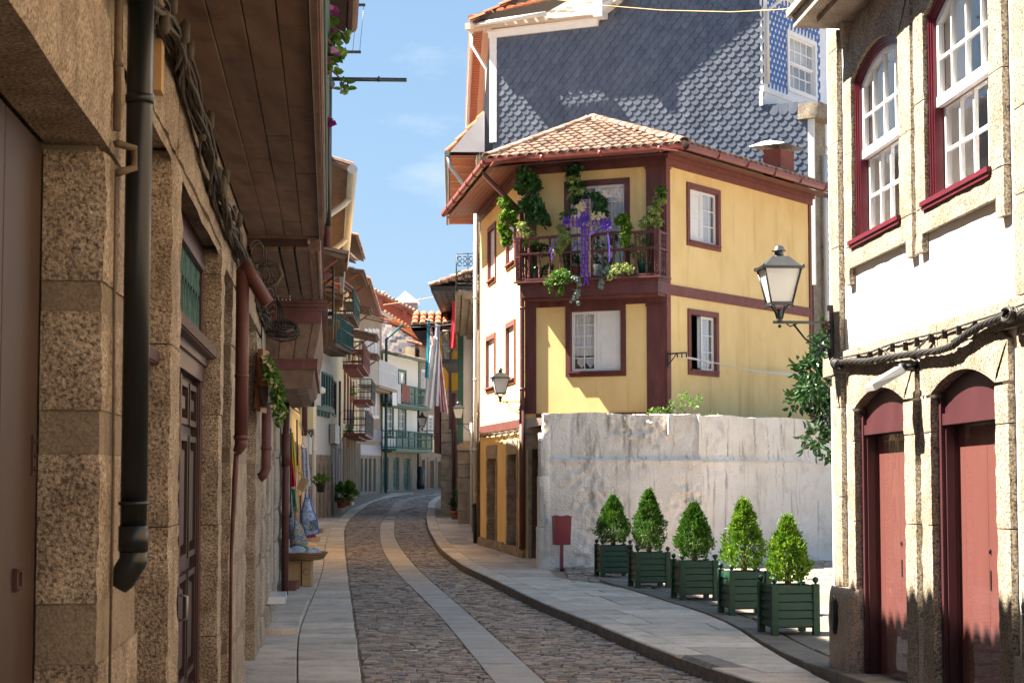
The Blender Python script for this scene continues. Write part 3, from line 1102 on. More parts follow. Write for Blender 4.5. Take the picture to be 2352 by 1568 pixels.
gr.build("fanlight_grille", M['darkgreen'], frm)
mid = (sj0 + sj1) / 2
for j, (s0, s1) in enumerate([(sj0 + .16, mid - .005), (mid + .005, sj1 - .16)]):
    b = MB()
    b.box(LW, s0, s1, N3 - .06, N3 - .03, .04, zt - .1)
    lf = b.build("door_leaf", M['wood_brown'], lh)
    wd = (s1 - s0) / 2
    for q in range(2):
        for z0, z1 in ((.12, .55), (.63, 1.25), (1.33, 2.05), (2.11, 2.36)):
            c0, c1 = s0 + q * wd + .06, s0 + (q + 1) * wd - .06
            b = MB()
            frame(b, LW, c0, c1, z0, z1, .035, N3 - .03, N3 + .004)
            b.cbox(LW, c0 + .09, c1 - .09, N3 - .03, N3 - .008, z0 + .08, z1 - .08, .012)
            b.build("door_panel", M['wood_brown'], lf)
    b = MB()
    b.box(LW, s0 - .001, s0 + .045, N3 - .03, N3 + .012, .05, zt - .12)
    b.box(LW, s1 - .045, s1 + .001, N3 - .03, N3 + .012, .05, zt - .12)
    b.build("door_stile", M['wood_brown'], lf)
    if j == 1:
        b = MB()
        b.tube([LW.P(s0 + .08, N3 + .01, 1.02), LW.P(s0 + .08, N3 + .05, 1.03), LW.P(s0 + .08, N3 + .05, 1.15), LW.P(s0 + .08, N3 + .01, 1.16)], .009, 6)
        b.build("pull_handle", M['zinc'], lf)
for s0, s1 in ((a4, b4), (b5, a5)):
    b = MB()
    b.box(LW, s0, s1, -.26, -.22, 0, 3.2)
    dd = b.build("door", M['wood_dark'], lh)
    for k in range(4):
        c0 = s0 + (s1 - s0) * k / 4
        b = MB()
        b.cbox(LW, c0 + .02, c0 + (s1 - s0) / 4 - .02, -.222, -.2, .1, 3.1, .01)
        b.build("door_board", M['wood_dark'], dd)

# balcony with its boarded underside
ZS = 3.79
bal = MB()
bal.box(LW, -2, 15.25, .0, .62, ZS + .06, ZS + .16)
balo = bal.build("balcony", M['wood_dark'], lh)
cuts = [.015, .17, .318, .462, .60]
for i in range(4):
    s = -1.5 + i * .35
    while s < 15.2:
        L = min([2.3, 1.9, 2.1, 1.7][i] * U(.85, 1.15), 15.2 - s)
        b = MB()
        dz = U(0, .007)
        b.cbox(Wall(LW.o, LW.d), s + .002, s + L - .002, cuts[i] + .003, cuts[i + 1] - .003, ZS + dz, ZS + .06, .003)
        b.build("soffit_board", M['wood_soffit'], balo)
        s += L
b = MB()
b.box(LW, -2, 15.3, .60, .635, ZS - .012, ZS + .10)
b.box(LW, -2, 15.3, .635, .645, ZS + .03, ZS + .17)
b.box(LW, 15.2, 15.27, .0, .60, ZS - .012, ZS + .16)
b.tube([LW.P(-2, .635, ZS + .13), LW.P(15.3, .635, ZS + .13)], .022, 8)
b.build("fascia_moulding", M['wood_soffit'], balo)
b = MB()
b.box(LW, -2, 15.3, .60, .604, ZS - .02, ZS - .008)
b.box(LW, -2, 15.34, .645, .655, ZS + .17, ZS + .26)
b.build("lead_flashing", M['zinc'], balo)
b = MB()
for k in range(112):
    s = -1.8 + k * .155
    b.tube([LW.P(s, .66, ZS + .16), LW.P(s, .66, ZS + 1.0)], .008, 4, False)
b.tube([LW.P(-2, .66, ZS + 1.0), LW.P(15.25, .66, ZS + 1.0)], .02, 6)
b.tube([LW.P(-2, .66, ZS + .22), LW.P(15.25, .66, ZS + .22)], .012, 6)
b.build("iron_railing", M['darkgreen'], balo)
b = MB()
b.tube([LW.P(15.3, .67, ZS + .1), LW.P(15.3, .67, ZS + 1.25)], .03, 8)
b.ball(LW.P(15.3, .67, ZS + 1.31), .055)
b.tube([LW.P(15.3, .67, ZS + 1.34), LW.P(15.3, .67, ZS + 1.62)], .012, 5)
b.tube([LW.P(15.3, .60, ZS + 1.58), LW.P(15.3, .72, ZS + 1.58), LW.P(15.3, .76, ZS + 1.62), LW.P(15.3, .74, ZS + 1.66)], .009, 5)
b.build("corner_post", M['iron'], balo)
# second, narrower soffit with dark gaps
b = MB()
b.box(LW, 15.32, 19.7, .0, .50, 3.72, 3.80)
b2o = b.build("balcony", M['wood_dark'], lh)
for i in range(4):
    b = MB()
    b.box(LW, 15.34, 19.6, .03 + i * .125, .135 + i * .125, 3.675, 3.72)
    b.build("soffit_board", M['wood_soffit'], b2o)
b = MB()
b.box(LW, 15.34, 19.7, .535, .57, 3.66, 3.80)
b.box(LW, 15.34, 19.7, .57, .61, 3.72, 3.90)
b.tube([LW.P(15.34, .585, 3.70), LW.P(19.7, .585, 3.70)], .025, 8)
b.build("fascia_moulding", M['wood_soffit'], b2o)
b = MB()
for k in range(30):
    b.tube([LW.P(15.5 + k * .14, .56, 3.9), LW.P(15.5 + k * .14, .56, 4.6)], .01, 4, False)
b.tube([LW.P(15.4, .56, 4.6), LW.P(19.7, .56, 4.6)], .025, 6)
b.build("railing", M['wood_dark'], b2o)


def tile_roof(root, W, s0, s1, n_eave, z_eave, n_ridge, z_ridge, m='tile', pitch=.21, rafters=None, name="roof"):
    """sloping deck with half-round clay tile rows"""
    dk = MB()
    e = [W.P(s0, n_eave, z_eave), W.P(s1, n_eave, z_eave), W.P(s1, n_ridge, z_ridge), W.P(s0, n_ridge, z_ridge)]
    dk.hexa([p - Vector((0, 0, .07)) for p in e] + e)
    ro = dk.build(name, rafters or M['wood_dark'], root)
    t = MB()
    k = max(1, int((s1 - s0) / pitch))
    up = (e[3] - e[0]).normalized()
    for i in range(k):
        s = s0 + (i + .5) * (s1 - s0) / k
        a, c = W.P(s, n_eave + .05 * (1 if n_eave > n_ridge else -1), z_eave), W.P(s, n_ridge, z_ridge)
        L = (c - a).length
        rows = max(1, min(14, int(L / .36)))
        sd = W.d
        nn = up.cross(sd)
        nn = nn if nn.z > 0 else -nn
        for r in range(rows):
            p0, p1 = a + up * (L * r / rows) + nn * .035, a + up * (L * (r + 1) / rows + .04)
            vs = []
            for p, rr in ((p0, .095 * pitch / .21), (p1, .08 * pitch / .21)):
                for q in range(5):
                    an = pi * q / 4
                    vs.append(p + sd * rr * cos(an) + nn * rr * sin(an) * .75)
            t.add(vs, [(q, q + 1, 6 + q, 5 + q) for q in range(4)] + [(0, 1, 2, 3, 4)])
    t.build("tile_rows", M[m], ro, fix=False, kind='stuff')
    return ro


tile_roof(lh, LW, -6, 19.0, .84, 6.5, -4.8, 9.0)
b = MB()
b.tube([LW.P(-6, .90, 6.47), LW.P(18.9, .90, 6.47)], .06, 8)
b.build("gutter", M['brown_pipe'], lh)

# pipes and cables on the wall are things of their own
s0, _ = LW.px(314, 700, .07)
pp = lambda v, n=.07: LW.P(s0, n, LW.px(314, v, n)[1])
b = MB()
b.tube([LW.P(s0, .07, 3.77), pp(1255)], .043, 14)
b.tube([pp(1150), pp(1158)], .050, 14)
b.tube([pp(1205), pp(1262)], .048, 14)
b.tube([pp(1255), pp(1285), pp(1312, .035), pp(1322, .02)], [.045, .046, .044, .035], 14)
b.tube([pp(205), pp(225)], .047, 14)
bp = b.build("drainpipe", M['black_pipe'], fix=False)
tag(bp, "thick black downpipe on the near left wall with an elbow at its foot", "downpipe")
b = MB()
for v in (1155, 215):
    c = pp(v)
    b.tube([c + LW.d * .05, c + LW.d * .075], .012, 6)
for v in (1180, 1228):
    c = pp(v, .07)
    b.lathe(c + LW.d * .05, [(.004, -.02), (.018, -.014), (.02, .014), (.004, .02)], 8)
b.build("pipe_clip", M['white_pipe'], bp)
b = MB()
s1 = LW.px(268, 300, .02)[0]
q = lambda v: LW.P(s1, .02, LW.px(268, v, .02)[1])
b.tube([q(-60), q(300)], .013, 8)
b.tube([q(140), q(148)], .019, 8)
b.tube([q(325), q(330), q(335) + LW.n * .05 + LW.d * .05, q(380) + LW.n * .05 + LW.d * .06, q(395) + LW.n * .02, q(400)], .013, 8)
b.tube([q(395), q(700), q(1100) + LW.d * .05, q(1568) + LW.d * .03], .005, 5)
tag(b.build("conduit", M['stem'], fix=False), "thin brown conduit left of the black downpipe hooking at the jamb", "conduit")
b = MB()
s2 = LW.px(556, 800, .08)[0]
q = lambda v, n=.08: LW.P(s2, n, LW.px(556, v, n)[1])
b.tube([q(618), q(1005)], .047, 12)
b.tube([q(1000), q(1010)], .054, 12)
b.tube([q(860), q(868)], .052, 12)
b.tube([q(1005), q(1022), q(1042, .05)], [.047, .046, .03], 12)
b.tube([q(1042, .05), q(1100, .04), q(1250, .02), q(1568, .02)], [.02, .02, .012, .012], 8)
b.tube([q(618), q(600), q(575, .16), q(548, .24), q(535, .26)], .05, 12)
tag(b.build("drainpipe", M['brown_pipe'], fix=False), "red-brown downpipe rising into the balcony soffit beside the cable bundle", "downpipe")
# the cable bundle under the soffit
path = [(250, -190), (355, -5), (392, 50), (430, 150), (468, 290), (500, 415), (530, 510), (556, 575), (585, 625), (600, 665), (606, 705), (622, 748), (640, 785)]
cw = [LW.px(u, v, .07) for u, v in path]
b = MB()
for k in range(22):
    o1, o2 = U(0, 6), U(.6, 1.8)
    am = U(.01, .045)
    pts = []
    for i in range(len(cw) * 4 - 3):
        j, t = divmod(i, 4)
        t /= 4
        s = cw[j][0] + (cw[min(j + 1, len(cw) - 1)][0] - cw[j][0]) * t
        z = cw[j][1] + (cw[min(j + 1, len(cw) - 1)][1] - cw[j][1]) * t
        pts.append(LW.P(s, .06 + am * sin(o1 + i * o2 * .45), z + am * cos(o1 * 1.7 + i * o2 * .4) - .02))
    b.tube(pts, U(.005, .011), 5, False)
for k in range(16):
    j = RN.randrange(len(cw) - 4) + 1
    s, z = cw[j]
    b.lathe(LW.P(s + U(-.2, .2), U(.06, .12), z + U(-.05, .05)), [(.004, -.05), (.02, -.04), (.022, .03), (.004, .05)], 6)
for k in range(9):
    s, z = cw[7 + k % 5]
    r = U(.04, .09)
    o = LW.P(s + U(-.1, .3), .12, z + U(-.06, .04))
    b.tube([o + LW.n * r * (1 - cos(t * .5)) * .6 + Vector((0, 0, r * sin(t * .5))) + LW.d * .02 * t for t in range(13)], U(.005, .009), 5, False)
s, z = LW.px(595, 620, .1)
b.tube([LW.P(s, .06, z), LW.P(s, .16, z + .06), LW.P(s, .25, z + .05), LW.P(s, .29, z - .04), LW.P(s, .24, z - .12), LW.P(s, .1, z - .15)], .02, 8)
tag(b.build("cable_bundle", M['cable_grey'], fix=False), "tangled bundle of dusty grey cables running under the balcony soffit", "cables")
# hook and mounting block above door two
b = MB()
s, z = LW.px(365, 150, .02)
b.box(LW, s - .06, s + .06, 0, .035, z - .11, z + .09)
tag(b.build("junction_box", M['tan_board'], fix=False), "small beige junction block on the wall just right of the black downpipe", "junction box")
# ------------------------------------------------------------------ white house with granite frames on the right
pc = G(1912, 1509, .235)
RW = Wall((pc.x, pc.y), (.0734, -.9973), 1, .0148)
rh = thing("white_townhouse", "white rendered house with speckled granite frames and two arched doors on the right", "house", RW.P(2, -.5, .1))
A_ = lambda x, y, n=0.: RW.px(1801 + .35156 * x, .35156 * y, n)
B_ = lambda x, y, n=0.: RW.px(1801 + .35156 * x, 516.8 + .35156 * y, n)
C_ = lambda x, y, n=0.: RW.px(1801 + .35156 * x, 1017 + .35156 * y, n)
NS = .05                                    # granite stands proud of the render by this much
cs = {x: C_(x, 700, NS)[0] for x in (322, 380, 417, 465, 790, 862, 897, 965, 1390, 1478, 1540)}
SE = 7.2
SB = 24.0                                   # end of the unseen wall added past the camera to bounce light
z_b1, z_b0 = (B_(435, 815, NS)[1] + B_(1510, 470, NS)[1]) / 2, (B_(385, 965, NS)[1] + B_(1525, 655, NS)[1]) / 2
wsp1 = (A_(435, 520, NS)[1] + A_(740, 250, NS)[1]) / 2
wsp2 = A_(910, 100, NS)[1]
w1 = (A_(435, 900, NS)[0], A_(745, 900, NS)[0])
w2 = (A_(910, 700, NS)[0], A_(1335, 700, NS)[0])
w1o = (A_(385, 900, NS)[0], A_(825, 900, NS)[0])
w2o = (A_(845, 700, NS)[0], A_(1425, 700, NS)[0])
zs1 = (B_(425, 125, NS)[1] + B_(760, -60, NS)[1]) / 2
zs2 = (A_(900, 1340, NS)[1] + A_(1360, 1100, NS)[1]) / 2
zw1 = (B_(455, 270, NS)[1] + B_(760, 120, NS)[1]) / 2
zw2 = (A_(945, 1505, NS)[1] + A_(1355, 1310, NS)[1]) / 2
zl1 = (B_(405, 395, NS)[1] + B_(770, 230, NS)[1]) / 2
zl2 = (B_(875, 185, NS)[1] + A_(1365, 1440, NS)[1]) / 2
dsp1 = (B_(462, 1205, NS)[1] + B_(785, 1130, NS)[1]) / 2
dsp2 = (B_(950, 1105, NS)[1] + B_(1388, 1018, NS)[1]) / 2
zslab = A_(352, 215)[1]
print("RW", pc, cs, "belt", z_b0, z_b1, "sill", zs1, zs2, "spring", wsp1, wsp2, "doors", dsp1, dsp2, "slab", zslab)
zs = (zs1 + zs2) / 2
zw = (zw1 + zw2) / 2
zl = (zl1 + zl2) / 2
wsp = (wsp1 + wsp2) / 2
dsp = (dsp1 + dsp2) / 2


def arc(s0, s1, z, rise, k=12):
    return [(s0 + (s1 - s0) * i / k, z + rise * (1 - (2 * i / k - 1) ** 2)) for i in range(k + 1)]


RISE_W, RISE_D = .15, .13
wl_ = MB()
facade(wl_, RW, .06, SE, -.1, 8.2, [(w1[0] - .02, w1[1] + .02, zs - .02, wsp + RISE_W + .02), (w2[0] - .02, w2[1] + .02, zs - .02, wsp + RISE_W + .02),
                                    (cs[465] - .02, cs[790] + .02, -.1, dsp + RISE_D + .02), (cs[965] - .02, cs[1390] + .02, -.1, dsp + RISE_D + .02)], 0, .32)
wl_.box(RW, .0, .05, -6, -.05, -.1, 8.2)
wl_.box(RW, .05, SE, -6, -5.9, -.1, 8.2)
rwall = wl_.build("wall", M['white'], rh, fix=False)
wl_ = MB()
wl_.box(RW, SE + .002, SB, -6, 0, -.1, 8.2)  # added out of view for its warm bounce onto the left wall
wl_.build("unseen_bounce_wall", M['tan_wall'], rh)
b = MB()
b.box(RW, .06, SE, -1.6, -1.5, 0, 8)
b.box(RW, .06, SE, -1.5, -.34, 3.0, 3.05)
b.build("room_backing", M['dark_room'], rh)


def stone(s0, s1, n1, z0, z1, nm="frame_stone", m='granite_gold', n0=-.02, step=.05, amp=.006, rnd=.006):
    b = MB()
    rough_block(b, RW, s0, s1, n0, n1, z0, z1, step, amp, rnd, 11)
    return b.build(nm, M[m], rwall, fix=False)


def joint_stack(s0, s1, zz, n1=NS, m='granite_gold', n0=-.02):
    for a, c in zip(zz, zz[1:]):
        stone(s0, s1, n1 + U(-.003, .003), a + .004, c - .004, "frame_stone", m, n0)


z_pl = C_(360, 935, NS)[1]
# corner pilaster and its bulging foot
joint_stack(cs[322], cs[380], [z_pl, z_pl + .75, z_pl + 1.5, z_pl + 2.2, z_b0 - .01], NS, n0=-.12)
joint_stack(cs[322], cs[380], [z_b1 + .01, z_b1 + .9, z_b1 + 1.8, z_b1 + 2.6, zslab], NS, n0=-.12)
stone(cs[322] - .03, cs[465] - .0, NS + .05, -.05, z_pl, "plinth_stone", 'granite_grey', -.15, .05, .014, .05)
# door jambs
for s0, s1, zt in ((cs[417], cs[465], dsp), (cs[790], cs[862], dsp), (cs[897], cs[965], dsp), (cs[1390], cs[1478], dsp)):
    joint_stack(s0, s1, [z_pl + (.002 if s0 < .3 else -.9), z_pl + .55, z_pl + 1.2, zt - .02 - .0], NS, n0=-.06)
stone(cs[862], cs[897], NS - .004, -.1, z_pl - .12, "plinth_stone", 'granite_grey', -.05)
stone(cs[1478], cs[1540] + .1, NS - .004, -.1, z_pl - .22, "plinth_stone", 'granite_grey', -.05)


def arch_stone(s0, s1, so0, so1, z, rise, top, rt, n1=NS, n0=-.06, shoulders=.0):
    """curved lintel: inner arc s0..s1, outer arc so0..so1 raised by top"""
    inner = arc(s0, s1, z, rise, 14)
    outer = [(so0, z + top * .62)] + [(so0 + (so1 - so0) * i / 12, z + top * .62 + rt * (1 - (2 * i / 12 - 1) ** 2)) for i in range(1, 12)] + [(so1, z + top * .62)]
    b = MB()
    k = 14
    pts_o = []
    for i in range(k + 1):
        t = i / k * 12
        j = min(11, int(t))
        f = t - j
        pts_o.append((outer[j][0] + (outer[j + 1][0] - outer[j][0]) * f, outer[j][1] + (outer[j + 1][1] - outer[j][1]) * f))
    L = [(so0, z)] + inner + [(so1, z)]
    O = [(so0, z)] + pts_o + [(so1, z)]
    for i in range(k):
        q = [inner[i], inner[i + 1], pts_o[i + 1], pts_o[i]]
        n = 6

        def fn(a, c, q=q):
            s = (q[0][0] * (1 - a) + q[1][0] * a) * (1 - c) + (q[3][0] * (1 - a) + q[2][0] * a) * c
            zz = (q[0][1] * (1 - a) + q[1][1] * a) * (1 - c) + (q[3][1] * (1 - a) + q[2][1] * a) * c
            p = RW.P(s, n1, zz)
            return RW.P(s, n1 + noise.noise(p * 11) * .006 - (.008 if c in (0, 1) else 0), zz)
        b.grid(fn, 2, 5)
        b.quad(RW.P(*(inner[i][0], n0, inner[i][1])), RW.P(inner[i + 1][0], n0, inner[i + 1][1]), RW.P(inner[i + 1][0], n1 - .006, inner[i + 1][1]), RW.P(inner[i][0], n1 - .006, inner[i][1]))
        b.quad(RW.P(pts_o[i][0], 0, pts_o[i][1]), RW.P(pts_o[i + 1][0], 0, pts_o[i + 1][1]), RW.P(pts_o[i + 1][0], n1 - .006, pts_o[i + 1][1]), RW.P(pts_o[i][0], n1 - .006, pts_o[i][1]))
    b.poly(RW, [(so0, z), (s0, z), (so0, z + top * .62)], 0, n1 - .008)
    b.poly(RW, [(s1, z), (so1, z), (so1, z + top * .62)], 0, n1 - .008)
    return b.build("arched_lintel", M['granite_gold'], rwall, fix=False)


arch_stone(cs[465], cs[790], cs[417], cs[862], dsp, RISE_D, .42, .20)
arch_stone(cs[965], cs[1390], cs[897], cs[1478], dsp, RISE_D, .42, .22)
# belt course
s = .0
while s < SE:
    L = min(U(.9, 1.5), SE - s)
    stone(s + .003, s + L - .003, NS + .012, z_b0, z_b1, "belt_stone")
    s += L
# end pier at the picture's right edge
zz = z_b1 + .01
while zz < 8:
    h = U(.5, .75)
    stone(A_(1482, 700, NS)[0], SE, NS, zz + .004, zz + h - .004, "pier_stone", 'granite_gold')
    zz += h
zz = -.1
while zz < z_b0 - .1:
    h = min(U(.6, .9), z_b0 - zz)
    stone(cs[1540], SE, NS, zz + .004, zz + h - .004, "pier_stone", 'granite_gold')
    zz += h


def sash_window(i, ws, wso, seen_curtain):
    s0, s1 = ws
    # granite surround
    joint_stack(wso[0], s0, [zs - .02, zs + .75, zs + 1.5, wsp], NS)
    joint_stack(s1, wso[1], [zs - .02, zs + .6, zs + 1.4, wsp], NS)
    arch_stone(s0, s1, wso[0], wso[1], wsp, RISE_W, .52, .20)
    stone(wso[0], wso[1], NS, zw, zs - .024, "sill_stone")
    for a, c in ((wso[0], wso[0] + .16), (wso[1] - .16, wso[1])):
        stone(a, c, NS + .004, zl, zw - .002, "bracket_stone")
    # crimson frame, arched
    fr = MB()
    top = arc(s0, s1, wsp, RISE_W, 12)
    fw = .056
    for (n0, n1, w) in ((-.10, -.012, fw), (-.09, .0, fw * .72), (-.08, .012, fw * .4)):
        fr.box(RW, s0, s0 + w, n0, n1, zs, wsp)
        fr.box(RW, s1 - w, s1, n0, n1, zs, wsp)
        for a, c in zip(top, top[1:]):
            fr.poly(RW, [(a[0], a[1] - w), (c[0], c[1] - w), c, a], n0, n1)
    fr.box(RW, s0 - .04, s1 + .03, -.08, NS + .03, zs - .022, zs + .012)
    fr.box(RW, s0 - .03, s1 + .02, -.08, NS + .018, zs - .05, zs - .023)
    win = fr.build("window", M['frame_red'], rh)
    i0, i1 = s0 + fw, s1 - fw
    zm = zs + (wsp + RISE_W - zs) * .475
    # upper sash (in front) with arched head, lower sash behind
    up = MB()
    it = arc(i0, i1, wsp - fw * .9, RISE_W, 12)
    up.box(RW, i0, i0 + .05, -.075, -.035, zm, wsp - fw)
    up.box(RW, i1 - .05, i1, -.075, -.035, zm, wsp - fw)
    up.box(RW, i0, i1, -.075, -.028, zm - .035, zm + .035)
    for a, c in zip(it, it[1:]):
        up.poly(RW, [(a[0], a[1] - .05), (c[0], c[1] - .05), (c[0], c[1]), (a[0], a[1])], -.075, -.034)
    hz = zm + (wsp - zm) * .48
    for k in (1, 2, 3):
        c = i0 + (i1 - i0) * k / 4
        zt = wsp - fw * .9 + RISE_W * (1 - (2 * k / 4 - 1) ** 2)
        up.box(RW, c - .011, c + .011, -.07, -.04, zm, zt - .02)
    up.box(RW, i0, i1, -.068, -.043, hz - .011, hz + .011)
    up.build("upper_sash", M['white_paint'], win)
    lo = MB()
    frame(lo, RW, i0, i1, zs + .02, zm, .045, -.12, -.08)
    bars(lo, RW, i0 + .04, i1 - .04, zs + .05, zm - .03, 4, 2, .022, -.115, -.085)
    lo.build("lower_sash", M['white_paint'], win)
    for k in range(4):
        a, c = i0 + (i1 - i0) * k / 4 + .012, i0 + (i1 - i0) * (k + 1) / 4 - .012
        for n, z0, z1 in ((-.10, zs + .06, (zs + zm) / 2 - .012), (-.10, (zs + zm) / 2 + .012, zm - .04), (-.058, zm + .035, hz - .011), (-.058, hz + .011, None)):
            b = MB()
            if z1 is None:
                za = wsp - fw * .9 - .05 + RISE_W * (1 - (2 * k / 4 - 1) ** 2)
                zb = wsp - fw * .9 - .05 + RISE_W * (1 - (2 * (k + 1) / 4 - 1) ** 2)
                b.poly(RW, [(a, z0), (c, z0), (c, zb), (a, za)], n - .004, n)
            else:
                b.box(RW, a, c, n - .004, n, z0, z1)
            b.build("pane", M['glass_dark'], win)
    b = MB()
    b.grid(lambda a, c: RW.P(i0 + (i1 - i0) * (seen_curtain + (1 - seen_curtain) * a), -.26 + .02 * sin(a * 34) + .012 * sin(a * 71), zs + (zm + .3 - zs) * c), 60, 4)
    b.build("curtain", M['curtain'], win, fix=False)
    return win


sash_window(1, w1, w1o, .45)
sash_window(2, w2, w2o, .40)


def shop_door(s0, s1, k):
    zt = dsp
    top = arc(s0, s1, zt, RISE_D, 12)
    fr = MB()
    fr.box(RW, s0, s0 + .06, -.14, -.012, -.1, zt)
    fr.box(RW, s1 - .06, s1, -.14, -.012, -.1, zt)
    fr.box(RW, s0 + .06, s0 + .085, -.16, -.04, -.1, zt - .2)
    fr.box(RW, s1 - .085, s1 - .06, -.16, -.04, -.1, zt - .2)
    fr.box(RW, s0 + .06, s1 - .06, -.14, -.02, zt - .22, zt - .14)
    fr.box(RW, s0 + .06, s1 - .06, -.14, -.05, -.02, .10)
    fr.poly(RW, [(s0 + .01, zt - .14)] + [(a, z - .01) for a, z in top] + [(s1 - .01, zt - .14)], -.12, -.04)
    d = fr.build("door", M['door_red'], rh)
    b = MB()
    b.box(RW, s0 + .085, s1 - .085, -.105, -.098, .1, zt - .22)
    b.build("door_glass", M['glass_dark'], d)
    # folded faded shutters standing behind the glass
    x0 = C_((610, 1128)[k - 1], 500, -.13)[0]
    xm = C_((760, 1335)[k - 1], 500, -.13)[0]
    for j, (a, c) in enumerate(((x0, xm), (xm + .004, s1 + .1))):
        b = MB()
        b.box(RW, a, c, -.16, -.13, .0, zt - .23)
        b.build("inner_shutter", M['shutter_pink'], d)
    b = MB()
    b.box(RW, xm + .03, xm + .045, -.13, -.122, 1.0, 1.13)
    b.tube([RW.P(xm + .04, -.126, 1.24), RW.P(xm + .04, -.12, 1.27)], .009, 6)
    b.build("lock_plate", M['wood_dark'], d)
    return d


shop_door(cs[465], cs[790], 1)
shop_door(cs[965], cs[1390], 2)


def solve_n(W, u, v, z, lo=-1, hi=3):
    f = lambda n: W.px(u, v, n)[1] - z
    for _ in range(50):
        m = (lo + hi) / 2
        if (f(lo) > 0) == (f(m) > 0):
            lo = m
        else:
            hi = m
    return (lo + hi) / 2


# stone balcony slab over the first window
nb = solve_n(RW, 1801 + .35156 * 60, .35156 * 185, zslab)
sb = RW.px(1801 + .35156 * 60, .35156 * 185, nb)[0]
print("slab n", nb, "s", sb)
b = MB()
b.box(RW, sb, SE, 0, nb, zslab, zslab + .10)
b.box(RW, sb - .05, SE, -.02, nb + .05, zslab + .10, zslab + .16)
slabo = b.build("stone_balcony", M['granite_grey'], rh)
b = MB()
b.box(RW, sb + .35, SE, .001, nb - .12, zslab - .045, zslab - .001)
b.poly(RW, [(sb + .28, zslab), (sb + .42, zslab), (sb + .42, zslab - .28), (sb + .36, zslab - .26)], 0, .10)
b.build("corbel", M['granite_grey'], slabo)
b = MB()
for k in range(46):
    s = sb + .02 + k * .11
    b.tube([RW.P(s, nb, zslab + .16), RW.P(s, nb, zslab + 1.1)], .009, 5, False)
    pts = [RW.P(s + .055 + .035 * cos(t * .7), nb, zslab + .24 + .035 * sin(t * .7)) for t in range(10)]
    b.tube(pts, .007, 4, False)
b.tube([RW.P(sb, nb, zslab + 1.1), RW.P(SE, nb, zslab + 1.1)], .02, 6)
b.tube([RW.P(sb, nb, zslab + .19), RW.P(SE, nb, zslab + .19)], .012, 6)
for n in (.05, nb * .5):
    b.tube([RW.P(sb, n, zslab + .16), RW.P(sb, n, zslab + 1.1)], .009, 5, False)
b.build("balcony_railing", M['darkgreen'], slabo)
# oval meter cover on the plinth
s, z = RW.px(1917, 1410, NS + .05)
b = MB()
k = 20
ring = [(s + .045 + .16 * cos(2 * pi * i / k) * .42, z + .16 * sin(2 * pi * i / k)) for i in range(k)]
b.poly(RW, ring, NS + .03, NS + .075)
b.poly(RW, [(s + .045 + (a - s - .045) * .8, z + (c - z) * .86) for a, c in ring], NS + .07, NS + .085)
b.build("meter_cover", M['iron'], rh)

# cable festoon along the belt course
def span(pts, k, sag=0):
    out = []
    for (a, c) in zip(pts, pts[1:]):
        for i in range(k):
            out.append((a[0] + (c[0] - a[0]) * i / k, a[1] + (c[1] - a[1]) * i / k))
    return out + [pts[-1]]


fp = span([(330, 905), (420, 890), (545, 890), (690, 865), (840, 840), (1010, 822), (1100, 790), (1200, 710), (1300, 650), (1420, 605), (1500, 590), (1640, 560), (1800, 470)], 5)
b = MB()
for k in range(6):
    pts = []
    for i, (x, y) in enumerate(fp):
        s, z = B_(x, y, NS + .05)
        pts.append(RW.P(s, NS + .05 + .016 * cos(i * .8 + k * 1.05), z + .016 * sin(i * .8 + k * 1.05)))
    b.tube(pts, .011, 6, False)
up = span([(345, 870), (430, 855), (555, 830), (700, 775), (860, 735), (1040, 695), (1250, 625), (1440, 565), (1600, 500), (1800, 430)], 4)
for k in range(2):
    b.tube([RW.P(*(lambda q: (q[0], NS + .03, q[1]))(B_(x, y + k * 5 * (i % 2), NS + .03))) for i, (x, y) in enumerate(up)], .006, 5, False)
for (x0, y0), (x1, y1) in (((430, 855), (480, 890)), ((555, 830), (520, 885)), ((630, 805), (780, 850)), ((955, 715), (880, 800)), ((1240, 640), (1090, 760)), ((955, 720), (820, 840)), ((1440, 570), (1300, 640))):
    p, q = B_(x0, y0, NS + .04), B_(x1, y1, NS + .04)
    b.tube([RW.P(p[0], NS + .04, p[1]), RW.P((p[0] + q[0]) / 2, NS + .05, (p[1] + q[1]) / 2 - .02), RW.P(q[0], NS + .04, q[1])], .006, 5, False)
for x, y in ((485, 855), (560, 835), (625, 812), (705, 785), (790, 775), (865, 750), (960, 720), (1045, 695), (1140, 670), (1245, 640)):
    s, z = B_(x, y, NS + .03)
    b.box(RW, s - .008, s + .008, NS, NS + .045, z - .05, z + .012)
for k in range(5):
    s, z = B_(340 + k * 6, 900 + U(-20, 20), NS + .06)
    b.tube([RW.P(s, NS + .07 + .035 * cos(t * .6 + k), z + .04 * sin(t * .6 + k)) for t in range(12)], .009, 5, False)
s, z = B_(1500, 585, NS + .05)
for k in range(5):
    b.tube([RW.P(s + .10 * cos(t * .5 + k), NS + .06 + .01 * k, z + .04 * sin(t * .5 + k)) for t in range(10)], .010, 5, False)
tag(b.build("cable_festoon", M['cable'], fix=False), "twisted black power cables clipped along the granite belt of the white house", "cables")
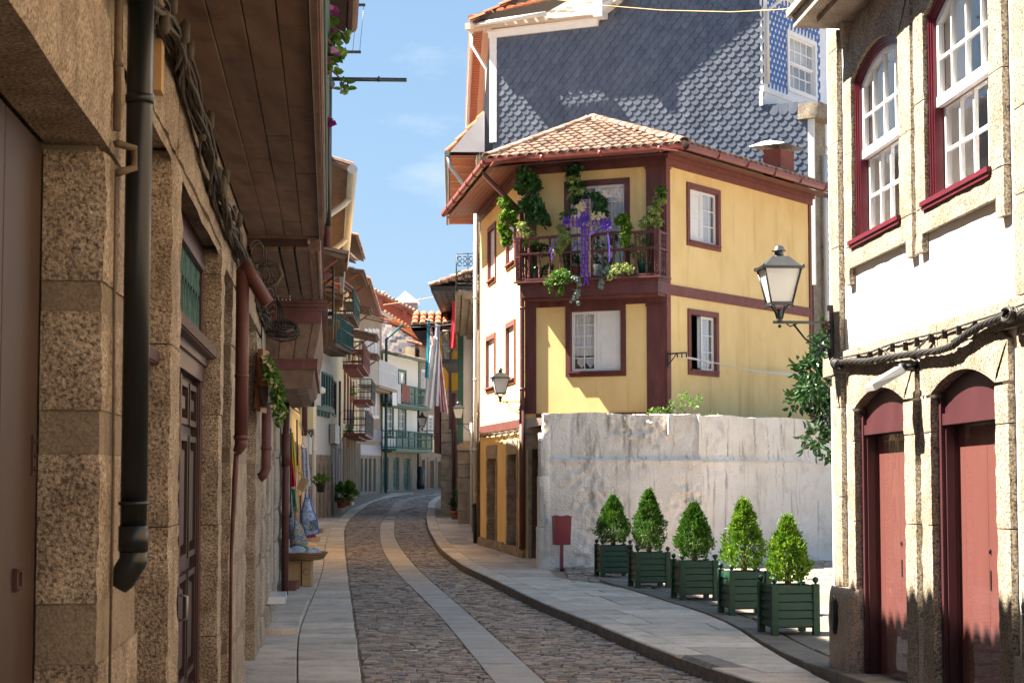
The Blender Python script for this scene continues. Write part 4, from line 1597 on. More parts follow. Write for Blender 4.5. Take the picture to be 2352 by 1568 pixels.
# floodlight
s, z = B_(880, 920, .02)
fl = thing("floodlight", "grey floodlight on a short arm above the arched doors", "floodlight", RW.P(s, .02, z))
b = MB()
b.tube([RW.P(s, .0, z), RW.P(s, .035, z)], .055, 14)
b.tube([RW.P(s, .03, z), RW.P(s - .01, .14, z - .01)], .02, 8)
b.lathe(RW.P(s - .01, .14, z - .01), [(.01, -.03), (.032, -.02), (.032, .02), (.01, .03)], 10)
b.build("bracket", M['iron'], fl)
b = MB()
o = RW.P(s - .01, .16, z - .02)
x, y, zz = RW.d, (RW.n * .9 + Vector((0, 0, -.45))).normalized(), None
zz = x.cross(y).normalized()
zz = zz if zz.z > 0 else -zz
P = lambda a, c, e: o + x * a + y * c + zz * e
b.hexa([P(-.11, .0, -.035), P(.11, .0, -.035), P(.13, .26, -.05), P(-.13, .26, -.05), P(-.09, .0, .02), P(.09, .0, .02), P(.12, .26, .0), P(-.12, .26, .0)])
b.build("lamp_head", M['zinc'], fl)
b = MB()
b.hexa([P(-.12, .262, -.048), P(.12, .262, -.048), P(.12, .266, -.048), P(-.12, .266, -.048), P(-.11, .262, -.004), P(.11, .262, -.004), P(.11, .266, -.004), P(-.11, .266, -.004)])
b.build("lens", M['opal'], fl)
# ------------------------------------------------------------------ yellow corner house
C1 = Vector((.266, 36.0, 0))
C2 = Vector((2.93, 34.78, 0))
C0p = G(1103, 1247, .14)
C3 = Vector((6.58, 40.1, 0))
YF = Wall(C1, C2 - C1)                 # front, with the balcony
if YF.n.y > 0:
    YF = Wall(C1, C2 - C1, -1)
YR = Wall(C2, C3 - C2)                 # right-hand face
if YR.n.x < 0:
    YR = Wall(C2, C3 - C2, -1)
YL = Wall(C1, C0p - C1)                # street face, s runs away from the corner
if YL.n.x > 0:
    YL = Wall(C1, C0p - C1, -1)
LF, LR, LL = (C2 - C1).length, (C3 - C2).length, (Vector((C0p.x, C0p.y, 0)) - C1).length
yh = thing("yellow_house", "yellow corner house with oxblood timber framing and a flowered balcony", "house", (3.0, 38.5, .1))
ZT = YF.px(1360, 392)[1]               # top of the yellow field
za, zb = YF.px(1132, 360, .8)[1], YF.px(1574, 332, .8)[1]
ZE = (za + zb) / 2
print("yellow", LF, LR, LL, "ZT", ZT, YR.px(1700, 430)[1], "eave", za, zb, YR.px(1906, 437, .8)[1])


def rect(W, p, n=0.0):
    """(s0,s1,z0,z1) from the photograph: left-top, right-top, left-bottom, right-bottom"""
    q = [W.px(u, v, n) for u, v in p]
    s0, s1 = (q[0][0] + q[2][0]) / 2, (q[1][0] + q[3][0]) / 2
    z1, z0 = (q[0][1] + q[1][1]) / 2, (q[2][1] + q[3][1]) / 2
    return min(s0, s1), max(s0, s1), z0, z1


r_fw = rect(YF, [(1300, 705), (1438, 698), (1300, 867), (1438, 862)])
ZFL = YF.px(1360, 655, .5)[1] + .06
r_fd = rect(YF, [(1297, 418), (1447, 408), (1297, 655), (1447, 648)])
r_fd = (r_fd[0], r_fd[1], ZFL, r_fd[3])
r_ru = rect(YR, [(1575.5, 418), (1653, 438), (1577, 563), (1653, 579)])
r_rl = rect(YR, [(1579, 708), (1649, 719), (1579, 859), (1649, 867)])
r_lu1 = rect(YL, [(1140, 508), (1122, 525), (1140, 640), (1122, 665)])
r_lu2 = rect(YL, [(1185, 478), (1164, 497), (1185, 606), (1164, 626)])
r_ll1 = rect(YL, [(1139, 762), (1118, 775), (1139, 893), (1117, 907)])
r_ll2 = rect(YL, [(1185, 729), (1163.5, 746), (1185, 877), (1163.5, 887)])
d_far = rect(YL, [(1140, 1050), (1121, 1056), (1140, 1246), (1121, 1241)])
d_near = rect(YL, [(1188, 1040), (1167, 1046), (1188, 1256), (1167, 1250)])
d_cor = rect(YF, [(1223, 1031), (1248, 1031), (1223, 1262), (1248, 1262)])
FW = .105                               # timber frame width
inner = lambda r: (r[0] + FW * .8, r[1] - FW * .8, r[2] + FW * .8, r[3] - FW * .8)
zgr = d_near[3] + .30
b = MB()
facade(b, YF, 0, LF, -.1, ZT + .25, [inner(r_fw), (r_fd[0] + FW * .8, r_fd[1] - FW * .8, r_fd[2], r_fd[3] - FW * .8), (d_cor[0] - .03, d_cor[1] + .03, .12, d_cor[3] + .03)], 0, .22)
facade(b, YR, 0, LR, -.1, ZT + .25, [inner(r_ru), inner(r_rl)], 0, .22)
ywall = b.build("wall", M['yellow'], yh, fix=False)
b = MB()
facade(b, YL, 0, LL, -.1, ZT + .25, [inner(r_lu1), inner(r_lu2), inner(r_ll1), inner(r_ll2),
                                   (d_far[0] - .03, d_far[1] + .03, .1, d_far[3] + .03), (d_near[0] - .03, d_near[1] + .03, .1, d_near[3] + .03)], 0, .22)
b.build("street_wall", M['yellow'], yh, fix=False)
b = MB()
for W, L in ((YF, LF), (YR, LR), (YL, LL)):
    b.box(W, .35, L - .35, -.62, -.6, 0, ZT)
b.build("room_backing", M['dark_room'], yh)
# timber framing
ft = PB("timber", M['maroon'], ywall)
pl0, pl1 = YF.px(1208, 800)[0] + .02, YF.px(1232, 800)[0]
pr0 = YF.px(1487, 800)[0]
zbase = YF.px(1360, 948)[1]
zband0, zband1 = YF.px(1360, 702)[1], YF.px(1360, 676)[1]
ft.box(YF, .0, pl1, 0, .035, zbase, ZT)
ft.box(YF, pr0, LF, 0, .035, zbase, ZT)
ft.box(YF, pl1, pr0, 0, .030, zband0, zband1)
ft.box(YF, pl1, pr0, 0, .030, zbase - .14, zbase)
ft.box(YF, pr0 - .02, LF + .02, 0, .05, ZT - .06, ZT - .01)
ft.box(YF, pr0 - .02, LF + .02, 0, .05, zband0 - .06, zband0 - .012)
ft.box(YF, -.02, LF + .02, 0, .05, ZT, ZT + .13)
ft.box(YF, -.05, LF + .05, 0, .10, ZT + .13, ZT + .22)
ft = PB("timber", M['maroon_light'], ywall)
pw = YR.px(1538, 800)[0]
zm0, zm1 = (YR.px(1538, 678)[1] + YR.px(1861, 728)[1]) / 2, (YR.px(1538, 653)[1] + YR.px(1861, 708)[1]) / 2
ft.box(YR, .0, pw, 0, .034, .1, ZT)
ft.box(YR, LR - .10, LR, 0, .034, .1, ZT)
ft.box(YR, pw, LR - .10, 0, .030, zm0, zm1)
ft.box(YR, -.02, pw + .02, 0, .05, ZT - .06, ZT - .01)
ft.box(YR, -.02, LR + .05, 0, .05, ZT, ZT + .13)
ft.box(YR, -.05, LR + .05, 0, .10, ZT + .13, ZT + .22)
ft = PB("timber", M['maroon'], ywall)
zl0 = (YL.px(1104, 1001)[1] + YL.px(1194, 976)[1]) / 2
ft.box(YL, .0, LL, 0, .03, zl0, zl0 + .17)
ft.box(YL, -.02, LL, 0, .05, ZT, ZT + .13)
ft.box(YL, -.05, LL, 0, .10, ZT + .13, ZT + .22)


def casement(W, r, leaf, light=False, sill=True, floor=False):
    """timber-framed window; leaf = two kinds: 'glass', 'shut', 'open'"""
    s0, s1, z0, z1 = r
    f = MB()
    mm = M['maroon_light'] if light else M['maroon']
    frame(f, W, s0, s1, z0, z1, FW, -.10, .032, bottom=not floor)
    if sill:
        f.box(W, s0 + FW * .6, s1 - FW * .6, .0, .075, z0 + FW - .03, z0 + FW + .004)
    win = f.build("window", mm, yh)
    i0, i1, j0, j1 = s0 + FW, s1 - FW, z0 + (FW if not floor else .02), z1 - FW
    mid = (i0 + i1) / 2
    for k, kind in enumerate(leaf):
        a, c = (i0 + .004, mid - .003) if k == 0 else (mid + .003, i1 - .004)
        lf = MB()
        if kind == 'open':
            continue
        frame(lf, W, a, c, j0 + .004, j1 - .004, .05, -.075, -.04)
        if kind == 'shut':
            lf.box(W, a + .05, c - .05, -.07, -.055, j0 + .05, j1 - .05)
            zm = (j0 + j1) / 2
            for q0, q1 in ((j0 + .10, zm - .03), (zm + .03, j1 - .10)):
                frame(lf, W, a + .075, c - .075, q0, q1, .02, -.056, -.044)
                lf.box(W, a + .11, c - .11, -.056, -.049, q0 + .03, q1 - .03)
            lf.build("shutter", M['white_paint'], win)
            continue
        nz = 4 if floor else 5 if (j1 - j0) > 1.1 else 3
        jz = j0 + (.75 if floor else .05)
        bars(lf, W, a + .05, c - .05, jz, j1 - .05, 2, nz, .018, -.07, -.045)
        if floor:
            lf.box(W, a + .05, c - .05, -.072, -.05, j0 + .05, jz)
        lf.build("casement_leaf", M['white_paint'], win)
        for x in range(2):
            for y in range(nz):
                p = MB()
                xs, zz = (c - a - .1) / 2, (j1 - .05 - jz) / nz
                p.box(W, a + .05 + xs * x + .01, a + .05 + xs * (x + 1) - .01, -.06, -.056, jz + zz * y + .01, jz + zz * (y + 1) - .01)
                p.build("pane", M['glass'], win)
        cu = MB()
        cu.grid(lambda t, y: W.P(a + (c - a) * t, -.13 + .008 * sin(t * 60), jz + (.26 if nz == 5 else 0) + (j1 - jz - (.26 if nz == 5 else 0)) * y), 40, 3)
        cu.build("net_curtain", M['curtain'], win, fix=False)
        if nz == 5:
            cu = MB()
            for q in range(2):
                x0 = a + .08 + (c - a - .14) * q / 2
                x1 = x0 + (c - a - .14) / 2 - .01
                cu.poly(W, [(x0, jz + .12), ((x0 + x1) / 2, jz + .02), (x1, jz + .12), (x1, jz + .22), (x0, jz + .22)], -.122, -.118)
            cu.build("lace_edge", M['lace'], win)
    return win


casement(YF, r_fw, ('glass', 'shut'))
casement(YF, r_fd, ('glass', 'glass'), sill=False, floor=True)
casement(YR, r_ru, ('shut', 'glass'), True)
wo = casement(YR, r_rl, ('open', 'glass'), True)
for r in (r_lu1, r_lu2, r_ll1, r_ll2):
    casement(YL, r, ('shut', 'shut') if r is r_lu2 else ('glass', 'shut'), True)
# street doors with their stone surrounds
for k, (W, r) in enumerate(((YL, d_far), (YL, d_near), (YF, d_cor))):
    s0, s1, z0, z1 = r
    b = MB()
    b.box(W, s0, s1, -.30, -.25, .1, z1)
    d = b.build("door", M['maroon'] if k else M['wood_dark'], yh)
    for q in range(2):
        b = MB()
        a, c = s0 + (s1 - s0) * q / 2 + .02, s0 + (s1 - s0) * (q + 1) / 2 - .02
        for za_, zb_ in ((.3, 1.0), (1.1, z1 - .15)):
            b.cbox(W, a + .04, c - .04, -.255, -.235, za_, zb_, .01)
        b.build("door_panel", M['maroon_light'], d)
    js = .17 if k < 2 else .13
    for a, c in ((s0 - js, s0), (s1, s1 + js)):
        if k == 2 and a < 0.02:
            a = .06
        zz = [.1, .75, 1.4, z1]
        for q0, q1 in zip(zz, zz[1:]):
            b = MB()
            rough_block(b, W, a, c, -.26, .03 + U(0, .01), q0 + .004, q1 - .004, .09, .008, .02)
            b.build("jamb_stone", M['granite'], ywall, fix=False)
    b = MB()
    rough_block(b, W, s0 - js, s1 + js, -.26, .04, z1 + .004, z1 + .30, .09, .008, .02)
    b.build("lintel", M['granite_grey'], ywall, fix=False)
for q0, q1, z0, z1, m in ((-.03, .72, d_cor[3] + .31, 2.86, 'granite_grey'), (d_cor[1] + .135, .74, .1, 1.2, 'granite'), (d_cor[1] + .135, .73, 1.21, d_cor[3] + .3, 'granite')):
    b = MB()
    rough_block(b, YF, q0, q1, -.03, .06, z0, z1, .09, .012, .02)
    b.build("corner_stone", M[m], ywall, fix=False)
s = .0
while s < LL - .1:
    L = min(U(.5, .9), LL - s)
    b = MB()
    rough_block(b, YL, s + .006, s + L - .006, -.05, .07 + U(0, .02), .05, .30 + U(-.02, .02), .1, .012, .03)
    b.build("plinth_stone", M['granite'], ywall, fix=False)
    s += L

# roof: hipped, clay tiles laid one by one on the visible slopes
OV = .82


def isect(A, B, na, nb):
    p, d, q, e = A.o + A.n * na, A.d, B.o + B.n * nb, B.d
    t = ((q - p).x * e.y - (q - p).y * e.x) / (d.x * e.y - d.y * e.x)
    return p + d * t


eL = isect(YF, YL, OV, OV)
eR = isect(YF, YR, OV, OV)
eLf = YL.o + YL.n * OV + YL.d * (LL + .1)
eRf = YR.o + YR.n * OV + YR.d * (LR + .3)
apx = at(1363, 279, 38.4)
apx2 = Vector((apx.x + 1.35, apx.y + 3.6, apx.z))
up = lambda p, z: Vector((p.x, p.y, z))
deck = MB()
zE = ZE - .05
for tri in ((up(eL, zE), up(eR, zE), apx), (up(eLf, zE), up(eL, zE), apx, apx2), (up(eR, zE), up(eRf, zE), apx2, apx)):
    deck.add([Vector(p) for p in tri] + [Vector(p) - Vector((0, 0, .05)) for p in tri],
             [tuple(range(len(tri))), tuple(range(2 * len(tri) - 1, len(tri) - 1, -1))])
roof = deck.build("roof", M['mortar'], yh)


def tile_mesh(L, r0, r1, k=6):
    mb = MB()
    vs = []
    for y, r in ((0, r0), (L, r1)):
        for rr in (r, r - .016):
            for q in range(k + 1):
                a = pi * q / k
                vs.append(Vector((rr * cos(a), y, rr * .8 * sin(a))))
    n = k + 1
    fs = [(q, q + 1, 2 * n + q + 1, 2 * n + q) for q in range(k)] + [(n + q + 1, n + q, 3 * n + q, 3 * n + q + 1) for q in range(k)]
    fs += [(q + 1, q, n + q, n + q + 1) for q in range(k)]
    mb.add(vs, fs, True)
    return mb.mesh("clay_tile", M['tile'])


TM = tile_mesh(.40, .092, .075)


def lay(a, c, pk, pk2=None, row=.33, pitch=.225):
    """tiles on the slope whose eave runs a..c and whose top is pk (or pk..pk2)"""
    e = (c - a)
    ex = Vector((e.x, e.y, e.z)).normalized()
    tp = pk - a
    up_ = (tp - ex * tp.dot(ex))
    H = up_.length
    up_ = up_.normalized()
    nn = ex.cross(up_)
    if nn.z < 0:
        nn = -nn
    q0 = (pk - a).dot(ex)
    q1 = ((pk2 or pk) - a).dot(ex)
    W_ = e.length
    k = int(W_ / pitch)
    rq = basis(ex, up_, nn) if ex.cross(up_).dot(nn) > 0 else basis(-ex, up_, nn)
    for i in range(k + 1):
        x = (i + .5) * W_ / (k + 1)
        h = H * min(1, x / max(q0, .01)) if x < q0 else H * min(1, (W_ - x) / max(W_ - q1, .01)) if x > q1 else H
        y = -.09
        while y < h - .12:
            p = a + ex * (x + U(-.012, .012)) + up_ * y + nn * (.03 + .016)
            w = Matrix.Rotation(U(-.03, .03), 4, 'Z').to_quaternion()
            inst("roof_tile", TM, roof, p, rq @ w @ Matrix.Rotation(-.05, 4, 'X').to_quaternion(), (1, 1, 1))
            y += row


lay(up(eL, zE), up(eR, zE), apx)
lay(up(eR, zE), up(eRf, zE), apx, apx2)
for a, c in ((up(eL, zE), apx), (up(eR, zE), apx), (apx, apx2)):
    d = (c - a)
    L = d.length
    d.normalize()
    sx = d.cross(Vector((0, 0, 1))).normalized()
    nn = sx.cross(d)
    k = int(L / .36)
    for i in range(k):
        inst("ridge_tile", TM, roof, a + d * (L * i / k) + nn * .085, basis(sx, d, nn) @ Matrix.Rotation(U(-.04, .04), 4, 'Z').to_quaternion(), (1.25, 1.08, 1.15))
b = MB()
for a, c in ((up(eL, zE), apx), (up(eR, zE), apx)):
    b.tube([a + (c - a) * t / 8 + Vector((0, 0, .03)) for t in range(9)], .075, 6)
b.build("ridge_mortar", M['cement'], roof)
# boarded eaves underside, one board at a time on the two faces seen from below
zc = ZT + .22
for W, s0, s1, m in ((YL, -1.05, LL + .1, 'maroon_light'), (YR, -.9, LR + .3, 'maroon_light'), (YF, -.4, LF + .35, 'maroon')):
    for k in range(6):
        n0, n1 = .06 + k * .122, .06 + (k + 1) * .122
        b = MB()
        lo = s0 if W is not YF else s0
        b.hexa([W.P(s0 + (0 if W is not YF else 0), n0 + .003, zc + .0 + (zE - .13 - zc) * k / 6), W.P(s1, n0 + .003, zc + (zE - .13 - zc) * k / 6),
                W.P(s1, n1 - .003, zc + (zE - .13 - zc) * (k + 1) / 6), W.P(s0, n1 - .003, zc + (zE - .13 - zc) * (k + 1) / 6),
                W.P(s0, n0 + .003, zc + .02 + (zE - .13 - zc) * k / 6), W.P(s1, n0 + .003, zc + .02 + (zE - .13 - zc) * k / 6),
                W.P(s1, n1 - .003, zc + .02 + (zE - .13 - zc) * (k + 1) / 6), W.P(s0, n1 - .003, zc + .02 + (zE - .13 - zc) * (k + 1) / 6)])
        b.build("eave_board", M[m], roof)
gt = MB()
for a, c in ((eLf, eL), (eL, eR), (eR, eRf)):
    d = (up(c, 0) - up(a, 0)).normalized()
    o = Vector((d.y, -d.x, 0))
    prof = [(-.07, .03), (-.065, -.03), (-.03, -.07), (.02, -.07), (.055, -.03), (.06, .04), (.045, .04), (.035, -.02), (0, -.05), (-.03, -.05), (-.05, -.02), (-.055, .03)]
    for p, q in ((a, c),):
        r0 = [up(p, zE) + o * (x + .05) + Vector((0, 0, z - .015)) for x, z in prof]
        r1 = [up(q, zE) + o * (x + .05) + Vector((0, 0, z - .015)) for x, z in prof]
        n = len(prof)
        gt.add(r0 + r1, [tuple(range(n)), tuple(range(2 * n - 1, n - 1, -1))] + [(i, (i + 1) % n, n + (i + 1) % n, n + i) for i in range(n)])
    L = (c - a).length
    for k in range(1, int(L / 1.2) + 1):
        p = up(a, zE) + d * (k * 1.2) + o * .05
        gt.tube([p + d * -.03 + Vector((0, 0, -.03)), p + d * .03 + Vector((0, 0, -.03))], .078, 8)
gt.build("gutter", M['gutter_red'], roof)
b = MB()
p0 = at(1123, 390, (YL.o + YL.n * OV + YL.d * .1).y)
g0 = YL.P(.25, OV - .03, zE - .05)
b.tube([g0, g0 + Vector((0, 0, -.12)), YL.P(-.02, .08, zE - .95), YL.P(-.03, .07, zE - 1.15), YL.P(-.03, .07, .35), YL.P(-.03, .09, .28)], .05, 10)
for z in (1.15, 2.2, 3.4, 5.0):
    b.tube([YL.P(-.03, .07, z), YL.P(-.03, .07, z + .05)], .058, 10)
b.tube([YL.P(-.03, .07, .3), YL.P(-.03, .07, 3.1)], .064, 10)
tag(b.build("drainpipe", M['brown_pipe'], fix=False), "oxblood downpipe on the left corner of the yellow house", "downpipe")
# chimney with a sheet metal cap
ch = MB()
cp = at(1797, 372, 38.6)
w = .62
cz0, cz1 = cp.z - .45, at(1797, 347, 38.6).z
cd, cn = YR.d, YR.n
P = lambda a, c, z: Vector((cp.x, cp.y, 0)) + cd * a + cn * c + Vector((0, 0, z))
ch.hexa([P(-w * .52, -.3, cz0), P(w * .52, -.3, cz0), P(w * .52, .12, cz0), P(-w * .52, .12, cz0), P(-w * .52, -.3, cz1), P(w * .52, -.3, cz1), P(w * .52, .12, cz1), P(-w * .52, .12, cz1)])
cho = ch.build("chimney", M['rust'], roof)
b = MB()
for a in (-.28, .28):
    for c in (-.26, .08):
        b.tube([P(a, c, cz1), P(a, c, cz1 + .10)], .012, 5)
q = .54
b.hexa([P(-q, -.52, cz1 + .07), P(q, -.52, cz1 + .07), P(q, .32, cz1 + .07), P(-q, .32, cz1 + .07), P(-q * .9, -.15, cz1 + .16), P(q * .9, -.15, cz1 + .16), P(q * .9, -.05, cz1 + .16), P(-q * .9, -.05, cz1 + .16)])
b.build("chimney_cap", M['zinc'], cho)

# ---- balcony
NB = .60
bs0, bs1 = YF.px(1184, 640, NB)[0], YF.px(1514, 640, NB)[0]
zf0 = (YF.px(1190, 686, NB * .9)[1] + YF.px(1505, 668, NB * .9)[1]) / 2
zf1 = (YF.px(1182, 650, NB)[1] + YF.px(1514, 629, NB)[1]) / 2
zr = (YF.px(1184, 548, NB)[1] + YF.px(1514, 528, NB)[1]) / 2
zmid = (YF.px(1184, 585, NB)[1] + YF.px(1514, 567, NB)[1]) / 2
print("balcony", bs0, bs1, zf0, zf1, zmid, zr, ZFL)
b = MB()
b.box(YF, bs0 + .06, bs1 - .05, -.0, NB - .08, zf0, zf1 - .07)
b.box(YF, bs0 + .02, bs1 - .02, -.0, NB - .03, zf1 - .07, zf1 - .035)
b.box(YF, bs0 - .03, bs1 + .03, -.0, NB + .04, zf1 - .035, zf1)
b.box(YF, bs0 + .10, bs1 - .08, -.0, NB - .14, zf0 - .05, zf0)
ybal = b.build("balcony", M['maroon'], yh)
for s in (bs0 + .05, bs1 - .05):
    b = MB()
    b.box(YF, s - .05, s + .05, NB - .10, NB, zf1, zr + .03)
    for z0, z1 in ((zf1 + .08, zmid - .06), (zmid + .05, zr - .04)):
        frame(b, YF, s - .042, s + .042, z0, z1, .012, NB, NB + .012)
        k = int((z1 - z0 - .06) / .055)
        for i in range(k):
            b.lathe(YF.P(s + (.012 if i % 2 else -.012), NB, z0 + .05 + i * .055), [(.004, -.012), (.016, 0), (.004, .012)], 6)
    b.build("carved_post", M['maroon'], ybal)
b = MB()
for z, h in ((zr, .035), (zmid, .028)):
    b.box(YF, bs0, bs1, NB - .075, NB - .01, z - h, z)
    b.box(YF, bs0 - .01, bs1 + .01, NB - .09, NB + .005, z, z + .015)
    for s in (bs0 + .02, bs1 - .08):
        b.box(YF, s, s + .06, .0, NB - .09, z - h, z + .012)
b.box(YF, bs0, bs1, NB - .08, NB - .01, zf1 + .02, zf1 + .05)
b.build("handrail", M['maroon'], ybal)


def baluster(s, n, z0, z1):
    mb = MB()
    H = z1 - z0
    pr = [(.022, 0), (.022, .10), (.014, .12), (.03, .22), (.027, .32), (.014, .42), (.018, .47), (.014, .52), (.026, .68), (.022, .76), (.012, .84), (.022, .88), (.022, 1)]
    mb.lathe(YF.P(s, n, z0), [(r, t * H) for r, t in pr], 8)
    return mb.build("baluster", M['maroon'], ybal, fix=False)


k = 13
for i in range(1, k):
    s = bs0 + .05 + (bs1 - bs0 - .1) * i / k
    baluster(s, NB - .045, zf1 + .05, zmid - .028)
    if i % 2:
        baluster(s, NB - .045, zmid + .015, zr - .035)
for s in (bs0 + .05, bs1 - .05):
    for n in (.1, .22, .34, .45):
        baluster(s, n, zf1, zmid - .028)
        baluster(s, n, zmid + .015, zr - .03)
# ------------------------------------------------------------------ whitewashed retaining wall
wp0, wp2 = G(1249, 1303, .135), G(1907, 1282, .14)
wp1 = at(1612, 1300, 32.4)
wp3 = wp2 + (wp2 - Vector((wp1.x, wp1.y, 0))).normalized() * 3.2
ww = thing("garden_wall", "rough whitewashed rubble wall behind the row of planters", "wall", (2.5, 32.6, .1))


def rubble(p, q, zt, amp, seed, step=.034):
    W = Wall(Vector((p.x, p.y, 0)), Vector((q.x - p.x, q.y - p.y, 0)))
    if W.n.y > 0:
        W = Wall(Vector((p.x, p.y, 0)), Vector((q.x - p.x, q.y - p.y, 0)), -1)
    L = (Vector((q.x, q.y, 0)) - Vector((p.x, p.y, 0))).length

    def fn(a, c):
        s, z = a * L, c * zt
        P = Vector((s, z * 1.2, seed))
        m = min(1, max(0, noise.noise(P * 1.15) * 3.2 + .35 + .35 * noise.noise(P * 3.7)))
        k = m * (amp * .42 * noise.fractal(P * 7, 1, 2, 4) + amp * .30 * abs(noise.noise(P * 4.1)))
        k += (1 - m) * .010 * noise.noise(P * 5) + .03 * noise.noise(P * .8) + .006 * noise.noise(P * 19)
        j = abs((s * .9 + .25 * noise.noise(P * .5)) % 1.0 - .5)
        if z > 2.02 and j < .018:
            k -= .02
        ledge = .05 if z > 2.02 else 0
        if abs(z - 2.02) < .05:
            k += .03
        top = .05 * noise.noise(Vector((s * 1.1, 0, seed))) * c ** 6
        return W.P(s, k - ledge, z + top)
    mb = MB()
    nu, nv = int(L / step), int(zt / step)
    mb.grid(fn, nu, nv)
    tops = [fn(i / nu, 1) for i in range(nu + 1)]
    bk = [W.P(i / nu * L, -.55, zt + .03 * noise.noise(Vector((i, 2, seed)))) for i in range(nu + 1)]
    mb.add(tops + bk, [(i, i + 1, nu + 2 + i, nu + 1 + i) for i in range(nu)])
    e0 = [fn(0, j / nv) for j in range(nv + 1)]
    e1 = [W.P(0 + .02 * noise.noise(Vector((j * .3, 5, seed))), -.55, zt * j / nv) for j in range(nv + 1)]
    mb.add(e0 + e1, [(j, j + 1, nv + 2 + j, nv + 1 + j) for j in range(nv)], True)
    return mb.build("rubble_face", M['limewash'], ww, fix=False), W, L


f1, WW1, LW1 = rubble(wp0, wp1, 2.84, .15, 1.3)
f2, WW2, LW2 = rubble(wp1, wp3, 2.82, .07, 7.7)
b = MB()
for k in range(3):
    rough_block(b, WW1, -.11 + .02 * k, .12, -.5, .05, [.0, .85, 1.75][k], [.84, 1.74, 2.5][k], .08, .02, .05)
b.build("end_stone", M['limewash'], ww, fix=False)
s, z = WW1.px(1540, 975, .05)
b = MB()
rough_block(b, WW1, s - .05, s + .06, -.05, .07, z - .18, 2.83, .05, .006, .02)
b.build("drain_block", M['limewash'], ww, fix=False)
b = MB()
b.add([Vector(p) for p in ((.6, 32.6, 2.66), (3.3, 32.7, 2.66), (9, 38.4, 2.66), (7.5, 40.5, 2.66), (2.9, 34.9, 2.66), (.3, 36.1, 2.66))], [(0, 1, 2, 3, 4, 5)])
b.build("terrace_soil", M['soil'], ww, fix=False)

# ------------------------------------------------------------------ tall house with the slate-hung gable
sp = at(1126, 400, 44.4)
SG = Wall(Vector((sp.x, sp.y, 0)), Vector((.909, -.416, 0)))
if SG.n.y > 0:
    SG = Wall(Vector((sp.x, sp.y, 0)), Vector((.909, -.416, 0)), -1)
sh = thing("slate_house", "tall house with a blue-grey fish-scale slate gable behind the yellow house", "house", SG.P(4, -2, 0))
sgp = lambda u, v, n=0.: SG.px(u, v, n)
RS = sgp(1858, 330)[0]
poly = [sgp(1141, 700), sgp(1141, 88), sgp(1376, 61), sgp(1376, 24), sgp(1431, -1), sgp(1560, -60), sgp(1748, -150), sgp(1748, 246), sgp(1858, 246), sgp(1858, 700)]
b = MB()
b.poly(SG, [(-.3, 0), (RS, 0), (RS, poly[7][1]), (poly[7][0], poly[7][1]), (poly[6][0], poly[6][1] + 1.5), (poly[4][0], poly[4][1] + .02), (.0, poly[1][1] + .1), (-.3, poly[1][1] - 3.0)], -.3, 0)
gab = b.build("gable_wall", M['slate_back'], sh)


def inside(p, pg):
    x, y = p
    r = False
    for (x0, y0), (x1, y1) in zip(pg, pg[1:] + pg[:1]):
        if (y0 > y) != (y1 > y) and x < (x1 - x0) * (y - y0) / (y1 - y0) + x0:
            r = not r
    return r


PW, PH = .222, .131
smb = MB()
k = 9
pts = [(-PW * .485, .16)] + [(PW * .485 * -cos(pi * i / k), -.115 * sin(pi * i / k)) for i in range(k + 1)] + [(PW * .485, .16)]
nn = len(pts)
tl = lambda z: .036 - .115 * (z + .115)
smb.add([Vector((x, z, tl(z))) for x, z in pts] + [Vector((x, z, tl(z) - .017)) for x, z in pts],
        [tuple(range(nn - 1, -1, -1))] + [(i, i + 1, nn + i + 1, nn + i) for i in range(nn - 1)])
SM = smb.mesh("slate_shingle", M['slate'], fix=True)
places = []
for r in range(70):
    z = poly[0][1] + r * PH
    for c in range(45):
        s = .08 + c * PW + (PW / 2 if r % 2 else 0)
        if s < poly[0][0] - .08 or not inside((max(s, poly[0][0] + .01), z - .03), poly):
            continue
        q = SG.P(s, 0, z)
        uu, vv = CX + FPX * q.x / q.y, HZ - FPX * (q.z - EYE) / q.y
        vis = vv > 4 and not (vv > 430)
        places.append((0 if vis else 1, q.y, s, z))
places.sort()
rq = basis(SG.d, Vector((0, 0, 1)), SG.n) if SG.d.cross(Vector((0, 0, 1))).dot(SG.n) > 0 else basis(-SG.d, Vector((0, 0, 1)), SG.n)
rest = MB()
smv, smf = [v.co.copy() for v in SM.vertices], [tuple(p.vertices) for p in SM.polygons]
nsing = 0
for i, (a, y, s, z) in enumerate(places):
    tw = Matrix.Rotation(U(-.035, .035), 4, 'Z').to_quaternion() @ Matrix.Rotation(U(-.03, .03), 4, 'Y').to_quaternion()
    off = SG.P(s + U(-.004, .004), U(0, .004), z + U(-.004, .004))
    if nsing < 300 and i % 3 == 0:
        inst("slate_shingle", SM, sh, off, rq @ tw)
        nsing += 1
    else:
        rr = (rq @ tw).to_matrix()
        rest.add([off + rr @ v for v in smv], smf)
rest.build("slate_shingles", M['slate'], sh, kind='stuff', fix=False)
# white boards round the gable
tb = PB("corner_board", M['white_paint'], gab)
b0 = sgp(1141, 327)[1]
tb.box(SG, .0, poly[0][0] + .01, -.02, .05, b0, poly[1][1] + .05)
tb.box(SG, RS - .01, RS + .13, -.02, .05, 6.0, poly[7][1] - .01)


def slanted(mb, W, pa, pb, h, n0, n1):
    (s0, z0), (s1, z1) = pa, pb
    return mb.poly(W, [(s0, z0), (s1, z1), (s1, z1 + h), (s0, z0 + h)], n0, n1)


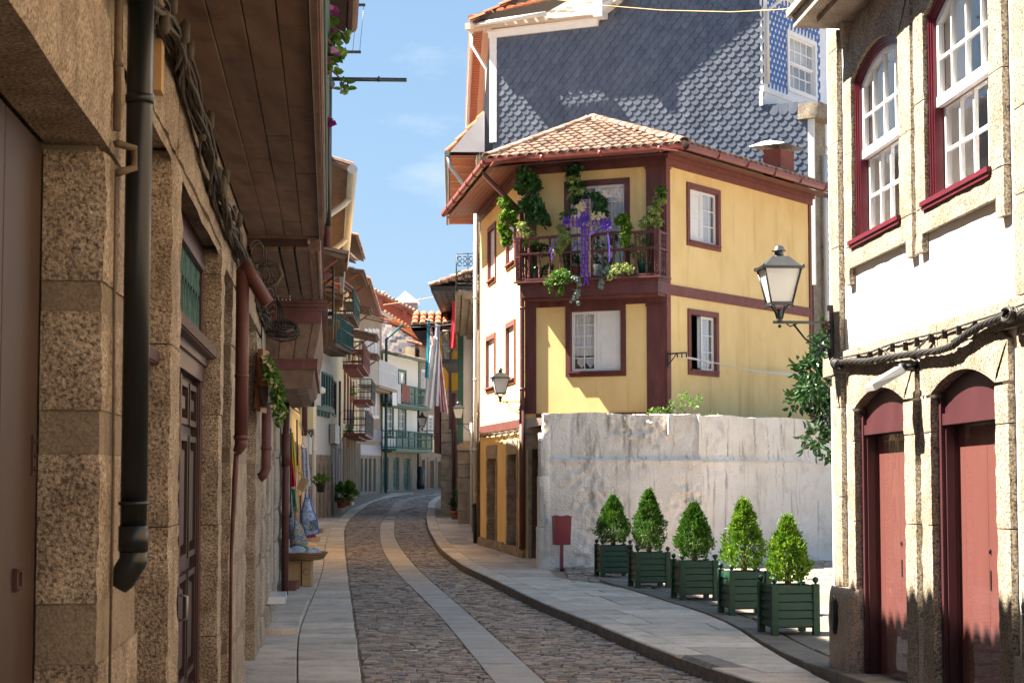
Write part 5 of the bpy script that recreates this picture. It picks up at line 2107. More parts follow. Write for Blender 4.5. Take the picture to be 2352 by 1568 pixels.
tb = MB()
slanted(tb, SG, (-.02, poly[1][1]), (poly[2][0], poly[2][1]), .13, -.02, .09)
slanted(tb, SG, (-.04, poly[1][1] + .13), (poly[2][0] + .03, poly[2][1] + .13), .06, -.02, .13)
tb.build("trim_board", M['white_paint'], gab)
tb = MB()
slanted(tb, SG, (-.55, poly[1][1] + .22), (poly[2][0] + .05, poly[2][1] + .19), .16, -.02, .30)
tb.build("eave_boxing", M['pink_wall'], gab)
tb = MB()
pa, pb = sgp(1254, 45, .34), sgp(1372, 32, .34)
tb.poly(SG, [pa, pb, sgp(1372, -45, .34), sgp(1330, -12, .34), (pa[0], pa[1] + .16)], .30, .345)
tb.build("barge_board", M['peeling'], gab)
tb = MB()
pa, pb = sgp(1384, 26, .34), sgp(1450, -8, .34)
tb.poly(SG, [pa, (pb[0] + 3, pb[1] + 2.2), (pb[0] + 3, pb[1] + 2.6), (pa[0], pa[1] + .42)], .02, .345)
tb.build("barge_board", M['peeling'], gab)
tb = MB()
q = sgp(1363, 39, .4)
q1 = sgp(1383, 39, .4)
tb.box(SG, q[0], q1[0], .02, .40, q[1], q[1] + 1.2)
tb.build("barge_post", M['white_paint'], gab)
g0, g1 = sgp(1086, 58, .42), sgp(1254, 32, .42)
tb = MB()
tb.tube([SG.P(g0[0], .42, g0[1]), SG.P(g1[0], .42, g1[1])], .06, 10)
# street side of the same house
SL_ = Wall(SG.P(-.02, 0, 0), Vector((-.033, 1, 0)))
if SL_.n.x > 0:
    SL_ = Wall(SG.P(-.02, 0, 0), Vector((-.033, 1, 0)), -1)
gn = solve_n(SL_, 1085, 58, g0[1], -1, 2)
tb.tube([SL_.P(-.4, .43, g0[1]), SL_.P(13, .43, g0[1])], .06, 10)
tb.tube([SL_.P(.5, .43, g0[1] - .04), SL_.P(.4, .43, g0[1] - .35), SL_.P(.2, .06, g0[1] - 1.0), SL_.P(.2, .06, poly[1][1] - 2.7)], .045, 8)
tb.build("gutter", M['white_pipe'], sh)
tb = MB()
tb.box(SL_, -.3, 13, .16, .42, g0[1] + .0, g0[1] + .06)
tb.build("eave_tiles", M['tile_orange'], sh)
tb = MB()
for k in range(60):
    tb.box(SL_, -.2 + k * .22, -.2 + k * .22 + .015, .16, .42, g0[1] - .012, g0[1])
tb.box(SL_, -.3, 13, -.05, .17, g0[1] - .12, g0[1] + .05)
tb.build("eave_boxing", M['pink_wall'], sh)
tb = MB()
facade(tb, SL_, 0, 13, 8.9, g0[1] + .1, [(1.0, 2.0, 9.9, 11.6), (4, 5, 9.9, 11.6), (7, 8, 9.9, 11.6)], 0, .15)
tb.build("upper_wall", M['slate'], sh, fix=False)
rt0 = SG.P(-.55, .35, g0[1] + .05)
tile_roof(sh, SL_, -.45, 13, .42, g0[1] + .06, -4.5, g0[1] + 2.6, 'tile_orange', .2)
tb = MB()
for i in range(8):
    p = SG.P(-.35 + i * .26, .38, g0[1] + .02 + .18 + i * .03)
    vs = []
    for dd, r in ((0, .10), (.5, .085)):
        for t in range(6):
            a = pi * t / 5
            vs.append(p + SG.d * r * cos(a) + Vector((0, 0, r * .8 * sin(a) + dd * .25)) - SG.n * dd)
    tb.add(vs, [(t, t + 1, 7 + t, 6 + t) for t in range(5)] + [(0, 1, 2, 3, 4, 5)])
tb.build("verge_tiles", M['tile_orange'], sh, fix=False)
# pent roof of the lower storeys with its orange boarded underside
zp = 9.62
LO = .24
tb = MB()
tb.extr([SL_.P(.06, .05, zp + 1.1), SL_.P(.06, LO + .72, zp), SL_.P(.06, .0, zp)], SL_.d * .05)
tb.build("pent_gable_board", M['white_paint'], sh)
tile_roof(sh, SL_, .10, 13, LO + .74, zp, -.02, zp + 1.06, 'tile_orange', .2)
tb = MB()
for k in range(48):
    tb.box(SL_, .12 + k * .26, .12 + k * .26 + .25, LO + .0, LO + .74, zp - .10, zp - .075)
tb.build("pent_boards", M['tile_orange'], sh, kind='stuff')
tb = MB()
for k in range(10):
    tb.box(SL_, .4 + k * 1.2, .43 + k * 1.2, LO, LO + .74, zp - .115, zp - .101)
tb.build("pent_battens", M['pink_wall'], sh)
tb = MB()
tb.tube([SL_.P(.1, LO + .80, zp - .02), SL_.P(13, LO + .80, zp - .02)], .07, 8)
tb.tube([SL_.P(.15, LO + .78, zp - .06), SL_.P(.15, LO + .72, zp - .35), SL_.P(.15, LO + .08, zp - 1.2), SL_.P(.15, LO + .06, zp - 3)], .05, 8)
tb.build("pent_gutter", M['zinc'], sh)
tb = MB()
facade(tb, SL_, -.3, 13, 0, zp - .05, [(1.2, 2.2, 6.2, 8.6), (4.2, 5.2, 6.2, 8.6), (7.2, 8.2, 6.2, 8.6), (10, 11, 6.2, 8.6), (1.2, 2.2, 3.4, 5.2), (4.2, 5.2, 3.4, 5.2),
                                     (.9, 1.9, .1, 2.4), (3, 4, .1, 2.4), (5.2, 6.2, .1, 2.4), (7.4, 8.4, .1, 2.4), (9.6, 10.6, .1, 2.4)], LO, .2)
tb.box(SL_, -.3, 13, -3, -2.9, 0, zp)
tb.build("street_wall", M['tan_wall'], sh, fix=False)
for s0, s1, z0, z1 in ((1.2, 2.2, 6.2, 8.6), (4.2, 5.2, 6.2, 8.6), (7.2, 8.2, 6.2, 8.6), (1.2, 2.2, 3.4, 5.2), (4.2, 5.2, 3.4, 5.2), (.9, 1.9, .1, 2.4), (3, 4, .1, 2.4), (5.2, 6.2, .1, 2.4), (7.4, 8.4, .1, 2.4)):
    tb = MB()
    frame(tb, SL_, s0 - .12, s1 + .12, z0 - .1, z1 + .12, .14, LO - .1, LO + .06)
    tb.box(SL_, s0, s1, LO - .15, LO - .12, z0, z1)
    tb.build("window" if z0 > 1 else "door", M['white_paint'] if z0 > 1 else M['door_brown'], sh)
tb = MB()
rough_block(tb, SL_, -.1, .5, LO - .3, LO + .10, zp - .45, zp - .1, .1, .01, .03)
tb.build("cornice_stone", M['granite_gold'], sh, fix=False)
# stone balcony with scrolled ironwork over the street
zb_ = 6.1
tb = MB()
tb.box(SL_, .25, 12.6, LO, LO + .58, zb_, zb_ + .10)
tb.box(SL_, .25, 12.6, LO, LO + .42, zb_ - .09, zb_)
tb.box(SL_, .25, 12.6, LO, LO + .22, zb_ - .2, zb_ - .09)
sbal = tb.build("balcony", M['granite_gold'], sh)
tb = MB()
zr0 = zb_ + .12
for s, n0, n1 in ((.28, LO, LO + .56),):
    for z in (zr0, zr0 + .18, zr0 + .92):
        tb.tube([SL_.P(s, n0, z), SL_.P(s, n1, z)], .012, 5)
    for n in (n0 + .01, (n0 + n1) / 2, n1):
        tb.tube([SL_.P(s, n, zr0), SL_.P(s, n, zr0 + .92)], .012, 5)
    for cx in (n0 + .14, n0 + .42):
        for cz, sg in ((.30, 1), (.44, -1), (.66, 1), (.80, -1)):
            for h in (-1, 1):
                tb.tube([SL_.P(s, cx + h * (.065 - .05 * cos(t * .62)) , zr0 + cz + sg * .062 * sin(t * .62) * (1 - t * .03)) for t in range(10)], .012, 4, False)
for k in range(50):
    tb.tube([SL_.P(.28 + k * .25, LO + .56, zr0), SL_.P(.28 + k * .25, LO + .56, zr0 + .92)], .010, 4, False)
for z in (zr0, zr0 + .18, zr0 + .92):
    tb.tube([SL_.P(.28, LO + .56, z), SL_.P(12.6, LO + .56, z)], .014, 5)
tb.build("scrolled_railing", M['iron'], sbal)
for k, (s, n, r, mm, top) in enumerate(((.05, LO + .10, .045, 'white_pipe', 8.4), (2.6, LO + .09, .06, 'zinc', 3.2), (8.6, LO + .09, .05, 'white_pipe', 3.2))):
    tb = MB()
    tb.tube([SL_.P(s, n, .25), SL_.P(s, n, top)], r, 8)
    for z in (1.2, 2.3, 4, 6):
        if z < top:
            tb.tube([SL_.P(s, n, z), SL_.P(s, n, z + .06)], r * 1.18, 8)
    tag(tb.build("drainpipe", M[mm], fix=False), ["tall cream downpipe where the yellow house meets its neighbour", "grey downpipe beside the narrow doorways past the yellow house",
                                                 "cream downpipe at the foot of the house before the stone pier"][k], "downpipe")
# blue-and-white tiled storey facing the square
TB = Wall(SG.P(RS + .0, 0, 0), Vector((.565, .825, 0)))
if TB.n.x < 0:
    TB = Wall(SG.P(RS, 0, 0), Vector((.565, .825, 0)), -1)
tpx = lambda u, v, n=0.: TB.px(u, v, n)
nT = solve_n(TB, 1760, 245, poly[7][1], -3, 3)
e0 = sgp(1748, 246)[0]
TU = Wall(SG.P(e0, 0, 0), Vector((.565, .825, 0)))
if TU.n.x < 0:
    TU = Wall(SG.P(e0, 0, 0), Vector((.565, .825, 0)), -1)
upx = lambda u, v, n=0.: TU.px(u, v, n)
z_s0 = (upx(1750, 214)[1] + upx(1893, 247)[1]) / 2
wr = (upx(1809, 150)[0], upx(1871, 150)[0], upx(1809, 203)[1], upx(1809, 76)[1])
b = MB()
facade(b, TU, 0, 5, z_s0, z_s0 + 4, [(wr[0] + .06, wr[1] - .06, wr[2] + .05, wr[3] - .06)], 0, .15)
b.box(TU, 0, 5, -.5, -.48, z_s0, z_s0 + 4)
tw_ = b.build("tiled_wall", M['azulejo_white'], sh, fix=False)
b = MB()
b.box(TU, -.02, .26, 0, .05, z_s0, z_s0 + 4)
b.box(TU, -.05, 5, 0, .10, z_s0 - .10, z_s0 + .03)
b.box(TU, -.05, 3.1, -.02, .07, z_s0 - .42, z_s0 - .10)
b.build("corner_board", M['white_paint'], tw_)
nb_ = 0
TPW, TPH = .19, .235
tm = MB()
tm.add([Vector(p) for p in ((-.0, .12, .004), (-.0, -.115, .008), (.05, -.09, .008), (.088, -.02, .008), (.092, .12, .004))], [(0, 1, 2, 3, 4)])
TMb = tm.mesh("blue_tile", M['azulejo_blue'])
tm = MB()
tm.add([Vector(p) for p in ((-.092, .12, .004), (-.088, -.02, .008), (-.05, -.09, .008), (0, -.115, .008), (.0, .12, .004))], [(0, 1, 2, 3, 4)])
TMw = tm.mesh("white_tile", M['azulejo_white'])
tq = basis(TU.d, Vector((0, 0, 1)), TU.n)
flip = TU.d.cross(Vector((0, 0, 1))).dot(TU.n) < 0
if flip:
    tq = basis(-TU.d, Vector((0, 0, 1)), TU.n)
for r in range(15):
    z = z_s0 + .16 + r * TPH * .62
    for c in range(16):
        s = .36 + c * TPW + (TPW / 2 if r % 2 else 0)
        if wr[0] - .06 < s < wr[1] + .06 and wr[2] - .08 < z < wr[3] + .08:
            continue
        if s > 3.2:
            continue
        inst("blue_tile", TMb, tw_, TU.P(s, .004 + .001 * (r % 2), z), tq)
b = MB()
frame(b, TU, wr[0] - .06, wr[1] + .06, wr[2] - .06, wr[3] + .06, .10, -.05, .045)
win = b.build("window", M['white_paint'], sh)
zmw = (wr[2] + wr[3]) / 2
b = MB()
frame(b, TU, wr[0] + .03, wr[1] - .03, zmw - .03, wr[3] - .03, .05, -.05, -.01)
frame(b, TU, wr[0] + .03, wr[1] - .03, wr[2] + .03, zmw + .0, .05, -.09, -.05)
bars(b, TU, wr[0] + .07, wr[1] - .07, zmw, wr[3] - .07, 4, 2, .025, -.045, -.02)
bars(b, TU, wr[0] + .07, wr[1] - .07, wr[2] + .07, zmw, 4, 2, .025, -.085, -.055)
b.build("sash", M['white_paint'], win)
for x in range(4):
    for y in range(4):
        b = MB()
        w_ = (wr[1] - wr[0] - .14) / 4
        h_ = (wr[3] - wr[2] - .14) / 4
        b.box(TU, wr[0] + .07 + x * w_ + .012, wr[0] + .07 + (x + 1) * w_ - .012, -.07, -.066, wr[2] + .07 + y * h_ + .014, wr[2] + .07 + (y + 1) * h_ - .014)
        b.build("pane", M['glass'], win)
b = MB()
b.grid(lambda a, c: TU.P(wr[0] + (wr[1] - wr[0]) * a, -.2, zmw + (wr[3] - zmw) * c), 2, 2)
b.build("net_curtain", M['curtain'], win, fix=False)
b = MB()
zg = upx(1780, 40)[1]
b.tube([TU.P(.12, .12, z_s0 + .1), TU.P(.12, .12, zg), TU.P(.5, .35, zg + .35), TU.P(1.2, .6, zg + .75)], .045, 8)
b.build("rain_pipe", M['white_pipe'], sh)
b = MB()
b.box(TU, .0, 4.5, .0, .45, zg + .75, zg + .9)
b.box(TU, .0, 4.5, .0, .2, zg + .55, zg + .75)
b.build("cornice", M['white_paint'], sh)
# granite corner and tiled return seen past the yellow house
b = MB()
b.box(TB, .16, .9, -.3, .0, 0, poly[7][1] - .1)
b.build("corner_stones", M['granite_gold'], sh)
b = MB()
rough_block(b, TB, -.15, .75, -.2, .35, poly[7][1] - .38, poly[7][1] - .02, .1, .02, .06)
b.build("corbel", M['granite_gold'], sh, fix=False)
b = MB()
b.box(TB, .9, 4, -.3, -.02, 0, poly[7][1] - .2)
tret = b.build("tiled_return", M['azulejo_white'], sh)
zz = 1.0
while zz < 9.3:
    for s in (.95, 1.12, 1.29):
        b = MB()
        b.poly(TB, [(s, zz), (s + .08, zz), (s + .16, zz + .10), (s + .08, zz + .10)] if int(zz * 10) % 2 else [(s + .08, zz), (s + .16, zz), (s + .08, zz + .10), (s, zz + .10)], -.021, -.014)
        b.build("blue_tile", M['azulejo_blue'], tret)
    zz += .20
b = MB()
b.tube([TB.P(.62, .10, .4), TB.P(.62, .10, 7.2), TB.P(.62, .10, 9.0)], .06, 10)
b.tube([TB.P(.62, .10, 6.4), TB.P(1.3, .10, 7.1), TB.P(1.5, .1, 7.3)], .05, 10)
tag(b.build("drainpipe", M['white_pipe'], fix=False), "branched pale downpipe in the gap right of the yellow house", "downpipe")
b = MB()
q0 = TB.P(.8, .25, 9.2)
pts = [q0 + Vector((.02 * sin(i * 1.3), 0, -i * .28)) for i in range(24)]
b.tube(pts, .012, 5)
for k in range(14):
    c = pts[8 + k % 8]
    b.tube([c, c + Vector((U(-.35, .1), U(-.1, .1), U(-.2, .1))), c + Vector((U(-.5, .1), 0, U(-.4, .1)))], .006, 4)
tag(b.build("dangling_wires", M['cable_grey'], fix=False), "frayed grey wires dangling in the gap right of the yellow house", "wires")

# ------------------------------------------------------------------ right-hand houses farther along the street
def end_house(name, label, x0, x1, y0, y1, z_lo, m_lo, m_hi, z_eave, jet=0.0, roof=None):
    h = thing(name, label, "house", ((x0 + x1) / 2 + 2, (y0 + y1) / 2, gz(y0)))
    b = MB()
    b.abox(x0, x1 + 4, y0, y1, 0, z_lo)
    lo = b.build("lower_wall", M[m_lo], h)
    b = MB()
    b.abox(x0 - jet, x1 + 4, y0 - .01, y1, z_lo + .002, z_eave)
    hi = b.build("upper_wall", M[m_hi], h)
    return h, lo, hi


n3, lo3, hi3 = end_house("stone_pier_house", "narrow pale house on a granite pier with a black boarded eave", -1.66, -1.2, 57.5, 66, 2.45, 'granite_grey', 'grey_wall', 7.6)
for z0, z1 in ((.1, .55), (.56, 1.1), (1.11, 1.6), (1.61, 2.0), (2.01, 2.44)):
    for x0, x1 in ((-1.70, -1.42 + (.1 if z0 > 1 else 0)), (-1.41 + (.1 if z0 > 1 else 0), -.9)):
        b = MB()
        b.cbox(Wall((0, 57.5), (1, 0)), x0, x1 - .01, -.1, .04, z0, z1 - .01, .02)
        b.build("pier_stone", M['granite_grey'], lo3)
b = MB()
b.abox(-1.72, -1.2, 57.3, 57.6, 2.45, 2.62)
b.abox(-1.55, -1.2, 57.4, 57.6, 2.62, 2.75)
b.build("offset_ledge", M['cement'], lo3)
b = MB()
b.abox(-1.70, -1.53, 57.42, 57.52, 2.7, 7.5)
b.build("edge_board", M['darkgreen'], hi3)
b = MB()
for k in range(8):
    b.abox(-2.5 + k * .2, -2.5 + k * .2 + .19, 57.3, 68.5, 7.48, 7.52)
b.abox(-2.52, -1.0, 57.25, 57.3, 7.45, 7.6)
b.abox(-2.55, -2.5, 57.25, 68.5, 7.45, 7.6)
b.build("boarded_eave", M['iron'], n3)
WN3 = Wall((-1.66, 57.3), (0, 1), -1)
tile_roof(n3, WN3, 0, 11, .9, 7.62, -3.5, 9.2, 'tile', .24)
b = MB()
for i in range(9):
    p = Vector((-2.35 + i * .24, 57.25, 7.66 + i * .05))
    vs = []
    for dd, r in ((0, .12), (.45, .10)):
        for t in range(5):
            a = pi * t / 4
            vs.append(p + Vector((r * cos(a), dd, r * .8 * sin(a) + dd * .2)))
    b.add(vs, [(t, t + 1, 6 + t, 5 + t) for t in range(4)] + [(0, 1, 2, 3, 4)])
b.build("verge_tiles", M['tile'], n3, fix=False)
b = MB()
b.abox(-2.22, -1.66, 58.0, 63.5, 5.2, 5.35)
nbal = b.build("balcony", M['iron'], n3)
b = MB()
for k in range(24):
    b.tube([Vector((-2.2, 58.0 + k * .235, 5.35)), Vector((-2.2, 58.0 + k * .235, 6.25))], .012, 4, False)
for k in range(4):
    b.tube([Vector((-2.2 + k * .16, 58.0, 5.35)), Vector((-2.2 + k * .16, 58.0, 6.25))], .012, 4, False)
b.tube([Vector((-1.66, 58, 6.25)), Vector((-2.2, 58, 6.25)), Vector((-2.2, 63.5, 6.25))], .02, 5)
for k in range(9):
    c = Vector((-2.1 + U(0, .4), 58.05, 5.5 + U(0, .6)))
    b.tube([c + Vector((.12 * cos(t * .7), 0, .15 * sin(t * .7 + k))) for t in range(8)], .012, 4, False)
b.build("balcony_railing", M['iron'], nbal)

n4, lo4, hi4 = end_house("ochre_house", "ochre and oxblood house jettied over dark granite beyond the narrow pale house", -2.52, -1.6, 66, 74, 4.7, 'granite_grey', 'ochre', 6.9, .14)
zz = .1
while zz < 4.6:
    h = U(.34, .5)
    x = -2.56
    while x < -1.7:
        w = U(.3, .6)
        b = MB()
        b.cbox(Wall((0, 66), (1, 0)), x, min(x + w, -1.5) - .012, -.1, .04 if zz < 2.4 else .06, zz, min(zz + h, 4.68) - .012, .02)
        b.build("wall_block", M['granite_grey'], lo4)
        x += w
    zz += h
b = MB()
b.abox(-2.80, -2.6, 65.9, 74, 2.45, 6.9)
b.build("jetty_board", M['maroon'], hi4)
b = MB()
b.abox(-2.62, -1.4, 65.93, 66.0, 5.55, 5.75)
b.abox(-2.28, -2.18, 65.93, 66.0, 3.3, 6.9)
b.build("timber_frame", M['maroon'], hi4)
WN4 = Wall((-3.6, 65.0), (1, 0), 1)
b = MB()
b.abox(-3.55, -1.2, 65.0, 66.0, 6.86, 6.98)
b.abox(-3.6, -2.5, 65.0, 74, 6.86, 6.98)
b.build("boarded_eave", M['maroon'], n4)
tile_roof(n4, WN4, 0.0, 3.0, .0, 6.99, -1.2, 7.5, 'tile_orange', .26)
b = MB()
b.tube([Vector((-2.1, 65.9, .3)), Vector((-2.1, 65.9, 4.6))], .06, 8)
tag(b.build("drainpipe", M['brown_pipe'], fix=False), "dark oxblood downpipe on the granite blocks under the ochre house", "downpipe")
# ------------------------------------------------------------------ left row beyond the granite house
def pxr(W, u0, v0, u1, v1, n=0.0):
    a, b_ = W.px(u0, v0, n), W.px(u1, v1, n)
    return min(a[0], b_[0]), max(a[0], b_[0]), min(a[1], b_[1]), max(a[1], b_[1])


def shell(name, label, W, s0, s1, zt, m, ops, depth=.18, back=5, base=-.1):
    h = thing(name, label, "house", W.P((s0 + s1) / 2, -1, gz(W.P((s0 + s1) / 2, 0, 0).y)))
    b = MB()
    facade(b, W, s0, s1, base, zt, ops, 0, depth)
    b.box(W, s0, s1, -back, -back + .1, 0, zt)
    b.box(W, s0 + .15, s1 - .15, -back + .2, -.55, 0, zt - .05)  # solid block added inside, out of sight, to keep sun from passing through
    b.box(W, s0, s0 + .1, -back, -.3, 0, zt)
    b.box(W, s1 - .1, s1, -back, -.3, 0, zt)
    return h, b.build("wall", M[m], h, fix=False)


def win(h, W, r, mf, mg='white_paint', cs=2, cz=3, fw=.08, kind="window", out=.03, fill=None):
    s0, s1, z0, z1 = r
    b = MB()
    frame(b, W, s0 - fw * .5, s1 + fw * .5, z0 - fw * .5, z1 + fw * .5, fw, -.12, out)
    o = b.build(kind, M[mf], h)
    b = MB()
    frame(b, W, s0 + fw * .5, s1 - fw * .5, z0 + fw * .5, z1 - fw * .5, .05, -.10, -.05)
    bars(b, W, s0 + fw * .5, s1 - fw * .5, z0 + fw * .5, z1 - fw * .5, cs, cz, .045, -.095, -.055)
    b.build("sash", M[mg], o)
    b = MB()
    b.box(W, s0 + fw * .4, s1 - fw * .4, -.088, -.082, z0 + fw * .4, z1 - fw * .4)
    b.build("glazing" if not fill else "infill", M[fill or 'glass'], o)
    if not fill:
        b = MB()
        b.box(W, s0, s1, -.3, -.28, z0, z1)
        b.build("curtain", M['curtain'], o)
    return o


def rail_balcony(h, W, s0, s1, n, z, m_slab, m_rail, hgt=.95, step=.13, slab=.12, solid=None, r=.012):
    b = MB()
    b.box(W, s0, s1, 0, n, z - slab, z)
    b.box(W, s0 + .05, s1 - .05, 0, n * .7, z - slab * 1.7, z - slab)
    o = b.build("balcony", M[m_slab], h)
    b = MB()
    if solid:
        b.box(W, s0, s1, n - .04, n - .01, z + .02, z + hgt)
        b.box(W, s0, s0 + .03, 0, n - .04, z + .02, z + hgt)
        b.box(W, s1 - .03, s1, 0, n - .04, z + .02, z + hgt)
        o2 = b.build("balcony_panel", M[solid], o)
    b = MB()
    k = max(2, int((s1 - s0) / step))
    for i in range(k + 1):
        s = s0 + (s1 - s0) * i / k
        b.tube([W.P(s, n, z), W.P(s, n, z + hgt)], r * (1 if i % 8 else 2.2), 4, False)
    for i in range(1, 5):
        for s in (s0, s1):
            b.tube([W.P(s, n * i / 5, z), W.P(s, n * i / 5, z + hgt)], r, 4, False)
    for zz in (z + hgt, z + .08, z + hgt * .62):
        b.tube([W.P(s0, 0, zz), W.P(s0, n, zz), W.P(s1, n, zz), W.P(s1, 0, zz)], r * 1.8, 4)
    b.build("balcony_railing", M[m_rail], o)
    return o


def hood(h, W, s0, s1, n, z, m='wood_soffit', roof='tile', drop=.25):
    """small tiled hood or eave on struts"""
    tile_roof(h, W, s0, s1, n, z - drop, .0, z, roof, .2, M[m], "hood")
    b = MB()
    for s in (s0 + .1, s1 - .1):
        b.tube([W.P(s, 0, z - drop - .7), W.P(s, n * .85, z - drop - .05)], .035, 5)
    b.build("hood_strut", M['maroon_light'], h)


# house with the wooden oriel
s_a, s_b = 18.9, 31.0
ops2 = [(19.35, 20.5, -.1, 2.45), (21.5, 22.9, -.1, 2.45), (24.2, 26, -.1, 2.45), (27.4, 30.0, -.1, 2.55)]
oh, owall = shell("oriel_house", "house with a dark boarded oriel over grey granite pillars on the left", LW, s_a, s_b, 7.1, 'plaster_grey', ops2, .25)
prev = s_a + .02
for o in ops2 + [(s_b, s_b, 0, 2.5)]:
    if o[0] - prev > .15:
        zz = [0, .35, .95, 1.35, 2.0, 2.47]
        for q0, q1 in zip(zz, zz[1:]):
            b = MB()
            rough_block(b, LW, prev, o[0] - .02, -.24, .04 + U(0, .015), q0 + .008, q1 - .008, .09, .01, .03)
            b.build("pillar_stone", M['granite_grey'], owall, fix=False)
    prev = o[1] + .02
for o in ops2:
    b = MB()
    rough_block(b, LW, o[0] - .1, o[1] + .1, -.24, .05, o[3] + .01, o[3] + .3, .09, .01, .03)
    b.build("lintel", M['granite_grey'], owall, fix=False)
    b = MB()
    b.box(LW, o[0], o[1], -.32, -.28, 0, o[3])
    d = b.build("door", M['wood_dark'], oh)
    for k in range(3):
        a = o[0] + (o[1] - o[0]) * k / 3
        b = MB()
        b.cbox(LW, a + .04, a + (o[1] - o[0]) / 3 - .04, -.29, -.26, .15, o[3] - .15, .01)
        b.build("door_panel", M['wood_brown'], d)
b = MB()
b.box(LW, 20.9, 21.45, -.05, .055, .55, 1.9)
b.build("grey_panel", M['plaster_grey'], owall)
b = MB()
b.box(LW, 20.6, 21.5, -.05, .22, .36, .44)
b.build("stone_shelf", M['azulejo_white'], owall)
# oriel: cornice, tapering boards, curved underside
Y0 = 19.95
OZ = lambda v: EYE + (HZ - v) / FPX * Y0
b = MB()
b.box(LW, Y0, 26.5, .0, .56, OZ(743), OZ(700))
oro = b.build("oriel", M['wood_dark'], oh)
b = MB()
b.box(LW, Y0 - .03, 26.5, .0, .66, OZ(706), OZ(698))
b.box(LW, Y0 - .02, 26.5, .0, .64, OZ(714), OZ(707))
b.box(LW, Y0 - .01, 26.5, .0, .60, OZ(743), OZ(714))
b.box(LW, Y0 - .03, 26.5, .0, .67, OZ(697), OZ(691))
b.box(LW, Y0 - .02, 26.5, .0, .56, OZ(848), OZ(825))
b.box(LW, Y0 - .03, 26.5, .0, .565, OZ(830), OZ(825))
b.build("oriel_moulding", M['maroon'], oro)
zz0, zz1 = OZ(826), OZ(743)
nd = [0, .14, .30, .44, .52]
for k in range(4):
    b = MB()
    f0, f1 = nd[k], nd[k + 1]
    g = .004
    tp = lambda f: f * 1.15
    b.hexa([LW.P(Y0 + .02, f0 + g, zz0), LW.P(Y0 + .02, f1 - g, zz0), LW.P(Y0 + .05, f1 - g, zz0), LW.P(Y0 + .05, f0 + g, zz0),
            LW.P(Y0, tp(f0) + g, zz1), LW.P(Y0, tp(f1) - g, zz1), LW.P(Y0 + .03, tp(f1) - g, zz1), LW.P(Y0 + .03, tp(f0) + g, zz1)])
    b.build("oriel_board", M['wood_soffit'], oro)
for k in range(16):
    s = Y0 + .03 + k * .4
    b = MB()
    b.hexa([LW.P(s + .003, .49, zz0), LW.P(s + .397, .49, zz0), LW.P(s + .397, .52, zz0), LW.P(s + .003, .52, zz0),
            LW.P(s + .003, .57, zz1), LW.P(s + .397, .57, zz1), LW.P(s + .397, .60, zz1), LW.P(s + .003, .60, zz1)])
    b.build("oriel_board", M['wood_soffit'], oro)
    b = MB()
    za, zb = OZ(848), OZ(893)
    for t in range(4):
        q0, q1 = t / 4, (t + 1) / 4
        n0, n1 = .53 * cos(q0 * 1.2), .53 * cos(q1 * 1.2)
        y0, y1 = za + (zb - za) * sin(q0 * pi / 2), za + (zb - za) * sin(q1 * pi / 2)
        b.hexa([LW.P(s + .003, n0 - .03, y0), LW.P(s + .397, n0 - .03, y0), LW.P(s + .397, n0, y0), LW.P(s + .003, n0, y0),
                LW.P(s + .003, n1 - .03, y1), LW.P(s + .397, n1 - .03, y1), LW.P(s + .397, n1, y1), LW.P(s + .003, n1, y1)])
    b.build("underside_board", M['wood_soffit'], oro)
b = MB()
b.poly(LW, [(Y0 + .01, OZ(848)), (Y0 + .01, OZ(893)), (Y0 + .03, OZ(893)), (Y0 + .03, OZ(848))], 0, .1)
b.hexa([LW.P(Y0 + .005, 0, OZ(893)), LW.P(Y0 + .005, .50, OZ(893)), LW.P(Y0 + .03, .50, OZ(893)), LW.P(Y0 + .03, 0, OZ(893)),
        LW.P(Y0 + .005, 0, OZ(848)), LW.P(Y0 + .005, .53, OZ(848)), LW.P(Y0 + .03, .53, OZ(848)), LW.P(Y0 + .03, 0, OZ(848))])
b.build("underside_board", M['wood_soffit'], oro)
b = MB()
for s in (Y0 + .05, 22.2, 24.4, 26.4):
    b.box(LW, s, s + .13, .47, .60, OZ(691), 6.2)
    b.box(LW, s - .03, s + .16, .44, .63, 4.4, 4.48)
b.box(LW, Y0, 26.5, .47, .60, 5.6, 5.75)
b.build("veranda_post", M['maroon'], oh)
b = MB()
for k in range(12):
    b.lathe(LW.P(Y0 + .05, .03 + k * .042, OZ(690)), [(.012, 0), (.022, .03), (.012, .07), (.02, .1)], 6)
b.build("veranda_baluster", M['wood_soffit'], oh)
tile_roof(oh, LW, 18.8, 31.1, .60, 7.15, -4.8, 9.4)
b = MB()
b.poly(LW, [(18.82, 6), (18.98, 6), (18.98, 9.1), (18.82, 9.1)], -5, -.2)
b.poly(LW, [(18.82, 6), (18.98, 6), (18.98, 7.1), (18.82, 7.1)], -.2, .55)
b.build("slit_fill_wall", M['plaster_grey'], oh)  # unseen wall added to close the sun slit between the two roofs
b = MB()
b.tube([LW.P(18.9, .64, 7.12), LW.P(31, .64, 7.12)], .06, 8)
b.box(LW, 18.95, 31, 0, .45, 6.75, 6.95)
b.tube([LW.P(19.3, .62, 7.05), LW.P(19.3, .66, 6.2), LW.P(19.3, .66, 4.2)], .04, 8)
b.build("gutter", M['brown_pipe'], oh)
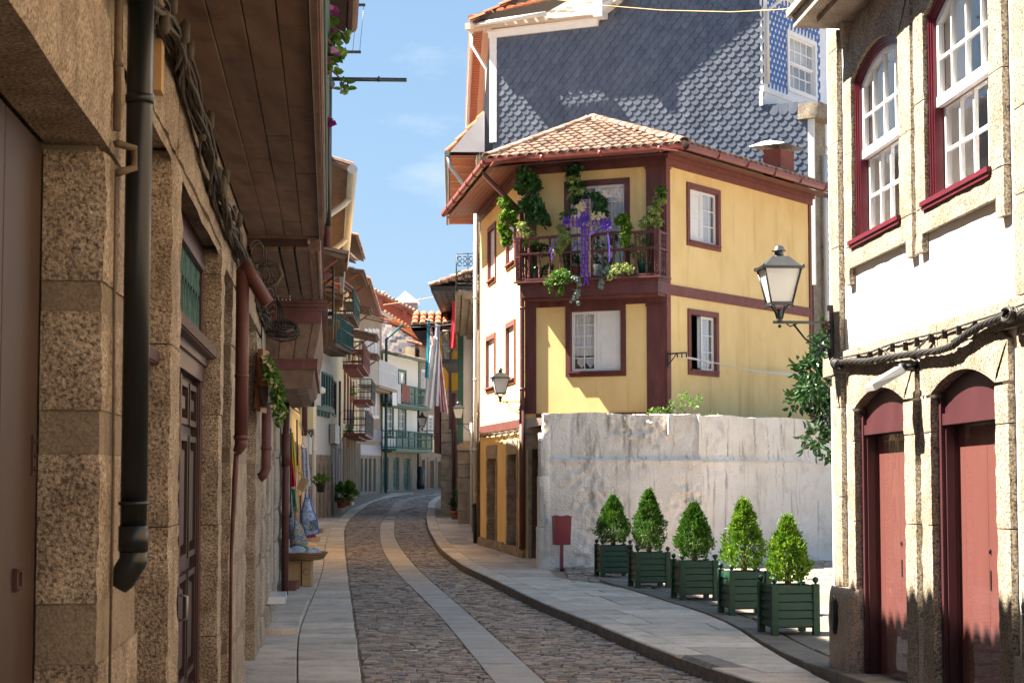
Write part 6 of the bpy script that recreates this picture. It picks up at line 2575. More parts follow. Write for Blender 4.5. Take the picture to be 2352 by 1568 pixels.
for k, (u, vt, vb, r, nm) in enumerate(((612, 915, 1098, .048, 'brown_pipe'), (657, 905, 1357, .05, 'brown_pipe'), (641, 700, 830, .055, 'wood_dark'))):
    p = [None, None, None]
    n = (.08, .09, .12)[k]
    s = LW.px(u, 1000, n)[0]
    z0, z1 = LW.px(u, vb, n)[1], LW.px(u, vt, n)[1]
    b = MB()
    if k == 0:
        b.tube([LW.P(s, n, z1), LW.P(s, n, z0 + .1), LW.P(s, n - .03, z0 + .03), LW.P(s, n - .07, z0)], r, 10)
        b.tube([LW.P(s, n, z0 + .28), LW.P(s, n, z0 + .31)], r * 1.15, 10)
    else:
        b.tube([LW.P(s, n, max(z0, .05)), LW.P(s, n, z1)], r, 10)
        if k == 1:
            b.tube([LW.P(s, n, 1.9), LW.P(s, n, 2.35)], r * 1.2, 10)
            b.tube([LW.P(s, n, 1.2), LW.P(s, n, 1.23)], r * 1.15, 10)
    tag(b.build("drainpipe", M[nm], fix=False), ["short brown downpipe ending in an elbow right of the flower box", "brown downpipe reaching the pavement left of the hanging clothes",
                                                "dark pipe in front of the wooden oriel"][k], "downpipe")
b = MB()
for k in range(10):
    c = LW.P(Y0 - .5, .16 + U(-.03, .08), OZ(765) + U(-.05, .05))
    r = U(.06, .14)
    b.tube([c + LW.n * (r * 1.3 * cos(t * .55 + k)) + Vector((0, 0, r * .7 * sin(t * .55 + k))) + LW.d * .02 * k for t in range(13)], .008, 5, False)
for k in range(4):
    b.tube([LW.P(Y0 - .5, .12, OZ(690)), LW.P(Y0 - .5, .15 + .02 * k, OZ(725)), LW.P(Y0 - .5, .13 + .03 * k, OZ(760))], .008, 5, False)
tag(b.build("cable_coil", M['cable'], fix=False), "coil of black cable hanging in front of the oriel", "cables")
b = MB()
pth = [(640, 785), (646, 830), (650, 880), (660, 905), (680, 935), (695, 950), (705, 985), (716, 1000), (730, 1010), (748, 1030), (763, 1040)]
for k in range(6):
    pts = []
    for i, (u, v) in enumerate(pth):
        s, z = LW.px(u, v, .12)
        s = min(s, 62)
        pts.append(LW.P(s, .12 + U(-.06, .1), z + U(-.08, .08)))
    b.tube(pts, .014, 4, False)
tag(b.build("wall_cables", M['cable'], fix=False), "loose tangle of black wires running on above the hanging clothes", "cables")

# narrow shop houses, seen almost edge-on
s3, wall3 = shell("shop_house", "narrow cream house above the clothes shop on the left", LW, 31.0, 46, 6.95, 'cream',
                  [(32, 33.2, -.1, 2.4), (34.5, 36, -.1, 2.4), (38, 40, -.1, 2.4), (42, 44, -.1, 2.4), (33, 34.2, 3.4, 5.4), (37, 38.2, 3.4, 5.4), (41, 42.2, 3.4, 5.4)])
for r in ((33, 34.2, 3.4, 5.4), (37, 38.2, 3.4, 5.4), (41, 42.2, 3.4, 5.4)):
    win(s3, LW, r, 'maroon')
for a in (31.2, 33.4, 36.4, 40.4, 44.4):
    b = MB()
    rough_block(b, LW, a, a + .7, -.1, .07, 0, 2.4, .15, .01, .03)
    b.build("door_pillar", M['granite_grey'], wall3, fix=False)
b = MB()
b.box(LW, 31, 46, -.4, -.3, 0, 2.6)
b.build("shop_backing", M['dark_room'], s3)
tile_roof(s3, LW, 31, 46, 1.0, 7.0, -4.8, 9.3, rafters=M['wood_soffit'])
b = MB()
b.tube([LW.P(30.9, 1.06, 6.95), LW.P(46, 1.06, 6.95)], .085, 8)
b.tube([LW.P(34, 1.03, 6.9), LW.P(34, .95, 6.8), LW.P(34, .15, 6.2), LW.P(34, .12, 3)], .06, 8)
b.tube([LW.P(40, 1.03, 6.9), LW.P(40, .95, 6.8), LW.P(40, .15, 6.2), LW.P(40, .12, 3)], .06, 8)
b.build("gutter", M['white_pipe'], s3)
for s, n, z in ((32.5, .95, 5.9), (37, .9, 5.6)):
    hood(s3, LW, s, s + 3, n, z)
rail_balcony(s3, LW, 33.5, 39, .75, 4.6, 'wood_dark', 'iron')
s4, wall4 = shell("slate_blue_house", "narrow grey house with a white downpipe on the left", LW, 46, 62.6, 8.0, 'grey_wall',
                  [(48, 49.4, -.1, 2.4), (52, 53.4, -.1, 2.4), (56, 58, -.1, 2.4), (48, 49.5, 3.4, 5.6), (53, 54.5, 3.4, 5.6), (58, 59.5, 3.4, 5.6)])
for r in ((48, 49.5, 3.4, 5.6), (53, 54.5, 3.4, 5.6), (58, 59.5, 3.4, 5.6)):
    win(s4, LW, r, 'darkgreen')
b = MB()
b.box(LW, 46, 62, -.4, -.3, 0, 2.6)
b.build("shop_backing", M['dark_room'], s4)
tile_roof(s4, LW, 46, 62.6, 1.0, 8.05, -4.8, 10.2, rafters=M['maroon_light'])
hood(s4, LW, 48, 51, .9, 6.9, roof='tile_orange')
hood(s4, LW, 54, 57, .9, 6.4)
rail_balcony(s4, LW, 49, 53, .85, 5.6, 'wood_dark', 'darkgreen')
b = MB()
b.tube([LW.P(45.9, 1.07, 8.0), LW.P(62.6, 1.07, 8.0)], .09, 8)
b.build("gutter", M['zinc'], s4)
for k, (u, vt, vb, r, mm, lab) in enumerate(((721.5, 905, 1198, .07, 'white_pipe', "white downpipe on the left pavement beyond the hanging clothes"),
                                            (734, 790, 1190, .06, 'darkgreen', "dark green downpipe beside the white bay-windowed house"),
                                            (765, 1030, 1184, .06, 'zinc', "grey conduit pipe at the corner by the leafy potted plants"),
                                            (779, 875, 1040, .07, 'wood_dark', "dark brown downpipe between two cream house fronts"),
                                            (700, 830, 1000, .05, 'brown_pipe', "red-brown pipe above the hanging apron"))):
    s, z1 = LW.px(u, vt, .14)
    q = at(u, (vt + vb) / 2, (30, 66.5, 67, 74, 32)[k] if k != 0 else 62)
    b = MB()
    z1, z0 = at(u, vt, q.y).z, max(at(u, vb, q.y).z, gz(q.y))
    b.tube([Vector((q.x, q.y, z0)), Vector((q.x, q.y, z1))], r, 8)
    b.tube([Vector((q.x, q.y, z0 + (z1 - z0) * .55)), Vector((q.x, q.y, z0 + (z1 - z0) * .55 + .08))], r * 1.2, 8)
    tag(b.build("drainpipe", M[mm], fix=False), lab, "downpipe")
b = MB()
q = at(713, 960, 33)
b.abox(q.x - .16, q.x + .07, q.y - .2, q.y + .2, q.z - .2, q.z + .2)
tag(b.build("meter_box", M['cream'], fix=False), "cream meter box on the wall above the hanging apron", "meter box")

# white house with a green bay window
pA, pB = Vector((-6.95, 62.7, 0)), Vector((-6.75, 68.2, 0))
WA = Wall(pA, pB - pA)
if WA.n.x < 0:
    WA = Wall(pA, pB - pA, -1)
LA = (pB - pA).length
rb = pxr(WA, 738, 852, 763, 940)
bh, bw = shell("bay_window_house", "white panelled house with a green multi-paned window over granite", WA, 0, LA, 9.6, 'white', [(rb[0], rb[1] - .2, rb[2], rb[3])])
nw = 4
for k in range(nw):
    a = rb[0] + (rb[1] - .2 - rb[0]) * k / nw
    win(bh, WA, (a + .04, a + (rb[1] - .2 - rb[0]) / nw - .04, rb[2] + .05, rb[3] - .05), 'darkgreen', cs=2, cz=4, out=.06)
zg0 = WA.px(750, 1045)[1]
b = MB()
b.box(WA, 0, LA, 0, .05, 0, zg0)
low = b.build("granite_base", M['granite_grey'], bw)
for k in range(5):
    a = .1 + k * (LA - .2) / 5
    b = MB()
    b.box(WA, a, a + .4, .05, .12, 0, zg0)
    b.build("door_pillar", M['granite_grey'], bw)
    b = MB()
    b.box(WA, a + .42, a + .98, .05, .06, .1, zg0 - .3)
    b.build("door", M['wood_dark'], bh)
b = MB()
b.box(WA, 0, LA, 0, .14, rb[2] - .16, rb[2])
for k in range(6):
    b.box(WA, .2 + k * .85, .4 + k * .85, 0, .10, rb[2] - .36, rb[2] - .16)
b.build("sill_bracket", M['green_far'], bw)
tile_roof(bh, WA, 0, LA, .9, 9.6, -5, 11.6)
hood(bh, WA, .5, 3.5, 1.0, 8.6)
rail_balcony(bh, WA, .6, LA, .8, 6.25, 'wood_soffit', 'darkgreen', step=.16, r=.018)
b = MB()
c = WA.P(.6, .3, WA.px(745, 905)[1])
b.lathe(c, [(.05, -.12), (.16, -.08), (.17, .06), (.05, .14)], 12)
b.build("lamp_globe", M['white_paint'], bh)

# cream houses with balconies
pC = Vector((-7.95, 95, 0))
WB = Wall(pB, pC - pB)
if WB.n.x < 0:
    WB = Wall(pB, pC - pB, -1)
LB = (pC - pB).length
r1 = pxr(WB, 763.5, 872, 771, 955)
c1, c1w = shell("cream_house", "cream house with a tall dark window and a grey meter box", WB, 0, 8, 10.6, 'cream', [r1])
win(c1, WB, r1, 'wood_dark', 'wood_dark', 2, 2)
tile_roof(c1, WB, 0, 8, .9, 10.6, -5, 12.4)
b = MB()
q = pxr(WB, 764, 973, 774, 1020, .1)
b.box(WB, q[0], q[1], 0, .2, q[2], q[3])
b.build("meter_box", M['zinc'], c1)
b = MB()
b.box(WB, 0, 8, 0, .06, 0, 3.0)
b.build("granite_base", M['granite_grey'], c1)
for k in range(4):
    b = MB()
    b.box(WB, .4 + k * 1.9, 1.5 + k * 1.9, .06, .075, .6, 2.7)
    b.build("door", M['wood_dark'], c1)
rail_balcony(c1, WB, .3, 6.0, .8, 7.7, 'wood_soffit', 'darkgreen', step=.18, r=.016)
hood(c1, WB, 1, 6.5, 1.1, 9.6)
c2, c2w = shell("balcony_house", "peach house with stacked balconies and potted plants on the left", WB, 8, LB, 9.8, 'cream',
                [(10, 11.2, 3.9, 6.0), (13, 14.2, 3.9, 6.0), (16, 17.2, 3.9, 6.0), (19, 20.2, 3.9, 6), (10, 11.2, 6.8, 8.8), (14, 15.2, 6.8, 8.8), (18, 19.2, 6.8, 8.8)])
for r in ((10, 11.2, 3.9, 6.0), (13, 14.2, 3.9, 6.0), (16, 17.2, 3.9, 6.0), (19, 20.2, 3.9, 6), (10, 11.2, 6.8, 8.8), (14, 15.2, 6.8, 8.8), (18, 19.2, 6.8, 8.8)):
    win(c2, WB, r, 'maroon_light', cs=2, cz=4, fw=.14)
for k in range(11):
    b = MB()
    b.box(WB, 8.3 + k * 1.7, 8.9 + k * 1.7, 0, .14, 0, 3.2)
    b.build("door_pillar", M['tan_wall'], c2w)
    b = MB()
    b.box(WB, 8.92 + k * 1.7, 9.9 + k * 1.7, .0, .03, .2, 3.0)
    b.build("door", M['wood_dark'], c2)
bb = rail_balcony(c2, WB, 9.5, 20, .95, 3.4, 'maroon_light', 'iron', solid=None)
b = MB()
b.box(WB, 14, 20, .86, .93, 3.45, 4.5)
b.build("balcony_panel", M['maroon_light'], bb)
rail_balcony(c2, WB, 9, 17, .85, 6.3, 'maroon_light', 'maroon_light', step=.2, r=.02)
rail_balcony(c2, WB, 19, 25, .9, 5.2, 'maroon_light', 'iron')
tile_roof(c2, WB, 8, LB, 1.1, 9.8, -5, 12, rafters=M['maroon_light'])
hood(c2, WB, 9, 12, 1.1, 8.9)
hood(c2, WB, 15, 19, 1.2, 8.2)
hood(c2, WB, 20, 24, 1.1, 7.6)

# granite house with a white panelled balcony
pD = Vector((-7.32, 102.4, 0))
WC = Wall(pC + Vector((.0, .05, 0)), pD - pC)
if WC.n.x < 0:
    WC = Wall(pC + Vector((.0, .05, 0)), pD - pC, -1)
LC = (pD - pC).length
us = [(836, 842), (845, 851), (854, 860), (862.5, 868)]
opsC = [pxr(WC, a, 757, c, 822) for a, c in us] + [pxr(WC, a, 886, c, 958) for a, c in us] + [pxr(WC, a, 1052, c, 1128) for a, c in ((828, 833), (838, 843), (847.5, 853), (858, 863))]
gh, gwall = shell("white_balcony_house", "granite house with white windows, a white panelled balcony and lilac tile bands", WC, 0, LC, WC.px(850, 720)[1], 'tan_wall', opsC)
for r in opsC[:8]:
    win(gh, WC, r, 'white_paint', cs=2, cz=4, fw=.16, out=.06)
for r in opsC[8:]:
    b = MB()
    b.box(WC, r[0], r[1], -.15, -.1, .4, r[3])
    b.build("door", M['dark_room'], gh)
zb_ = WC.px(850, 879, .9)[1]
rail_balcony(gh, WC, 0.6, LC - .3, .95, zb_, 'tan_wall', 'white_paint', hgt=1.35, solid='white_paint', r=.01)
for v0, v1 in ((1045, 1022), (1012, 985)):
    b = MB()
    z0, z1 = WC.px(850, v0)[1], WC.px(850, v1)[1]
    b.box(WC, .2, LC - .05, 0, .03, z0, z1)
    b.build("tile_band", M['lilac_tile'], gwall)
tile_roof(gh, WC, 0, LC, .5, WC.px(850, 716)[1], -5, WC.px(850, 690)[1], 'tile_orange', rafters=M['tile_orange'])
b = MB()
b.tube([WC.P(0, .56, WC.px(850, 716)[1]), WC.P(LC, .56, WC.px(850, 716)[1])], .09, 8)
b.build("gutter", M['zinc'], gh)

# white and green house closing the view
pE = Vector((-5.62, 110.8, 0))
WD = Wall(pD, pE - pD)
if WD.n.y > 0:
    WD = Wall(pD, pE - pD, -1)
LD = (pE - pD).length
doors = [pxr(WD, 876, 1050, 890, 1124), pxr(WD, 901, 1050, 915, 1124), pxr(WD, 925, 1052, 940, 1124)]
fr1 = [pxr(WD, 885, 930, 903, 1003), pxr(WD, 915, 930, 932, 1003)]
fr2 = [pxr(WD, 885, 847, 903, 885), pxr(WD, 915, 850, 932, 885)]
zc_ = WD.px(915, 820)[1]
wg, wgw = shell("green_balcony_house", "white house with bottle-green joinery, two balconies and a granite ground floor", WD, 0, LD, zc_, 'white', doors + fr1 + fr2)
zst = WD.px(915, 1034)[1]
b = MB()
facade(b, WD, -.02, LD + .02, -.1, zst, doors, .05, .2)
b.build("granite_base", M['tan_wall'], wgw, fix=False)
for r in doors:
    b = MB()
    b.box(WD, r[0], r[1], -.15, -.1, r[2], r[3])
    d = b.build("door", M['green_far'], wg)
    for q in range(2):
        b = MB()
        a = r[0] + (r[1] - r[0]) * q / 2
        b.box(WD, a + .05, a + (r[1] - r[0]) / 2 - .05, -.1, -.07, r[2] + .2, r[2] + 1.0)
        b.box(WD, a + .05, a + (r[1] - r[0]) / 2 - .05, -.1, -.07, r[2] + 1.1, r[3] - .15)
        b.build("door_panel", M['darkgreen'], d)
for r in fr1 + fr2:
    win(wg, WD, r, 'green_far', 'white_paint', 2, 4, .16)
zb1, zb2 = WD.px(915, 1030, .8)[1], WD.px(915, 926, .8)[1]
rail_balcony(wg, WD, .1, LD - .1, .85, zb1, 'green_far', 'green_far', step=.17, r=.02, hgt=1.0)
ub = rail_balcony(wg, WD, .1, LD - .1, .85, zb2, 'green_far', 'green_far', step=.17, r=.02, hgt=1.05)
b = MB()
b.box(WD, .0, .18, 0, .05, zst, zc_)
b.box(WD, LD - .3, LD, 0, .05, zb2, zc_)
b.build("green_pilaster", M['green_far'], wgw)
tile_roof(wg, WD, -.2, LD + .3, 1.0, zc_ - .1, 0.02, zc_ + .08, 'tile', rafters=M['green_far'])
b = MB()
b.tube([WD.P(-.1, .3, .5), WD.P(-.1, .3, WD.px(880, 780)[1]), WD.P(1.6, .8, WD.px(890, 745)[1])], .08, 8)
b.build("drain_stack", M['darkgreen'], wg)
for k, (u0, u1, v1, m, lab) in enumerate(((901, 911, 930, 'white_paint', "white towel over the upper green balcony rail"),
                                         (911.5, 921, 926, 'grey_wall', "pale grey towel over the upper green balcony rail"),
                                         (922, 941, 922, 'rust', "rust-brown blanket over the upper green balcony rail"))):
    r = pxr(WD, u0, v1, u1, 893, .92)
    b = MB()
    b.grid(lambda a, c: WD.P(r[0] + (r[1] - r[0]) * a, .93 + .02 * sin(a * 9 + k), zb2 + 1.07 - (zb2 + 1.07 - r[2]) * c), 8, 6)
    b.grid(lambda a, c: WD.P(r[0] + (r[1] - r[0]) * a, .80 + .13 * 0 + .01 * sin(a * 9), zb2 + 1.07 - .5 * c), 8, 3)
    b.grid(lambda a, c: WD.P(r[0] + (r[1] - r[0]) * a, .80 + .13 * c, zb2 + 1.075), 8, 1)
    tag(b.build("towel", M[m], fix=False), lab, "laundry", "laundry on the upper green balcony")

# the house right of it, mostly hidden
pF = Vector((-3.2, 121, 0))
WE = Wall(pE, pF - pE)
if WE.n.y > 0:
    WE = Wall(pE, pF - pE, -1)
LE = (pF - pE).length
dE = [pxr(WE, 966, 1056, 974, 1120), pxr(WE, 984, 1058, 995, 1120), pxr(WE, 1003, 1060, 1012, 1120)]
wE = [pxr(WE, 984, 955, 993, 995), pxr(WE, 967, 955, 976, 995), pxr(WE, 968, 850, 975, 905)]
ph, pw_ = shell("pale_yellow_house", "pale yellow house with brown doors closing the end of the street", WE, 0, LE, WE.px(980, 800)[1], 'tan_wall', dE + wE, back=1.0)
b = MB()
z0, z1 = WE.px(980, 1037)[1], WE.px(980, 1003)[1]
b.box(WE, 0.4, LE, 0, .04, z0, z1)
b.build("yellow_band", M['cream'], pw_)
for r in dE:
    b = MB()
    b.box(WE, r[0], r[1], -.15, -.1, r[2], r[3])
    b.build("door", M['door_brown'], ph)
    b = MB()
    frame(b, WE, r[0] - .2, r[1] + .2, r[2], r[3] + .25, .2, -.05, .06, False)
    b.build("door_frame", M['tan_wall'], ph)
for r in wE:
    win(ph, WE, r, 'white_paint', cs=2, cz=4, fw=.12)
tile_roof(ph, WE, 0.3, LE, .5, WE.px(980, 800)[1], -.9, WE.px(980, 785)[1], 'tile_orange')

# roofs and gables behind
def gable(name, label, pts, Y, m, thick=.4, th=.35, roofm='tile_orange'):
    """gable wall from photograph points at one depth, with a roof slab along its upper edge"""
    h = thing(name, label, "house", at(sum(p[0] for p in pts) / len(pts), 1120, Y))
    q = [at(u, v, Y) for u, v in pts]
    b = MB()
    b.extr([(p.x, p.y, p.z) for p in q], (0, 3, 0))
    g = b.build("gable_wall", M[m], h)
    return h, g, q


fgw = at(912, 790, 113.5)
h1, g1, q1 = gable("fish_scale_house", "house with a mottled grey-lilac fish-scale gable above the green and white house", [(873, 840), (960, 850), (956, 786), (930, 769), (883, 740), (873, 746)], 113, 'lilac_tile')
WG = Wall((0, 113), (1, 0), 1)
if WG.n.y > 0:
    WG = Wall((0, 113), (1, 0), -1)
Z_ = lambda v: at(900, v, 113).z
X_ = lambda u: at(u, 800, 113).x
pg = [(X_(u), Z_(v)) for u, v in [(873, 845), (960, 855), (956, 786), (930, 769), (883, 740), (873, 746)]]
scale_m = [M['lilac_tile'], M['slate'], M['pink_wall'], M['lilac_tile']]
for r in range(17):
    for c in range(12):
        s = pg[0][0] + .1 + c * .21 + (.105 if r % 2 else 0)
        z = pg[0][1] + .1 + r * .19
        if not inside((s, z), pg):
            continue
        b = MB()
        k = 6
        b.poly(WG, [(s - .1, z + .14)] + [(s - .1 * cos(pi * i / k), z - .11 * sin(pi * i / k)) for i in range(k + 1)] + [(s + .1, z + .14)], .01 + .004 * (r % 2), .045 - .0015 * r)
        b.build("fish_scale", scale_m[RN.choice([0, 0, 0, 1, 2, 2, 3])], g1, fix=True)
b = MB()
a, c = at(878, 728, 112.9), at(1000, 804, 112.9)
d = c - a
b.hexa([a, a + d, a + d + Vector((0, 5, 0)), a + Vector((0, 5, 0)), a + Vector((.1, 0, .25)), a + d + Vector((.1, 0, .25)), a + d + Vector((.1, 5, .25)), a + Vector((.1, 5, .25))])
ro = b.build("roof", M['tile_orange'], h1)
b = MB()
for k in range(16):
    t = k / 16
    p = a + d * t + Vector((.1, -.05, .33))
    b.tube([p, p + d / 16 * 1.05 + Vector((0, 0, .02))], .13, 6)
b.build("verge_tiles", M['tile_orange'], ro)
h2, g2, q2 = gable("red_gable_house", "large brick-red gabled house on the skyline", [(800, 760), (990, 830), (990, 747), (836, 668), (815, 690)], 122, 'redwall')
b = MB()
a, c = at(830, 664, 121.6), at(992, 746, 121.6)
d = c - a
b.hexa([a, a + d, a + d + Vector((0, 6, 0)), a + Vector((0, 6, 0)), a + Vector((.15, 0, .32)), a + d + Vector((.15, 0, .32)), a + d + Vector((.15, 6, .32)), a + Vector((.15, 6, .32))])
ro = b.build("roof", M['redwall'], h2)
b = MB()
for k in range(20):
    p = a + d * k / 20 + Vector((.1, -.02, .33))
    b.tube([p, p + d / 20 * 1.06], .12, 6)
b.build("verge_tiles", M['tile'], ro)
b = MB()
for t in (.28, .62):
    p = a + d * t + Vector((0, -.1, -.25))
    b.abox(p.x - .12, p.x + .12, p.y - .2, p.y + .3, p.z - .15, p.z + .25)
b.build("purlin_end", M['redwall'], ro)
p = at(934, 697, 125)
b = MB()
w = .75
b.hexa([p + Vector(o) for o in ((-w, -w, -1), (w, -w, -1), (w, w, -1), (-w, w, -1), (-w, -w, .0), (w, -w, .0), (w, w, 0), (-w, w, 0))])
lan = b.build("roof_lantern", M['zinc'], h2)
b = MB()
w = .9
b.add([p + Vector(o) for o in ((-w, -w, .0), (w, -w, 0), (w, w, 0), (-w, w, 0), (-.1, 0, .85))], [(0, 1, 4), (1, 2, 4), (2, 3, 4), (3, 0, 4), (3, 2, 1, 0)])
b.build("lantern_cap", M['azulejo_white'], lan)
b = MB()
p = at(882, 690, 124)
b.tube([p + Vector((0, 0, -1)), p + Vector((0, 0, .5))], .12, 8)
b.tube([p + Vector((0, 0, .5)), p + Vector((0, 0, .62))], .18, 8)
b.build("flue", M['white_pipe'], h2)
h3, g3, q3 = gable("white_gable_house", "plain white gable end left of the red gabled house", [(815, 780), (863, 780), (863, 712), (832, 686), (815, 692)], 116, 'white')
# ------------------------------------------------------------------ foliage helpers
def whorl(mb, c, ax, n, l, w):
    ax = ax.normalized()
    a = ax.orthogonal().normalized()
    b = ax.cross(a)
    o = U(0, 6.28)
    for i in range(n):
        q = o + 2 * pi * i / n
        d = (a * cos(q) + b * sin(q)) * .9 + ax * U(-.05, .35)
        mb.leaf(c, d, ax, l * U(.75, 1.15), w * U(.8, 1.1), .22)


def rvec(k=1.0):
    while True:
        v = Vector((U(-1, 1), U(-1, 1), U(-1, 1)))
        if .05 < v.length < 1:
            return v * k


def clump(mb, c, r, n, l, w, kind='single', up=.5, sz=1.0):
    """n leaves or whorls spread through an ellipsoid (radii r)"""
    for _ in range(n):
        v = rvec()
        v = v * (.45 + .55 * RN.random()) / max(.3, v.length) * v.length ** .5
        p = c + Vector((v.x * r[0], v.y * r[1], v.z * r[2]))
        ax = (Vector((v.x / max(r[0], .02), v.y / max(r[1], .02), v.z / max(r[2], .02))).normalized() * .8 + Vector((0, 0, up)) + rvec(.6))
        if kind == 'whorl':
            whorl(mb, p, ax, RN.choice([5, 6, 7]), l, w)
        else:
            mb.leaf(p, ax, rvec(), l * U(.7, 1.2), w * U(.8, 1.15))
    return mb


# ------------------------------------------------------------------ planters with box cones
def shrub(H, Wd, seed, lime):
    """conical box bush standing at z=0 (local)"""
    rr = random.Random(seed)
    mb, st = MB(), MB()
    nl = 4000
    for _ in range(nl):
        t = rr.random() ** .8
        ang = rr.uniform(0, 2 * pi)
        z = .05 + t * (H - .05)
        prof = (1 - t) ** .80 * min(1, .5 + t * 2.2) * 1.2
        wob = 1 + .50 * noise.noise(Vector((cos(ang) * 1.6, sin(ang) * 1.6, z * 7 + seed))) + .42 * noise.noise(Vector((cos(ang) * 4, sin(ang) * 4, z * 16 + seed)))
        R = Wd * .5 * prof * wob + .012
        rad = R * (1 - .55 * rr.random() ** 2.2)
        p = Vector((cos(ang) * rad, sin(ang) * rad, z + .05 * rr.random() * (rad / (Wd * .5))))
        d = Vector((cos(ang) * .8, sin(ang) * .8, .9)) + Vector((rr.uniform(-.7, .7), rr.uniform(-.7, .7), rr.uniform(-.5, .5)))
        mb.leaf(p, d, Vector((rr.uniform(-1, 1), rr.uniform(-1, 1), rr.uniform(-1, 1))), rr.uniform(.028, .050), rr.uniform(.016, .026), .25)
    # tufts that make the outline lumpy
    for _ in range(85):
        t = rr.random() ** .75
        ang = rr.uniform(0, 2 * pi)
        R = Wd * .5 * (1 - t) ** .80 * min(1, .5 + t * 2.2) * 1.2 + rr.uniform(-.01, .03)
        c = Vector((cos(ang) * R, sin(ang) * R, .09 + t * (H - .08)))
        for q in range(16):
            d = Vector((cos(ang) * .8, sin(ang) * .8, .8)) + Vector((rr.uniform(-1, 1), rr.uniform(-1, 1), rr.uniform(-.6, .8)))
            mb.leaf(c + Vector((rr.uniform(-1, 1), rr.uniform(-1, 1), rr.uniform(-1, 1.3))) * .028, d, Vector((rr.uniform(-1, 1), rr.uniform(-1, 1), 1)), rr.uniform(.022, .038), rr.uniform(.013, .019), .22)
    # loose shoots that break the outline
    for _ in range(70):
        t = rr.random() ** .7
        ang = rr.uniform(0, 2 * pi)
        R = Wd * .5 * (1 - t) ** .80 * min(1, .45 + t * 2.3) * 1.12
        p = Vector((cos(ang) * R * .9, sin(ang) * R * .9, .06 + t * (H - .08)))
        d = Vector((cos(ang) * .6, sin(ang) * .6, 1.0)).normalized()
        L = rr.uniform(.05, .13)
        for q in range(9):
            f = q / 8
            mb.leaf(p + d * L * f, d + Vector((rr.uniform(-1, 1), rr.uniform(-1, 1), rr.uniform(-.2, .6))), Vector((0, 0, 1)), .026 * (1.1 - .4 * f), .013, .2)
    for _ in range(9):
        p = Vector((rr.uniform(-.035, .035), rr.uniform(-.035, .035), H * rr.uniform(.82, .95)))
        L = rr.uniform(.08, .16)
        for q in range(16):
            mb.leaf(p + Vector((0, 0, L * q / 15)), Vector((rr.uniform(-1, 1), rr.uniform(-1, 1), rr.uniform(.2, 1.2))), Vector((0, 0, 1)), .028, .014, .2)
    for i in range(14):
        a = i * 2.4
        st.tube([Vector((cos(a) * .03, sin(a) * .03, -.02)), Vector((cos(a) * .07 * Wd, sin(a) * .07 * Wd, H * .22)), Vector((cos(a) * Wd * .28, sin(a) * Wd * .28, H * .42))], [.008, .006, .003], 4)
    st.tube([Vector((0, 0, -.03)), Vector((.01, 0, H * .4)), Vector((0, .01, H * .9))], [.014, .01, .003], 5)
    return mb, st


SP = .45                                    # spacing of the corner posts
LOC0 = Wall((0, 0), (1, 0), 1)
proto = thing("planter", "x", "planter", (0, 0, 0), "green slatted planters in front of the white wall")
h = SP / 2
for sx in (-1, 1):
    for sy in (-1, 1):
        b = MB()
        b.abox(sx * h - .034, sx * h + .034, sy * h - .034, sy * h + .034, 0, .525)
        b.lathe(Vector((sx * h, sy * h, .525)), [(.012, 0), (.012, .012), (.02, .016), (.03, .03), (.033, .044), (.03, .058), (.018, .072), (.004, .076)], 12)
        b.build("corner_post", M['green'], proto)
for side in range(4):
    for k in range(5):
        z0 = .085 + k * .086
        b = MB()
        n0, n1, g = h - .022 + U(-.002, .002), h + .008 + U(-.002, .003), .032
        prof = [(n0, z0), (n1 + .010, z0 + .004), (n1 - .004, z0 + .080), (n0, z0 + .080)]
        c_, s_ = [(1, 0), (0, 1), (-1, 0), (0, -1)][side]
        rot = lambda x, y: Vector((x * c_ - y * s_, x * s_ + y * c_, 0))
        r0 = [rot(-h + g, -n) + Vector((0, 0, z)) for n, z in prof]
        r1 = [rot(h - g, -n) + Vector((0, 0, z)) for n, z in prof]
        b.add(r0 + r1, [(0, 1, 2, 3), (7, 6, 5, 4)] + [(i, (i + 1) % 4, 4 + (i + 1) % 4, 4 + i) for i in range(4)])
        b.build("slat", M['green'], proto)
b = MB()
b.abox(-h, h, -h, h, .46, .475)
b.build("soil", M['soil'], proto)
b = MB()
b.abox(-h + .02, h - .02, -h + .02, h - .02, .07, .085)
b.build("base_board", M['wood_dark'], proto)
spots = [(1384.8, 1326.3, .135, .81, .52, 1, "leftmost green planter, half hidden, beside the red litter bin", "dark box cone in the leftmost planter beside the litter bin"),
         (1465.5, 1350, .15, .93, .46, 2, "second green planter from the left, under the tallest slim bush", "slim tall box cone, second from the left"),
         (1568, 1378, .17, .78, .48, 3, "middle green planter of the five", "broad dark box cone in the middle planter"),
         (1681, 1412.7, .20, .86, .48, 4, "fourth green planter, its near edge hidden by the front planter", "bright yellow-green box cone, fourth from the left"),
         (1779.5, 1458, .22, .72, .42, 5, "nearest green planter at the right end of the row", "small bright box cone in the nearest planter")]
